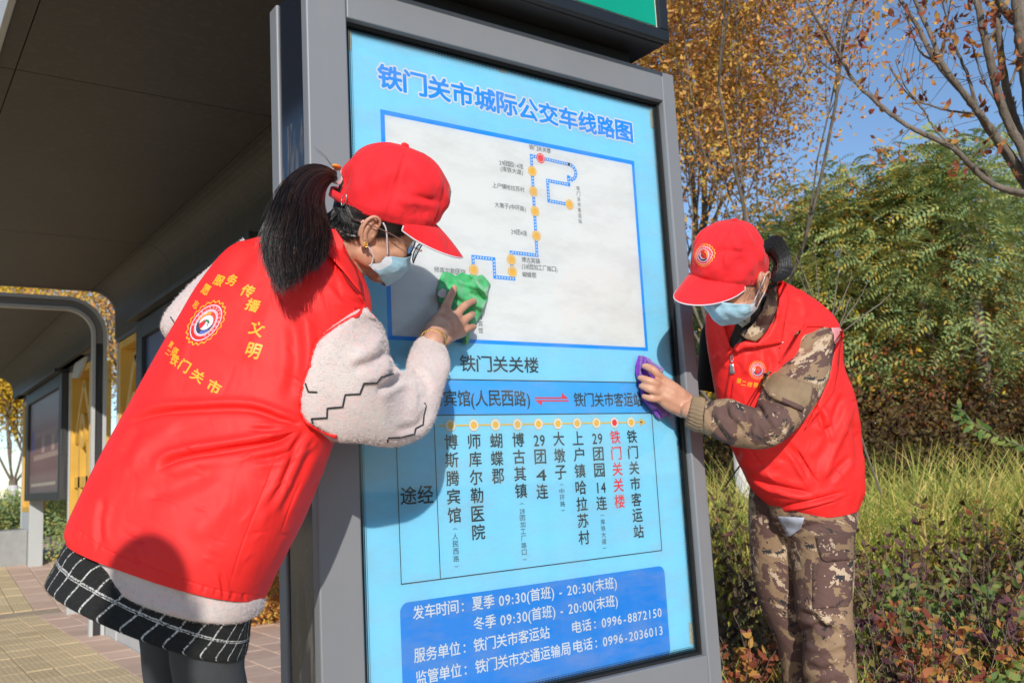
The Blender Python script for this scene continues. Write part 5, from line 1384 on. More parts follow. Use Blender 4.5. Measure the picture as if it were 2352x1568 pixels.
for st in (([(1957, 905), (1935, 980), (1905, 1050), (1880, 1120)], 11, .016, 'ridge'), ([(1940, 900), (1915, 960), (1890, 1010)], 9, .010, 'valley'),
           ([(1722, 1088), (1760, 1108), (1800, 1122), (1872, 1136)], 8, .014, 'step'), ([(1780, 1166), (1820, 1160), (1880, 1148), (1950, 1126)], 6, .010, 'step'),
           ([(1690, 1040), (1740, 1080), (1800, 1100)], 10, .009, 'ridge'), ([(1870, 926), (1885, 960), (1895, 1000)], 6, .009, 'valley'), ([(1890, 930), (1905, 975), (1912, 1020)], 7, .006, 'ridge'),
           ([(1800, 1010), (1840, 1060), (1860, 1100)], 8, .006, 'valley'), ([(1827, 1028), (1852, 1070), (1882, 1114)], 2.4, .008, 'seam'), ([(1812, 1040), (1835, 1080), (1866, 1130)], 6, .005, 'ridge'),
           ([(1922, 1061), (1940, 1100), (1955, 1142)], 2.2, .004, 'seam'), ([(1960, 960), (1972, 1020), (1968, 1100)], 10, .008, 'valley'), ([(1900, 1110), (1925, 1080), (1960, 1040)], 8, .007, 'valley'),
           ([(1680, 700), (1678, 790), (1683, 860)], 2.5, .003, 'seam'), ([(1683, 860), (1675, 915), (1668, 950)], 2.5, .005, 'seam'), ([(1640, 830), (1655, 815), (1668, 850)], 7, .007, 'ridge'),
           ([(1722, 870), (1712, 830), (1715, 800)], 10, .007, 'ridge'), ([(1760, 800), (1770, 840), (1750, 880)], 10, .008, 'valley'), ([(1745, 800), (1725, 850), (1700, 905)], 9, .004, 'valley'),
           ([(1830, 660), (1845, 700), (1850, 735)], 10, .006, 'ridge'), ([(1860, 680), (1890, 700), (1920, 730)], 8, .004, 'valley'), ([(1790, 1178), (1850, 1170), (1910, 1155), (1972, 1128)], 1.7, .003, 'seam'),
           ([(1850, 1050), (1880, 1020), (1900, 960)], 12, .006, 'ridge'), ([(1700, 1060), (1690, 1020), (1680, 980)], 10, .006, 'valley')):
    vR.stroke(*st)
small_creases(vR, 26, (1700, 1040, 1985, 1180), lambda x, y: 15 if x < 1850 else -60, 13, 2.6, .0026)
small_creases(vR, 18, (1850, 850, 1980, 1060), lambda x, y: -65, 14, 2.6, .0026)
small_creases(vR, 14, (1640, 780, 1760, 930), lambda x, y: 75, 15, 2.4, .0018)
small_creases(vR, 12, (1800, 650, 1930, 740), lambda x, y: 35, 16, 2.4, .0020)
vro = vR.obj('vest', RED, WB); vro.modifiers.new('t', 'SOLIDIFY').thickness = .0015; vrb = vR.bvh()
BB = Body()
HB = frame(cv(-.522, -.511, -.683), cv(-.108, .834, -.541), P(1687.4, 641.7, 2.475)) @ Matrix.Scale(1.0, 4); HR = HB.to_3x3().normalized()
CB = frame(cv(-.743, -.208, -.636), cv(.043, .934, -.355), P(1667.8, 645.1, 2.516)) @ Matrix.Scale(1.06, 4)
head_blobs(BB, HB, HR)
nk = lambda x, y, z: np.array(HB @ Vector((x, y, z)))
BB.limb([nk(-.035, 0, -.02), nk(-.05, 0, -.07), P(1765, 735, 2.70), P(1785, 775, 2.78)], [.054, .050, .052, .075])
BB.limb([P(1780, 760, 2.76), P(1790, 900, 2.78), P(1830, 1080, 2.80), P(1860, 1170, 2.82)], [.09, .10, .10, .10])
BB.limb([P(1872, 790, 2.71), P(1830, 880, 2.63), P(1790, 975, 2.56)], [.046, .042, .040]); BB.limb([P(1790, 975, 2.56), P(1690, 972, 2.54), P(1585, 943, 2.585)], [.038, .034, .026])
BB.limb([P(1670, 770, 2.96), P(1640, 850, 3.02), P(1585, 830, 3.12)], [.045, .036, .028])
hb = P(1575, 830, 3.14)
for k in range(5): BB.limb([hb+rt*(.012*(k-2)), hb-up*.05+rt*(.015*(k-2)), hb-up*(.09-.01*abs(k-2))+rt*(.018*(k-2))+fw*.02], [.010, .008, .007])
BB.ball(hb-up*.02, (.03, .02, .04))
for c_ in (((1885, 1200, 2.80), (1895, 1450, 2.74), (1905, 1650, 2.74), (1915, 1850, 2.80)), ((1792, 1200, 2.90), (1793, 1375, 2.90), (1838, 1560, 2.92), (1842, 1800, 2.97))):
    e_ = P(*c_[3]); BB.limb([P(*c_[0]), P(*c_[1]), P(*c_[2]), e_, to_ground(e_)+[0, 0, .06]], [.06, .045, .038, .036, .032])
    g_ = to_ground(e_); shoe(WB, g_-rt*[.13, .13, 0]-(fw*[1, 1, 0])*.08, g_+(rt*[1, 1, 0])*.04, SHOE)
D2 = lambda x, y: (1435.4+x*.14648, 792.4+y*.14648)
def hq(x, y, h): a, b = D2(x, y); return hit(a, b, 1, -h)
BB.limb([P(1600, 948, 2.575), hq(980, 930, .075), hq(820, 800, .068)], [.027, .026, .030])
BB.limb([hq(960, 860, .075), hq(760, 700, .068), hq(590, 560, .060)], [.022, .022, .017])
BB.limb([hq(940, 930, .075), hq(740, 780, .070), hq(560, 660, .060)], [.022, .022, .017])
BB.limb([hq(930, 980, .075), hq(720, 860, .068), hq(560, 760, .058)], [.022, .021, .016])
BB.limb([hq(900, 1030, .070), hq(700, 930, .062), hq(570, 850, .052)], [.020, .019, .015])
for f_, r_ in ((((620, 580, .058), (520, 470, .062), (440, 390, .058), (360, 345, .044), (310, 330, .034)), (.0150, .0130, .0122, .0110, .0092)),
               (((560, 640, .060), (460, 590, .064), (380, 560, .058), (290, 525, .044), (240, 512, .034)), (.0135, .0120, .0115, .0102, .0084)),
               (((560, 750, .058), (460, 710, .062), (380, 690, .056), (300, 655, .042), (258, 645, .032)), (.0132, .0118, .0112, .0100, .0084)),
               (((580, 850, .052), (490, 840, .055), (410, 835, .050), (340, 815, .038), (298, 800, .030)), (.0125, .0108, .0102, .0094, .0080)),
               (((700, 700, .05), (600, 640, .030), (540, 540, .022), (520, 470, .020)), (.014, .012, .010, .009))):
    BB.limb([hq(*q) for q in f_], r_, seg=12)
bob = BB.done('body', SK, WB, .0034, 3); clamp_mesh(bob, CB); bbb = mesh_bvh(bob)
DK = simple('dark_lining_and_neck_shade', (.02, .018, .017, 1), .9)  # armhole lining, and the shade painted as a sheet in the open neck
# open neck, inner camouflage collar, vest collar wing
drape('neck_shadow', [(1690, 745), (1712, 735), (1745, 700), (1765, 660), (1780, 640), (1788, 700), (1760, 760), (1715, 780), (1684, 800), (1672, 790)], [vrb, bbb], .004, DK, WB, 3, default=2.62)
cc = [(1764, 650), (1782, 645), (1787, 690), (1783, 720), (1768, 750), (1748, 774), (1735, 784), (1712, 777), (1699, 767), (1716, 758), (1735, 740), (1752, 715), (1762, 685)]
drape('camouflage_collar', cc, [vrb, bbb], .014, CAMO, WB, 4, .003, lambda x, y: .014*math.sin((x-1700)/28.), default=2.64)
drape('vest_collar', [(1786, 636), (1806, 650), (1813, 690), (1804, 740), (1797, 786), (1775, 791), (1740, 796), (1705, 800), (1694, 808), (1684, 802), (1690, 790), (1712, 784), (1740, 788), (1765, 770), (1784, 730), (1790, 690)], [vrb, bbb], .020, RED, WB, 4, .002, lambda x, y: .006*math.sin((x+y)/30.), default=2.63)
drape('vest_collar', [(1648, 735), (1662, 742), (1668, 765), (1678, 800), (1672, 806), (1655, 775), (1645, 750)], [vrb], .012, RED, WB, 4, .002, default=2.63)
drape('zip_placket', [(1684, 806), (1692, 815), (1684, 870), (1672, 935), (1660, 938), (1672, 870), (1677, 830)], [vrb], .004, RED, WB, 4, .0015, default=2.62)
pz = [cast([vrb], x, y, .008, 2.62)[0] for x, y in ((1681, 812), (1681, 834), (1680, 846), (1684, 862))]
mb = MB(); c_ = (pz[0]+pz[1])/2; mb.tube([c_+rt*.0032*math.cos(a)+up*.010*math.sin(a) for a in np.linspace(0, 2*PI, 16)], .0012, 5); mb.build('zip_slider', MAT['chrome'], WB, True)
drape('zip_pull', [(1676, 836), (1684, 835), (1688, 858), (1676, 859)], [vrb], .010, MAT['chrome'], WB, 1, .0015, default=2.62)
for b in ((1797.5, 786), ):
    bm = bmesh.new(); bmesh.ops.create_uvsphere(bm, u_segments=8, v_segments=6, radius=.003, matrix=Matrix.Translation(Vector(cast([vrb], b[0], b[1], .032, 2.6)[0]))); bmobj('snap', bm, MAT['chrome'], WB, True)
emblem(put_on([vrb], 1740, 850, (20.5, 1.5), (1, -22), .0006, 2.62), vro)
for ch, x, y in (('第', 1697, 874), ('二', 1708, 880), ('师', 1722, 883), ('铁', 1736, 884), ('门', 1750, 884), ('关', 1764, 884)):
    vest_char(ch, x, y, (10.5, 2), (1, -12), [vrb], vro, 2.62)
# near sleeve
sR = Loft([
 (1846, 752, 2.72, 1916, 757, 2.76, .10, -4, -8),
 (1822, 775, 2.69, 1919, 772, 2.73, .13, -4, -6),
 (1800, 812, 2.66, 1916, 805, 2.70, .145, 0, 0),
 (1778, 845, 2.63, 1908, 850, 2.67, .15, 0, 0),
 (1754, 880, 2.60, 1890, 898, 2.63, .15, 0, 0),
 (1739, 920, 2.57, 1864, 945, 2.60, .15, 0, 0),
 (1736, 935, 2.55, 1832, 985, 2.57, .15, 0, 0),
 (1726, 934, 2.535, 1792, 1019, 2.545, .145, 0, 0),
 (1704, 928, 2.53, 1750, 1031, 2.53, .135, 0, 0),
 (1676, 917, 2.535, 1704, 1027, 2.535, .125, 0, 0),
 (1648, 918, 2.545, 1662, 1014, 2.545, .11, 0, 0),
 (1622, 920, 2.56, 1628, 998, 2.56, .095, 0, 0),
 (1606, 915, 2.575, 1600, 986, 2.575, .080, 0, 0),
 (1592, 912, 2.585, 1576, 975, 2.585, .070, 0, 0)], 170, 120, .95)
sR.noise(.0035, 3, 21)
for st in (([(1870, 765), (1835, 785), (1800, 800)], 8, .008, 'ridge'), ([(1875, 785), (1840, 805), (1795, 830)], 8, .006, 'valley'), ([(1738, 930), (1760, 960), (1785, 1000)], 6, .012, 'step'), ([(1727, 935), (1748, 975), (1768, 1015)], 6, .009, 'ridge'),
           ([(1705, 930), (1722, 970), (1725, 1020)], 7, .007, 'valley'), ([(1660, 920), (1680, 960), (1715, 1000)], 7, .008, 'valley'), ([(1640, 935), (1665, 975), (1700, 1015)], 7, .007, 'ridge'), ([(1745, 905), (1780, 925), (1830, 930)], 8, .007, 'valley'),
           ([(1625, 945), (1650, 985), (1680, 1015)], 6, .006, 'valley'), ([(1850, 860), (1830, 900), (1835, 950)], 10, .005, 'ridge'), ([(1690, 925), (1680, 950), (1690, 980)], 8, .006, 'ridge'), ([(1615, 925), (1612, 960), (1616, 990)], 4, .005, 'valley')):
    sR.stroke(*st)
small_creases(sR, 22, (1600, 920, 1800, 1020), lambda x, y: 55, 19, 3.2, .0028); small_creases(sR, 12, (1760, 770, 1900, 930), lambda x, y: 115, 20, 3, .0020)
sro = sR.obj('camouflage_sleeve', CAMO, WB, True); srb = sR.bvh()
cuff = Loft([(1620, 916, 2.562, 1610, 992, 2.562, .084), (1612, 912, 2.57, 1600, 992, 2.57, .086), (1603, 911, 2.578, 1588, 986, 2.578, .080), (1592, 911, 2.588, 1574, 977, 2.588, .072), (1594, 913, 2.59, 1577, 973, 2.59, .062)], 60, 90)
th = np.arange(90)*2*PI/90
cuff.V = cuff.V+cuff.normals()*(.0016*np.sin(th*26)[None, :, None]*np.ones((60, 1, 1)))
cuff.obj('knit_cuff', KHAKI, sro)
drape('sleeve_pocket', [(1753, 858), (1775, 852), (1868, 884), (1866, 892), (1862, 922), (1845, 942), (1800, 920), (1765, 907), (1752, 890)], [srb], .008, KHAKI, sro, 4, .003, default=2.55)
drape('pocket_flap_edge', [(1765, 899), (1800, 913), (1848, 934), (1846, 944), (1800, 925), (1762, 908)], [srb], .011, CAMO, sro, 4, .0015, default=2.55)
drape('shoulder_patch', [(1824, 770), (1838, 757), (1842, 770), (1826, 780)], [srb], .004, KHAKI, sro, 3, .001, default=2.6)
ribbon_on('armhole_hem', [(1852, 749), (1840, 762), (1815, 798), (1803, 812), (1790, 832)], .0040, [vrb, srb], .001, RED, vro, default=2.65)
ribbon_on('armhole_hem', [(1846, 748), (1880, 748), (1912, 752), (1932, 758)], .0045, [vrb, srb], .002, RED, vro, default=2.7)
drape('armhole_lining', [(1910, 752), (1930, 752), (1936, 768), (1926, 782), (1918, 790)], [vrb], .03, simple('vest_lining', (.70, .30, .30, 1), .6), WB, 3, .001, default=2.7)
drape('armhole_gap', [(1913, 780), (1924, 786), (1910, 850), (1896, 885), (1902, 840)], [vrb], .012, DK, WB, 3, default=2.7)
drape('vest_side', [(1934, 755), (1938, 772), (1930, 800), (1926, 850), (1916, 900), (1885, 945), (1850, 985), (1880, 925), (1905, 870), (1918, 800), (1928, 775)], [vrb], .02, RED, WB, 4, .002, default=2.7)
# far arm: camouflage sleeve coloured near black for the shade behind the pillar
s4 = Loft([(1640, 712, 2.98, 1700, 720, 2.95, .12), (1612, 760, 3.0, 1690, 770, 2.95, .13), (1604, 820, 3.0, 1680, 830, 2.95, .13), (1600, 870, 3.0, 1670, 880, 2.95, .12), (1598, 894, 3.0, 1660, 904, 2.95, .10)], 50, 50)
s4.noise(.003, 3, 2); s4.obj('dark_sleeve', simple('shaded_camo_sleeve', (.012, .016, .014, 1), .8), WB, True)
# trousers
tn = Loft([(1765, 1120, 2.78, 1985, 1080, 2.84, .25), (1770, 1185, 2.76, 1982, 1130, 2.82, .24), (1792, 1215, 2.75, 1972, 1195, 2.80, .22), (1812, 1245, 2.74, 1965, 1240, 2.79, .20), (1820, 1316, 2.73, 1962, 1316, 2.78, .19), (1826, 1400, 2.72, 1958, 1392, 2.76, .18), (1844, 1460, 2.71, 1962, 1455, 2.75, .17), (1841, 1520, 2.71, 1965, 1515, 2.75, .165), (1850, 1590, 2.72, 1966, 1590, 2.76, .155), (1862, 1750, 2.76, 1968, 1750, 2.79, .14), (1870, 1850, 2.80, 1970, 1850, 2.83, .13)], 170, 110, .95)
tn.noise(.004, 3, 31)
for st in (([(1830, 1450), (1880, 1440), (1930, 1455)], 9, .010, 'valley'), ([(1840, 1480), (1890, 1490), (1950, 1470)], 9, .008, 'ridge'), ([(1790, 1200), (1830, 1215), (1900, 1200)], 10, .008, 'valley'), ([(1826, 1400), (1870, 1420), (1900, 1450)], 8, .008, 'valley'), ([(1845, 1520), (1890, 1540), (1950, 1520)], 9, .007, 'valley'), ([(1870, 1245), (1872, 1330), (1865, 1390)], 2.2, .003, 'seam')):
    tn.stroke(*st)
small_creases(tn, 24, (1815, 1380, 1965, 1568), lambda x, y: 8, 17, 3.5, .0030); small_creases(tn, 8, (1800, 1200, 1960, 1380), lambda x, y: 60, 18, 3, .0022)
tno = tn.obj('trouser_leg', CAMO, WB); tnb = tn.bvh()
tf = Loft([(1722, 1110, 2.92, 1850, 1130, 2.88, .22), (1719, 1165, 2.92, 1850, 1180, 2.88, .21), (1722, 1240, 2.92, 1850, 1240, 2.88, .20), (1728, 1316, 2.92, 1850, 1316, 2.88, .18), (1740, 1375, 2.92, 1855, 1375, 2.89, .17), (1762, 1429, 2.92, 1860, 1430, 2.90, .165), (1784, 1478, 2.92, 1870, 1478, 2.90, .16), (1794, 1525, 2.93, 1880, 1525, 2.91, .155), (1797, 1580, 2.94, 1880, 1580, 2.92, .15), (1802, 1800, 2.98, 1882, 1800, 2.96, .12)], 120, 80, .95)
tf.noise(.004, 3, 37); tf.obj('trouser_leg', CAMO, WB)
drape('leg_pocket', [(1866, 1292), (1960, 1284), (1958, 1370), (1948, 1392), (1866, 1398)], [tnb], .003, CAMO, tno, 3, .002, default=2.65)
drape('pocket_flap', [(1874, 1230), (1885, 1230), (1965, 1221), (1964, 1284), (1900, 1290), (1888, 1284), (1879, 1262)], [tnb], .008, camo_mat('darker_camouflage', .8), tno, 4, .003, default=2.65)
drape('shirt_tail', [(1784, 1185), (1848, 1188), (1840, 1213), (1815, 1231), (1803, 1231), (1806, 1225), (1794, 1204)], [vrb, tnb], .012, simple('grey_white_lining', (.38, .40, .46, 1), .6), WB, 3, .001, default=2.63)
make_ear(WB, HB, 1, 1.0); make_ear(WB, HB, -1)
build_cap(WB, CB, True, 'red cap with round badge above the brim')
hs = scalp(WB, HB, tuple(np.array(HB.inverted() @ Vector(P(1772, 590, 2.50)))), 9, HAIR, CB)
build_mask(WB, HB)
# coiled bun hanging behind the cap
r = np.random.RandomState(8); paths = []
ctr = [(1772, 560), (1795, 548), (1812, 575), (1818, 610), (1806, 640), (1784, 652), (1768, 640)]
Le2 = [(1748, 560, 2.47), (1782, 540, 2.49), (1803, 556, 2.50), (1817, 590, 2.50), (1817, 625, 2.49), (1800, 643, 2.48), (1778, 650, 2.47)]
Ri2 = [(1746, 588, 2.47), (1764, 588, 2.48), (1772, 598, 2.48), (1776, 606, 2.48), (1776, 615, 2.48), (1772, 625, 2.48), (1764, 640, 2.47)]
for k in range(3200):
    s_ = r.rand(); z_ = r.rand()**.6; pts = []
    for q in range(7):
        c_ = np.array(Le2[q])*(1-s_)+np.array(Ri2[q])*s_; pts.append(P(c_[0]+r.normal(0, .4), c_[1]+r.normal(0, .4), c_[2]-.032*math.sin(PI*min(1, s_+.12))**.6*(z_*1.6-.6)))
    paths.append(catmull(np.array(pts), 16))
bn_ = strands('hair_bun', paths, HAIR, WB, .0008)
mb = MB(); mb.tube(catmull(np.array([P(1772, 566, 2.48), P(1793, 580, 2.49), P(1796, 615, 2.49), P(1776, 636, 2.48)]), 16), [.008]*3+[.021]*10+[.012]*3, 12); mb.build('bun_core', HAIR, bn_, True)
paths = []
for k in range(26):
    x0, y0 = r.uniform(1725, 1765), r.uniform(640, 650); paths.append(catmull(np.array([P(x0, y0, 2.41), P(x0+r.uniform(-6, 6), y0+15, 2.40), P(x0+r.uniform(-14, 14), y0+r.uniform(20, 55), 2.41)]), 8))
for k in range(50):
    x0, y0 = r.uniform(1765, 1785), r.uniform(640, 655); paths.append(catmull(np.array([P(x0, y0, 2.47), P(x0+r.uniform(-4, 4), y0+20, 2.47), P(x0+r.uniform(-8, 8), y0+r.uniform(30, 65), 2.49)]), 8))
strands('loose_hair', paths, HAIR, hs, .0003)
drape('undershirt', [(1688, 728), (1715, 712), (1725, 722), (1722, 740), (1705, 752), (1694, 742)], [vrb, bbb], .008, simple('pale_green_undershirt', (.45, .50, .45, 1), .9), WB, 3, .002, default=2.62)

# ================================================================== cleaning cloths
def rag(name, outline, Dm, mat, seed, hbase, amp, folds, label, cat, avoid=None):
    bm = bmesh.new(); n = len(outline); pts = []
    for i in range(n):
        a = np.array(outline[i], float); b = np.array(outline[(i+1) % n], float); k = max(1, int(np.linalg.norm(b-a)/28))
        for j in range(k): pts.append(a+(b-a)*j/k)
    bm.faces.new([bm.verts.new((p[0], -p[1], 0)) for p in pts]); bmesh.ops.triangulate(bm, faces=bm.faces[:])
    for _ in range(6):
        es = [e for e in bm.edges if e.calc_length() > 20]
        if not es: break
        bmesh.ops.subdivide_edges(bm, edges=es, cuts=1); bmesh.ops.triangulate(bm, faces=bm.faces[:])
    r = np.random.RandomState(seed); ks = [(r.uniform(-1, 1, 2)*r.uniform(.006, .03), r.uniform(0, 6.3), r.uniform(.3, 1)) for _ in range(12)]
    ea = np.array(pts); eb = np.roll(ea, -1, 0)
    for v in bm.verts:
        x, y = v.co.x, -v.co.y; ab = eb-ea; tt_ = np.clip(((x-ea[:, 0])*ab[:, 0]+(y-ea[:, 1])*ab[:, 1])/(ab**2).sum(1), 0, 1); dmin = np.min(np.hypot(ea[:, 0]+ab[:, 0]*tt_-x, ea[:, 1]+ab[:, 1]*tt_-y))
        h = sum(w_*math.sin(k[0]*x+k[1]*y+ph) for k, ph, w_ in ks)/4
        for (px, py, qx, qy, wd, am) in folds:
            d = np.array([qx-px, qy-py], float); L = d@d; t_ = np.clip(((x-px)*d[0]+(y-py)*d[1])/L, 0, 1); dist = math.hypot(x-px-d[0]*t_, y-py-d[1]*t_); h += am*math.exp(-(dist/wd)**2)
        hh = hbase+amp*h; hh = min(max(hh, .004), .036)
        if avoid is not None: hh = min(hh, avoid(x, y))
        hh = max(.0035, hh*min(1, .45+dmin/110))
        X, Y = Dm(x, y); v.co = Vector(hit(X, Y, 1, -hh))
    bmesh.ops.recalc_face_normals(bm, faces=bm.faces[:])
    me = bpy.data.meshes.new(name); bm.to_mesh(me); bm.free(); me.materials.append(mat); me.polygons.foreach_set('use_smooth', np.ones(len(me.polygons), bool))
    o = bpy.data.objects.new(name, me); COL.objects.link(o); o.modifiers.new('t', 'SOLIDIFY').thickness = .0018
    tag(o, label, cat); return o
def cloth_mat(name, c0, c1, rough=.9):
    t = NT(name); v = t.obj(); return t.pbr(t.ramp(t.noise(v, 60, 4), [(.3, c0), (.7, c1)]), rough, 0, t.bump(t.math('ADD', t.noise(v, 600, 3), t.math('MULTIPLY', t.noise(v, 50, 4), .8)), .4, .004), **{'Sheen Weight': .5})
GREEN = cloth_mat('green_microfibre', (.025, .34, .09, 1), (.07, .52, .19, 1)); PURP = cloth_mat('purple_microfibre', (.10, .012, .30, 1), (.18, .03, .46, 1))
flatten = lambda x, y: .030
rg = rag('cleaning_cloth', [(740, 200), (800, 178), (860, 195), (950, 245), (1050, 190), (1130, 225), (1210, 228), (1290, 245), (1370, 228), (1430, 285), (1505, 375), (1465, 470), (1455, 590), (1400, 760), (1370, 840), (1290, 960), (1230, 1050), (1180, 1120), (1172, 1220), (1160, 1310), (1100, 1335), (1060, 1290), (1050, 1180), (980, 1240), (860, 1300), (800, 1200), (820, 1000), (760, 800), (700, 640), (672, 540), (680, 450), (690, 330)],
         D_, GREEN, 4, .016, .016, [(900, 260, 1180, 330, 60, -.9), (1000, 330, 1420, 480, 50, 1.0), (1200, 540, 1400, 620, 45, -.9), (1240, 330, 1440, 560, 30, .7), (860, 260, 840, 420, 40, -.7), (1250, 700, 1380, 760, 50, .8), (1110, 1150, 1110, 1300, 40, 1.0), (950, 600, 1060, 700, 40, -.6)],
         'crumpled green cleaning cloth pressed on the poster under the spread hand', 'cloth')
drape_lab = [(690, 480), (745, 440), (800, 470), (805, 560), (770, 600), (705, 580), (665, 540)]
V = [tuple(hit(*D_(x, y), 1, -.026)) for x, y in drape_lab]; mesh_obj('care_label', V, [tuple(range(len(V)))], simple('white_label', (.55, .50, .50, 1), .7), rg)
rag('cleaning_cloth', [(210, 160), (270, 165), (330, 180), (400, 215), (440, 260), (520, 315), (612, 372), (595, 430), (560, 470), (620, 700), (560, 880), (600, 990), (705, 1080), (690, 1120), (610, 1130), (545, 1162), (480, 1112), (440, 1040), (400, 1000), (340, 930), (270, 850), (240, 700), (200, 560), (165, 420), (172, 280)],
    D2, PURP, 7, .014, .010, [(280, 200, 260, 450, 40, -.9), (380, 250, 540, 390, 35, .9), (440, 930, 640, 1060, 35, 1.0), (500, 1000, 560, 1130, 25, -.8), (340, 200, 330, 520, 30, .7)],
    'crumpled purple cleaning cloth held against the right edge of the glass', 'cloth')
# ================================================================== trees and plants
def leaf_quads(centers, dirs, size, rs, aspect=.45, bend=.25, fine=False):
    """lance-shaped leaves, two triangles folded on the midrib each side (4 tris as 2 quads)"""
    n = len(centers); d = dirs/np.linalg.norm(dirs, axis=1)[:, None]; s = np.cross(d, -SUNT*1.1+np.array([0, 0, .4])+rs.normal(0, .75, (n, 3))); s /= np.linalg.norm(s, axis=1)[:, None]; nn = np.cross(d, s)
    L = size[:, None]; c = centers
    if fine:
        h1 = s*L*aspect*.42; h2 = s*L*aspect*.36; z1 = nn*L*bend*.22; z2 = nn*L*bend*.30
        V = np.stack([c, c+d*L*.28+h1+z1, c+d*L*.28-h1+z1, c+d*L*.66+h2+z2, c+d*L*.66-h2+z2, c+d*L-nn*L*bend*.2], 1).reshape(-1, 3); i = np.arange(n)*6
        return V, np.vstack([np.stack([i, i+1, i+2, i+2], 1), np.stack([i+1, i+3, i+4, i+2], 1), np.stack([i+3, i+5, i+4, i+4], 1)])
    a = c; b = c+d*L*.5+s*L*aspect*.5+nn*L*bend*.3; e = c+d*L-nn*L*bend*.2; f = c+d*L*.5-s*L*aspect*.5+nn*L*bend*.3
    V = np.stack([a, b, e, f], 1).reshape(-1, 3); i = np.arange(n)*4; return V, np.stack([i, i+1, i+2, i+3], 1)
def leaf_mat(name, stops, rough=.6, trans=.35, scale=3.0):
    t = NT(name); v = t.obj(); n = t.n('ShaderNodeTexWhiteNoise', {0: t.n('ShaderNodeVectorMath', {0: v, 1: (.05, .05, .05)}, operation='SNAP').outputs[0]}).outputs[0]
    f = t.math('ADD', t.math('MULTIPLY', n, .55), t.math('MULTIPLY', t.noise(v, scale, 3), .45)); c = t.ramp(f, stops)
    pb = t.n('ShaderNodeBsdfPrincipled', {'Base Color': c, 'Roughness': rough, 'Specular IOR Level': .3}); tl = t.n('ShaderNodeBsdfTranslucent', {0: c})
    mx = t.n('ShaderNodeMixShader', {0: trans, 1: pb.outputs[0], 2: tl.outputs[0]}); t.t.links.new(mx.outputs[0], t.out.inputs[0]); return t.m
ORL = leaf_mat('orange_ash_leaves', [(.25, (.38, .14, .05, 1)), (.42, (.72, .33, .09, 1)), (.58, (.80, .46, .11, 1)), (.75, (.60, .44, .09, 1))], scale=2.0)
REDL = leaf_mat('russet_leaves', [(.3, (.24, .06, .035, 1)), (.5, (.42, .14, .06, 1)), (.7, (.52, .28, .06, 1))])
GRL = leaf_mat('green_yellow_leaves', [(.2, (.19, .30, .12, 1)), (.45, (.32, .43, .18, 1)), (.62, (.44, .50, .17, 1)), (.82, (.70, .48, .08, 1))], scale=1.0)
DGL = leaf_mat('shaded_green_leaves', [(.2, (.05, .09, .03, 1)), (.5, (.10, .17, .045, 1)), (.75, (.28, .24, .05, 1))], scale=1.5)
YEL = leaf_mat('yellow_leaves', [(.25, (.60, .36, .03, 1)), (.6, (.80, .50, .04, 1)), (.8, (.50, .46, .07, 1))])
BRL = leaf_mat('brown_leaves', [(.25, (.05, .028, .018, 1)), (.5, (.10, .06, .030, 1)), (.7, (.18, .13, .04, 1))])  # brown darkened in the colour itself for the shade under the trees
PUL = leaf_mat('purple_red_leaves', [(.25, (.09, .035, .045, 1)), (.45, (.18, .07, .08, 1)), (.60, (.19, .20, .06, 1)), (.8, (.40, .17, .06, 1))])
FGL = leaf_mat('fresh_green_leaves', [(.3, (.12, .20, .05, 1)), (.7, (.28, .32, .08, 1))])
t = NT('bark'); v = t.obj(); mp = t.n('ShaderNodeMapping', {'Vector': v, 'Scale': (14, 14, 3)}).outputs[0]; nb = t.noise(mp, 2.0, 7, .7)
BARK = t.pbr(t.ramp(nb, [(.3, (.10, .075, .055)), (.7, (.25, .205, .16))]), .9, 0, t.bump(nb, .8, .02))
t = NT('whitewashed_bark'); v = t.obj(); nb = t.noise(t.n('ShaderNodeMapping', {'Vector': v, 'Scale': (10, 10, 3)}).outputs[0], 2.0, 7, .7)
WBARK = t.pbr(t.ramp(nb, [(.3, (.48, .47, .45)), (.6, (.68, .67, .66))]), .9, 0, t.bump(nb, .8, .015))
def quads(V, F, name, mat, parent=None): return quads_obj(name, V, F, mat, parent)
def grow(rs, start, dir_, length, r0, levels, mb, tips, spread=.5, up_=.25, nseg=7, kids=3):
    pts = [np.array(start, float)]; d = np.array(dir_, float); d /= np.linalg.norm(d); seg = length/nseg
    for i in range(nseg):
        d = d+rs.normal(0, .09, 3)+np.array([0, 0, up_*.12]); d /= np.linalg.norm(d); pts.append(pts[-1]+d*seg)
    r1 = r0*.45 if levels > 0 else r0*.3
    rad = np.linspace(r0, r1, len(pts)); mb.tube(np.array(pts), rad, 6 if r0 > .02 else 4, False)
    tips.append((np.array(pts), levels))
    if levels > 0:
        for k in range(kids):
            i = rs.randint(max(1, nseg//3), nseg+1); p = pts[min(i, nseg)]; q = rs.normal(0, 1, 3); q -= d*(q@d); q /= np.linalg.norm(q); nd = d*(1-spread*.5)+q*spread+np.array([0, 0, up_*.5])
            grow(rs, p, nd, length*rs.uniform(.5, .75), rad[min(i, nseg)]*.62, levels-1, mb, tips, spread, up_, nseg, kids)
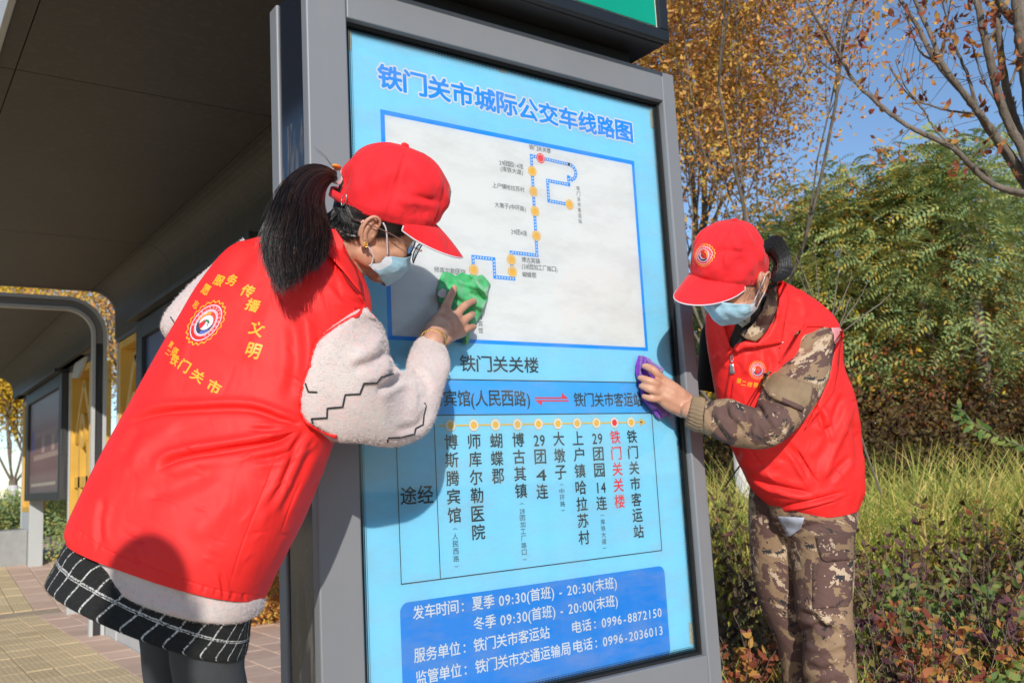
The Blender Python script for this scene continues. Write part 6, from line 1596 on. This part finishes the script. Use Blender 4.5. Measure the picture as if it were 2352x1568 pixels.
def ash_tree(name, base, height, rs_seed, nleaves, label, mat, stems=5, lean=(0, 0, 1), leaf=.06, spread=.32, cluster=.10, cat='tree', group=None, trunk_h=None, white=True, rk=1.0):
    rs = np.random.RandomState(rs_seed); e = empty(name, tuple(base)); tag(e, label, cat, group); mb = MB(); tips = []
    base = np.array(base, float); th = trunk_h if trunk_h else height*.28
    top = base+np.array([lean[0]*th, lean[1]*th, th]); r0 = (height*.016+.015)*rk
    tr = catmull(np.array([base-[0, 0, .1], base+[0, 0, th*.4]+rs.normal(0, .01, 3), top]), 10); mb.tube(tr, np.linspace(r0*1.25, r0, 10), 10, False)
    for k in range(stems):
        a = 2*PI*k/stems+rs.uniform(-.4, .4); d = np.array([math.cos(a)*spread, math.sin(a)*spread, 1.0]); grow(rs, top-np.array([0, 0, th*.15*rs.rand()]), d, (height-th)*rs.uniform(.6, .95), r0*.34, 2, mb, tips, .42, .5, 9, 5)
    mb.build('trunk', BARK, e, True)
    if white:
        m2 = MB(); m2.tube(np.array([base-[0, 0, .05], base+[0, 0, min(1.1, th*.9)]]), [r0*1.3, r0*1.22], 12); m2.build('whitewash', WBARK, e, True)
    segs = [(p, l) for p, l in tips if l < 2] or tips; C_ = []; Dd = []
    w_ = np.array([len(p)*(2 if l == 0 else 1) for p, l in segs], float); w_ /= w_.sum()
    pick = rs.choice(len(segs), nleaves//5, p=w_)
    for k in pick:
        p = segs[k][0]; i = rs.randint(2, len(p)); c = p[i]+rs.normal(0, cluster, 3)
        for _ in range(5): C_.append(c+rs.normal(0, leaf*.9, 3)); Dd.append(rs.normal(0, 1, 3)+np.array([0, 0, -.3]))
    C_ = np.array(C_); V, F = leaf_quads(C_, np.array(Dd), rs.uniform(.6, 1.25, len(C_))*leaf, rs, .42, .4, nleaves < 30000); quads(V, F, 'crown', mat, e); return e
def W(px, py, d): return P(px, py, d)
def gnd(px, d):
    q = P(px, 1100, d); return np.array([q[0], q[1], gz(q[1])-.02])
# big orange ash right behind the pillar
ash_tree('ash_tree', gnd(1706, 5.9), 5.3, 5, 105000, 'tall orange brown ash tree rising directly behind the right edge of the pillar', ORL, 9, leaf=.044, spread=.54, cluster=.21, group=None, trunk_h=1.35, rk=.40)
ash_tree('ash_tree', gnd(1560, 9.5), 6.8, 15, 26000, 'orange ash tree hidden behind the pillar, its crown meeting the sign box', ORL, 6, leaf=.065, spread=.4, cluster=.22, trunk_h=2.0)
# foreground tree at the right edge: limbs follow the sky
e = empty('young_tree', tuple(gnd(2420, 4.2))); tag(e, 'sparse tree with bare pale branches and few russet leaves at the upper right', 'tree')
Q = lambda x, y: (1493+x*.3662, y*.3662)
mb = MB(); rs = np.random.RandomState(2); limbs = [
 ([(2480, 1900), (2440, 1250), (2400, 700), (2345, 300), (2330, 120), (2300, -80)], 4.0, .060, .045), ([(2400, 1220), (2180, 1170), (2040, 1070), (1900, 930), (1640, 800), (1480, 690), (1290, 520), (1190, 360), (1020, 80), (960, -60)], 3.9, .022, .006),
 ([(2430, 1350), (2346, 1150), (2150, 850), (2000, 630), (1790, 380), (1690, 190), (1570, 0), (1530, -80)], 4.05, .030, .009), ([(2420, 1250), (2330, 1070), (2130, 800), (2050, 690), (1830, 400), (1780, 270), (1660, 0), (1620, -90)], 4.0, .030, .009),
 ([(2430, 1200), (2346, 960), (2210, 680), (2110, 280), (2050, 0), (2030, -90)], 3.95, .036, .016), ([(2440, 1100), (2346, 900), (2250, 620), (2190, 250), (2175, 60), (2165, -80)], 4.1, .032, .014),
 ([(2330, 160), (2240, 90), (2180, 0), (2120, -80)], 3.95, .030, .020), ([(2035, 712), (1850, 690), (1660, 620), (1560, 520), (1500, 400)], 4.0, .008, .003), ([(1790, 390), (1700, 330), (1640, 200), (1600, 60)], 4.0, .008, .003),
 ([(1830, 400), (1850, 250), (1870, 100), (1900, -60)], 4.05, .008, .003), ([(2050, 690), (2000, 500), (1900, 250), (1830, 0)], 4.0, .014, .005), ([(2210, 640), (2280, 480), (2340, 300)], 4.1, .010, .005), ([(1900, 930), (1780, 800), (1720, 700), (1600, 540), (1540, 380)], 3.9, .007, .003),
 ([(2346, 1230), (2200, 1190), (2100, 1080), (1980, 1000), (1920, 900)], 4.0, .012, .005), ([(2210, 680), (2120, 560), (2060, 420), (2000, 200)], 4.0, .008, .003), ([(2110, 280), (2180, 150), (2220, 0)], 4.0, .008, .004), ([(1290, 520), (1120, 430), (1010, 330), (960, 250)], 3.9, .005, .002), ([(1190, 360), (1200, 200), (1230, 60)], 3.9, .004, .002)]
LP = []
for pts, d, r0, r1 in limbs:
    pp = [P(*Q(x, y), d+.06*math.sin(i*1.3)) for i, (x, y) in enumerate(pts)]; c = catmull(np.array(pp), 8*len(pts)); n = len(c); c[1:-1] += rs.normal(0, .0012, (n-2, 3)); mb.tube(c, .70*np.linspace(r0, r1, n)*(1+rs.normal(0, .03, n)), 8, False)
    if r1 < .018: LP.append(c[int(n*.3):])
tb = mb.build('trunk', BARK, e, True)
base_g = gnd(2440, 4.1); m2 = MB(); m2.tube(np.array([P(*Q(2480, 1900), 4.0), base_g]), [.058, .066], 10); m2.build('trunk_base', BARK, e, True)
C_ = []; Dd = []; tw = MB()
for c in LP:
    for k in range(int(len(c)*.42)):
        p = c[rs.randint(0, len(c))]; d = rs.normal(0, 1, 3)+up*.6; d /= np.linalg.norm(d); L = rs.uniform(.05, .22); q = p+d*L; tw.tube(np.array([p, (p+q)/2+rs.normal(0, .008, 3), q]), [.0016, .0012, .0008], 4, False)
        if rs.rand() < .8:
            for _ in range(rs.randint(1, 5)): C_.append(q+rs.normal(0, .018, 3)); Dd.append(rs.normal(0, 1, 3)-up*.5)
o = tw.build('twigs', BARK, e); tag(o, kind='stuff')
V, F = leaf_quads(np.array(C_), np.array(Dd), rs.uniform(.03, .066, len(C_)), rs, .42, .7, True); quads(V, F, 'crown', REDL, e)
# feathery green trees: pinnate leaves along arching twigs
def pinnate(rs, p0, d, L, npair, lw):
    d = d/np.linalg.norm(d); s = np.cross(d, [0, 0, 1.0]); s /= np.linalg.norm(s)+1e-9; nn = np.cross(s, d); t_ = np.linspace(.15, 1, npair); cx = p0+d*(t_*L)[:, None]+np.array([0, 0, -1])*(t_**2*L*.35)[:, None]
    return cx, s
def pagoda_tree(name, base, height, width, seed, nfronds, mat, label, group, frond=.30, trunk_h=1.2, ztop=None, white=False, depth_squash=1.0):
    rs = np.random.RandomState(seed); e = empty(name, tuple(base)); tag(e, label, 'tree', group); base = np.array(base, float)
    mb = MB(); tips = []; r0 = .02+height*.011
    top = base+[0, 0, trunk_h]; mb.tube(catmull(np.array([base-[0, 0, .1], base+[.02, .01, trunk_h*.5], top]), 8), np.linspace(r0*1.2, r0, 8), 8, False)
    for k in range(6):
        a = 2*PI*k/6+rs.uniform(-.4, .4); d = np.array([math.cos(a)*.5, math.sin(a)*.5, 1.0]); grow(rs, top, d, (height-trunk_h)*rs.uniform(.55, .85), r0*.5, 1, mb, tips, .5, .3, 7, 4)
    mb.build('trunk', BARK, e, True)
    if white: m2 = MB(); m2.tube(np.array([base-[0, 0, .05], base+[0, 0, 1.0]]), [r0*1.35, r0*1.25], 10); m2.build('whitewash', WBARK, e, True)
    # clumps of fronds
    VV = []; FF = []; n = 0; cz = base[2]+trunk_h*.6; H = height-trunk_h*.6
    ncl = max(14, nfronds//42); cl = []
    for k in range(ncl):
        u = rs.rand()**.8; a = rs.uniform(0, 2*PI); z = cz+H*(.05+.92*u); prof = (math.sin(PI*min(1, (u*.78+.16)))**.7); rr = width*prof*math.sqrt(rs.uniform(.25, 1.0)); cl.append((base[0]+rr*math.cos(a), base[1]+rr*math.sin(a)*depth_squash, z, rs.uniform(.13, .27)*width/1.2))
    cl = np.array(cl); idx = rs.randint(0, ncl, nfronds); P0 = cl[idx, :3]+rs.normal(0, 1, (nfronds, 3))*cl[idx, 3:4]*np.array([1, 1, .62])
    out = P0-(base+[0, 0, trunk_h+H*.3]); out /= np.linalg.norm(out, axis=1)[:, None]; D_r = out*.7+rs.normal(0, .5, (nfronds, 3)); D_r[:, 2] = D_r[:, 2]*.35+.12; D_r /= np.linalg.norm(D_r, axis=1)[:, None]
    S = np.cross(D_r, -SUNT*1.0+np.array([0, 0, .75])+rs.normal(0, .35, (nfronds, 3))); S /= np.linalg.norm(S, axis=1)[:, None]; NN = np.cross(S, D_r); tilt = rs.normal(0, .3, nfronds)[:, None]; S = S*np.cos(tilt)+NN*np.sin(tilt)
    L = frond*rs.uniform(.6, 1.2, nfronds); npair = 7
    for j in range(npair):
        t_ = .12+.88*j/(npair-1); c = P0+D_r*(L*t_)[:, None]+np.array([0, 0, -1])*(L*.4*t_*t_)[:, None]; lw = L*.27*(1-.45*abs(t_-.5)*1.4)
        for sgn in (-1, 1):
            sd = S*sgn*.9+D_r*.45; sd /= np.linalg.norm(sd, axis=1)[:, None]; hw = D_r*(L*.050)[:, None]
            a = c; b = c+sd*(lw*.5)[:, None]+hw; e_ = c+sd*lw[:, None]+np.array([0, 0, -1])*(lw*.18)[:, None]; f = c+sd*(lw*.5)[:, None]-hw
            V = np.stack([a, b, e_, f], 1).reshape(-1, 3); i = np.arange(nfronds)*4+n; VV.append(V); FF.append(np.stack([i, i+1, i+2, i+3], 1)); n += 4*nfronds
    quads(np.vstack(VV), np.vstack(FF), 'crown', mat, e); return e
def top_at(px, py, d):   # height of the crown top seen at a picture point
    return P(px, py, d)[2]
G1 = 'feathery green trees behind the grass'
for i, (px, d, ytop, w_, nf, mat, lab, wh) in enumerate((
    (1790, 9.2, 600, .9, 1400, GRL, 'feathery green tree just right of the ash tree stems, behind the cap with the bun', False),
    (1905, 8.2, 450, .95, 2000, GRL, 'feathery green tree standing highest above the hair bun of the woman in camouflage', False),
    (2070, 8.0, 372, 1.05, 2100, GRL, 'feathery green tree in the middle of the row, above the red vested shoulder', False),
    (2290, 7.4, 335, 1.2, 2500, GRL, 'feathery green tree at the right edge, reaching up into the bare branches', False),
    (1960, 10.5, 470, 1.4, 1500, GRL, 'green yellow tree in the second row, seen through the gap of the front crowns', False),
    (2230, 10.8, 460, 1.4, 1500, GRL, 'yellowish green tree in the second row toward the right edge', False),
    (1640, 11.0, 680, 1.4, 1500, GRL, 'low green yellow tree far behind the pillar edge', False),
    (2420, 9.5, 420, 1.4, 1800, GRL, 'green tree cut by the right edge behind the bare tree', False))):
    b = gnd(px, d); pagoda_tree('pagoda_tree', b, top_at(px, ytop, d)-b[2], w_, 40+i, int(nf*1.0), mat, lab, G1, .23, 2.5)
# dim inner wood: thin trunks, brown and dark foliage
G2 = 'slim trunks in the shade under the trees'
rs = np.random.RandomState(77)
specs = [(2218, 7.6, True), (1990, 9.2, False), (2110, 8.8, False), (2300, 9.0, False), (1905, 9.5, True), (2040, 10.4, False), (2160, 9.8, False), (2270, 10.2, False), (2345, 8.6, False), (1950, 11.0, False), (2080, 11.4, False)]
labs = ['slim pale trunk with whitewashed foot, right of the red vest', 'thin dark trunk left of centre in the wood', 'thin straight trunk between two whitewashed trunks', 'forked slim trunk near the right edge', 'short trunk with whitewashed foot close to the red vest', 'dark leaning trunk deep in the wood', 'thin brown trunk beside the pale whitewashed one', 'slim trunk deep behind the grass at right', 'dark trunk at the far right edge', 'deep dark trunk left in the wood', 'deep thin trunk in the middle of the wood']
for i, ((px, d, wh), lab) in enumerate(zip(specs, labs)):
    b = gnd(px, d); e = empty('slim_tree', tuple(b)); tag(e, lab, 'tree', G2); mb = MB(); H = rs.uniform(2.4, 3.1); r0 = .05 if wh else .032; ln = np.array([rs.normal(0, .10), rs.normal(0, .10), 0])
    if i == 0: ln = rt*-.25*[1, 1, 0]
    pp = catmull(np.array([b-[0, 0, .05], b+ln*.3+[0, 0, H*.35], b+ln*.7+[0, 0, H*.7], b+ln+[0, 0, H]]), 14); mb.tube(pp, np.linspace(r0, r0*.55, 14), 8, False)
    tp = []
    for k in range(5): grow(rs, pp[8+k], rs.normal(0, 1, 3)+[0, 0, 1.2], .8, r0*.35, 1, mb, tp, .5, .2, 5, 3)
    mb.build('trunk', BARK, e, True)
    if wh: m2 = MB(); m2.tube(pp[:6]+0*pp[:6], np.linspace(r0*1.06, r0*.96, 6), 10, False); m2.build('whitewash', WBARK, e, True)
    C_ = []; Dd = []
    for p, l in tp:
        for _ in range(70): C_.append(p[rs.randint(1, len(p))]+rs.normal(0, .14, 3)); Dd.append(rs.normal(0, 1, 3))
    V, F = leaf_quads(np.array(C_), np.array(Dd), rs.uniform(.04, .09, len(C_)), rs); quads(V, F, 'crown', GRL if i % 2 else ORL, e)
# hedge and undergrowth masses (nobody could count the stems)
def mass(name, pts_px, d0, d1, z0, z1, n, size, mat, seed, clumps=60, label=None):
    rs = np.random.RandomState(seed); C_ = []
    x0, x1 = pts_px; cl = []
    for k in range(clumps):
        d = rs.uniform(d0, d1); g_ = gnd(rs.uniform(x0, x1), d); cl.append([g_[0], g_[1], g_[2]+rs.uniform(z0, z1)**1.0])
    cl = np.array(cl); idx = rs.randint(0, clumps, n); C_ = cl[idx]+rs.normal(0, 1, (n, 3))*np.array([.28, .28, .22]); C_[:, 2] = np.abs(C_[:, 2]-.37*(C_[:, 1] > 9))+.37*(C_[:, 1] > 9)
    V, F = leaf_quads(C_, rs.normal(0, 1, (n, 3)), rs.uniform(.5, 1.3, n)*size, rs, .5, .4); o = quads(V, F, name, mat); tag(o, kind='stuff'); return o
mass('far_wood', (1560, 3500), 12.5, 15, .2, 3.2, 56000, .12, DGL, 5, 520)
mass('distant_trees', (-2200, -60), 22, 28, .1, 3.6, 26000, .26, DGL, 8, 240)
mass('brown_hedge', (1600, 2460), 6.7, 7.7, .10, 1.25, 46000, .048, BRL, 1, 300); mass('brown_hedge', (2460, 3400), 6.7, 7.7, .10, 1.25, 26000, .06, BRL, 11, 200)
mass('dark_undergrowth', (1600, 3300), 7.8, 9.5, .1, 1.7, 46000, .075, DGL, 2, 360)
mass('red_shrubbery', (1990, 2420), 7.4, 8.2, 1.25, 1.6, 7000, .05, REDL, 3, 60)
mass('yellow_sprays', (1640, 2420), 7.6, 9.6, .8, 1.9, 5000, .08, YEL, 6, 90)
# bare shoots between the vest and the hedge
rs = np.random.RandomState(12)
SH = lambda x, y: (1780+x*.24415, 344.5+y*.24415)
e = empty('bare_shoots', tuple(gnd(1930, 3.7))); tag(e, 'bunch of bare thorny shoots rising behind the red vested shoulder', 'shrub')
for pts in ([(560, 1568), (700, 1250), (720, 1120)], [(670, 1568), (790, 1400), (880, 1220)], [(820, 1568), (1000, 1430), (1095, 1345)], [(420, 1450), (390, 1150), (370, 850)], [(350, 1380), (270, 1150), (170, 960)], [(300, 1360), (240, 1200)], [(640, 1568), (690, 1440), (720, 1380)], [(540, 1540), (590, 1200), (620, 900)]):
    W_ = [P(*SH(x, y), 3.5) for x, y in pts]; d = W_[0]-W_[1]; d /= np.linalg.norm(d); st_ = [W_[0]+d*.8]+W_
    c = catmull(np.array(st_), 24); c[1:-1] += rs.normal(0, .0012, (22, 3)); mb = MB(); mb.tube(c, np.linspace(.0035, .0014, 24), 5, False); mb.build('shoot', BARK, e, True)
# grass: long yellow-green blades
t = NT('dry_grass'); v = t.obj(); nn_ = t.n('ShaderNodeTexWhiteNoise', {0: t.n('ShaderNodeVectorMath', {0: v, 1: (.035, .035, 9)}, operation='SNAP').outputs[0]}).outputs[0]
c = t.ramp(t.math('ADD', t.math('MULTIPLY', nn_, .7), t.math('MULTIPLY', t.noise(v, 2, 3), .3)), [(.2, (.20, .30, .05, 1)), (.42, (.42, .50, .09, 1)), (.56, (.70, .62, .15, 1)), (.78, (.82, .62, .22, 1))])
pb = t.n('ShaderNodeBsdfPrincipled', {'Base Color': c, 'Roughness': .6}); tl = t.n('ShaderNodeBsdfTranslucent', {0: c}); mx = t.n('ShaderNodeMixShader', {0: .35, 1: pb.outputs[0], 2: tl.outputs[0]}); t.t.links.new(mx.outputs[0], t.out.inputs[0]); GRASS = t.m
def blades(n, x0, x1, d0, d1, h0, h1, w_, seed, name='long_grass', mat=None):
    rs = np.random.RandomState(seed); px = rs.uniform(x0, x1, n); d = d0+(d1-d0)*rs.rand(n)**.9
    G = np.array([gnd(a, b) for a, b in zip(px, d)]); tuft = rs.randint(0, n//14, n); off = rs.normal(0, .55, (n//14, 2)); lean = off[tuft]*.55+rs.normal(0, .22, (n, 2)); h = rs.uniform(h0, h1, n)
    side = rs.normal(0, 1, (n, 2)); side /= np.linalg.norm(side, axis=1)[:, None]; S3 = np.column_stack([side, np.zeros(n)])*w_
    V = []; 
    lev = [0, .4, .75, 1.0]; wd = [1, .85, .55, .05]
    L3 = []
    for t_, k in zip(lev, wd):
        c = G+np.column_stack([lean*(t_**1.8)[None, None] if False else lean*(t_**1.8)*h[:, None]*.75, h*t_*(1-.18*t_)])
        L3 += [c-S3*k, c+S3*k]
    V = np.stack(L3, 1).reshape(-1, 3); i = np.arange(n)*8; F = np.vstack([np.stack([i+2*k, i+2*k+1, i+2*k+3, i+2*k+2], 1) for k in range(3)]); o = quads(V, F, name, mat or GRASS); tag(o, kind='stuff'); return o
blades(17000, 1560, 2480, 4.5, 6.6, .50, 1.05, .0062, 3); blades(9000, 2480, 3500, 3.6, 6.6, .40, .95, .0062, 33); blades(1500, 1560, 2480, 4.6, 6.2, .9, 1.35, .0055, 13, 'tall_grass')
blades(6000, 1560, 2480, 3.0, 4.2, .15, .45, .003, 4, 'short_grass')
# leafy shrubs in front of the grass, each a plant of its own
SG = 'low shrubs in front of the grass'
def shrub(px, d, h, seed, mat, label, nst=14, leaf=.036, spread=.55):
    rs = np.random.RandomState(seed); b = gnd(px, d); e = empty('shrub', tuple(b)); tag(e, label, 'shrub', SG); mb = MB(); C_ = []; Dd = []
    for k in range(nst):
        a = rs.uniform(0, 2*PI); H = h*rs.uniform(.55, 1.1); o_ = np.array([math.cos(a), math.sin(a), 0])*spread*H*rs.uniform(.15, 1); pp = catmull(np.array([b, b+o_*.35+[0, 0, H*.5], b+o_+[0, 0, H]]), 14); pp[2:] += rs.normal(0, .004, (12, 3)); mb.tube(pp, np.linspace(.0035, .0014, 14), 4, False)
        for i in range(3, 14):
            for s_ in (-1, 1):
                if rs.rand() < .85:
                    q = rs.normal(0, 1, 3); tdir = pp[i]-pp[i-1]; tdir /= np.linalg.norm(tdir); q -= tdir*(q@tdir); q /= np.linalg.norm(q); C_.append(pp[i]); Dd.append(q*s_+tdir*.6)
    mb.build('stems', BARK, e); V, F = leaf_quads(np.array(C_), np.array(Dd), rs.uniform(.6, 1.3, len(C_))*leaf, rs, .5, .35, True); quads(V, F, 'leaves', mat, e)
where = {PUL: 'purple red', FGL: 'green', REDL: 'russet', BRL: 'dull brown'}
rs = np.random.RandomState(99); k = 0
place = [(1665, 3.6, .55, BRL, 'dull brown leafy shrub close to the pillar edge'), (1690, 4.4, .70, BRL, 'taller dark leafed shrub in front of the whitewashed trunk'), (1650, 3.2, .36, REDL, 'low russet shrub at the foot of the pillar'),
         (1990, 3.3, .50, PUL, 'purple leaved shrub touching the camouflage trouser leg'), (2035, 3.5, .50, FGL, 'green leaved shrub beside the purple one near the trouser leg'), (2080, 3.2, .42, REDL, 'purple red shrub right of the green leaved one'), (2120, 3.7, .46, FGL, 'yellow green shrub in the middle of the bed'),
         (2150, 3.1, .30, REDL, 'low russet shrub at the lower edge, centre of the bed'), (2215, 3.3, .42, PUL, 'shrub with pinkish purple leaves toward the right'), (2260, 3.8, .46, REDL, 'russet shrub in front of the long grass at right'), (2310, 3.2, .40, REDL, 'orange russet shrub at the lower right corner'), (2345, 3.6, .50, PUL, 'purple shrub cut by the right edge'),
         (2030, 3.0, .28, PUL, 'small purple shrub at the lower edge beside the trousers'), (2190, 3.9, .44, BRL, 'brown dry shrub before the tall grass'), (1710, 3.8, .42, PUL, 'dark purple shrub between the pillar and the far trouser leg'), (2090, 4.1, .48, PUL, 'dark shrub rising in front of the long grass, left part of the bed'), (2350, 4.4, .60, REDL, 'tall russet shrub behind the purple one at the right edge'), (2270, 3.0, .26, FGL, 'small green shrub at the lower right edge'),
         (2010, 4.0, .62, PUL, 'tall purple shrub standing behind the ones at the trouser leg'), (2140, 4.3, .60, BRL, 'dark brown shrub in the middle against the long grass'), (2240, 4.2, .62, BRL, 'dusky brown shrub against the long grass, right of the middle'), (2180, 3.5, .46, FGL, 'dull green shrub in the centre of the bed'), (2060, 2.95, .30, REDL, 'russet sprig cluster at the lower edge near the trousers'), (2320, 3.9, .56, BRL, 'dull brown shrub near the right edge'), (1675, 4.6, .70, PUL, 'dark purple shrub deep behind the pillar edge'), (1720, 3.3, .40, BRL, 'brown shrub at the knee of the far trouser leg')]
for i, (px, d, h, m_, lab) in enumerate(place): shrub(px, d, h*1.15, 200+i, m_, lab, 19, .045)
blades(2500, 1600, 2400, 2.9, 3.6, .05, .16, .002, 9, 'stubble')
n = 9000; rs = np.random.RandomState(31); G = np.array([gnd(a, b) for a, b in zip(rs.uniform(1560, 2460, n), rs.uniform(2.9, 6.0, n))])+np.column_stack([rs.normal(0, .05, (n, 2)), rs.uniform(.01, .10, n)])
V, F = leaf_quads(G, np.column_stack([rs.normal(0, 1, (n, 2)), rs.normal(0, .2, n)]), rs.uniform(.02, .05, n), rs, .5, .3); o = quads(V, F, 'fallen_leaves', BRL); tag(o, kind='stuff')
# leafy spray reaching in from the right edge
e = empty('leafy_spray', tuple(P(2400, 1080, 3.4))); tag(e, 'green leafy twig reaching in from the right edge above the grass', 'branch')
mb = MB(); TW = lambda x, y: (1607.8+x*.3164, 803.9+y*.3164); pp = catmull(np.array([P(*TW(x, y), 3.2) for x, y in ((2500, 760), (2352, 700), (2250, 660), (2100, 590), (2000, 540), (1920, 450), (1880, 420))]), 20); mb.tube(pp, np.linspace(.003, .0012, 20), 5, False); mb.build('stems', BARK, e)
C_ = []; Dd = []
for i in range(2, 20):
    for s_ in (-1, 1): C_.append(pp[i]); Dd.append(-rt+up*s_*rs.uniform(.3, .9)+rs.normal(0, .3, 3))
V, F = leaf_quads(np.array(C_), np.array(Dd), rs.uniform(.035, .055, len(C_)), rs, .45, .3, True); quads(V, F, 'leaves', FGL, e)
# greenery seen through the shelters on the left
LT = 'autumn trees beyond the shelters'
def at_ground(x, y): return np.array([x, y, gz(y)-.02])
ash_tree('ash_tree', at_ground(2.6, 12.5), 5.2, 21, 8000, 'orange leaved tree seen in the gap between the two shelters', ORL, 6, leaf=.07, spread=.34, cluster=.2, group=LT, trunk_h=.9)
ash_tree('ash_tree', at_ground(1.9, 9.6), 4.0, 22, 9000, 'orange tree right behind the second shelter, showing through the yellow screen', ORL, 6, leaf=.06, spread=.45, cluster=.18, group=LT, trunk_h=.8)
ash_tree('ginkgo_tree', at_ground(1.6, 19.2), 4.3, 23, 28000, 'golden yellow tree framed by the far end of the second shelter', YEL, 6, leaf=.09, spread=.55, cluster=.26, group=LT, trunk_h=1.0)
ash_tree('ginkgo_tree', at_ground(2.9, 24.5), 4.8, 24, 20000, 'farther yellow tree behind the golden one', YEL, 6, leaf=.10, spread=.6, cluster=.3, group=LT, trunk_h=1.0)
ash_tree('ash_tree', at_ground(1.6, 6.2), 3.2, 25, 6000, 'small orange tree behind the nearest shelter wall', ORL, 5, leaf=.05, spread=.5, cluster=.18, group=LT, trunk_h=.7)
def bush(x, y, h, r_, n, mat, label, seed, leaf=.035):
    rs = np.random.RandomState(seed); b = at_ground(x, y); e = empty('bush', tuple(b)); tag(e, label, 'bush', 'bushes behind the shelters'); mb = MB()
    for k in range(10): a = rs.uniform(0, 6.3); mb.tube(np.array([b, b+[math.cos(a)*r_*.6, math.sin(a)*r_*.6, h*.8]]), [.006, .002], 4, False)
    mb.build('stems', BARK, e); q = rs.normal(0, 1, (n, 3)); q /= np.linalg.norm(q, axis=1)[:, None]; rad = rs.rand(n)**.4; lump = 1+.18*np.sin(q[:, 0]*7+seed)*np.cos(q[:, 1]*6)
    C_ = b+[0, 0, h*.5]+q*(rad*lump)[:, None]*[r_, r_, h*.55]; C_[:, 2] = np.maximum(C_[:, 2], b[2]+.02); V, F = leaf_quads(C_, q+rs.normal(0, .6, (n, 3)), rs.uniform(.6, 1.3, n)*leaf, rs, .5, .3); quads(V, F, 'leaves', mat, e)
bush(1.05, 8.2, .95, .45, 6000, GRL, 'leafy green bush under the poster box of the second shelter', 1)
bush(1.2, 9.4, .9, .5, 5000, GRL, 'green bush farther along behind the second shelter', 2)
bush(1.55, 4.9, .38, .35, 3500, ORL, 'low brown orange bush seen between the skirt and the pillar', 3)
bush(2.3, 5.6, .5, .5, 4000, BRL, 'brown bush behind the low orange one', 4)
for i, (x, y) in enumerate(((.75, 14.6), (1.7, 14.9), (.1, 14.2), (-.8, 13.6))):
    bush(x, y, .75, .9, 6000, FGL if i % 2 else GRL, ['clipped green hedge bush at the far left', 'green hedge bush behind the concrete bench', 'green hedge bush beside the far shelter', 'outermost hedge bush at the left edge'][i], 10+i, .05)
# ================================================================== bystander behind the camera whose shadow falls on the vest
WC = empty('person', (0, 0, 0)); tag(WC, 'person in dark jacket standing behind the camera, outside the picture', 'person')
hd = P(372, 1395, 1.6)-SUNT*2.55; WC.location = (hd[0], hd[1], 0)
fwd = np.array([-SUNT[0]*-1, -SUNT[1]*-1, 0.]); fwd /= np.linalg.norm(fwd)
HC = frame(fwd, np.array([0, 0, 1.0]), hd-np.array([0, 0, .03])); B3 = Body(); head_blobs(B3, HC, HC.to_3x3().normalized())
lf = np.cross([0, 0, 1.0], fwd); H0 = np.array([hd[0], hd[1], 0.]); hz0 = hd[2]
B3.limb([hd-[0, 0, .05], hd-[0, 0, .20], H0+[0, 0, hz0-.32]], [.056, .054, .07])
B3.limb([H0+[0, 0, hz0-.32], H0+[0, 0, hz0-.55], H0+[0, 0, hz0-.8]], [.12, .12, .13])
for s_ in (-1, 1):
    sh_ = H0+lf*.17*s_+[0, 0, hz0-.30]; el = sh_+lf*.05*s_-[0, 0, .28]; hn = el+fwd*.05-[0, 0, .24]
    B3.limb([sh_, el, hn], [.045, .04, .028])
    for k in range(5): B3.limb([hn+fwd*(.012*(k-2)), hn-[0, 0, .05]+fwd*(.014*(k-2)), hn-[0, 0, .095-.012*abs(k-2)]+fwd*(.015*(k-2))], [.012, .0085, .007])
    hp_ = H0+lf*.09*s_+[0, 0, hz0-.78]; B3.limb([hp_, H0+lf*.10*s_+[0, 0, .45], H0+lf*.10*s_+[0, 0, .06]], [.08, .055, .04]); 
    shoe(WC, H0+lf*.10*s_+fwd*.17, H0+lf*.10*s_-fwd*.05, SHOE)
bc = B3.done('body', SK, WC, .006, 3)
J = Body(); J.limb([H0+[0, 0, hz0-.30], H0+[0, 0, hz0-.40], H0+[0, 0, hz0-.6], H0+[0, 0, hz0-.86]], [.09, .15, .155, .16])
for s_ in (-1, 1):
    sh_ = H0+lf*.16*s_+[0, 0, hz0-.30]; el = sh_+lf*.06*s_-[0, 0, .28]; J.limb([H0+lf*.08*s_+[0, 0, hz0-.33], sh_-[0, 0, .05], el, el+fwd*.05-[0, 0, .22]], [.07, .065, .058, .045])
J.done('jacket', simple('dark_blue_jacket', (.03, .035, .06, 1), .8), WC, .008, 4)
Tt = Body()
for s_ in (-1, 1): Tt.limb([H0+lf*.08*s_+[0, 0, hz0-.80], H0+lf*.10*s_+[0, 0, .45], H0+lf*.10*s_+[0, 0, .09]], [.105, .078, .065])
Tt.done('trousers', simple('dark_trousers', (.03, .03, .033, 1), .85), WC, .008, 4)
Hh = Body(); Hh.ball(HC @ Vector((-.022, 0, .05)), (.088, .076, .084), HC.to_3x3()); Hh.ball(HC @ Vector((-.04, 0, -.01)), (.066, .070, .07), HC.to_3x3()); Hh.done('hair', HAIR, WC, .005, 3)
make_ear(WC, HC, 1); make_ear(WC, HC, -1)
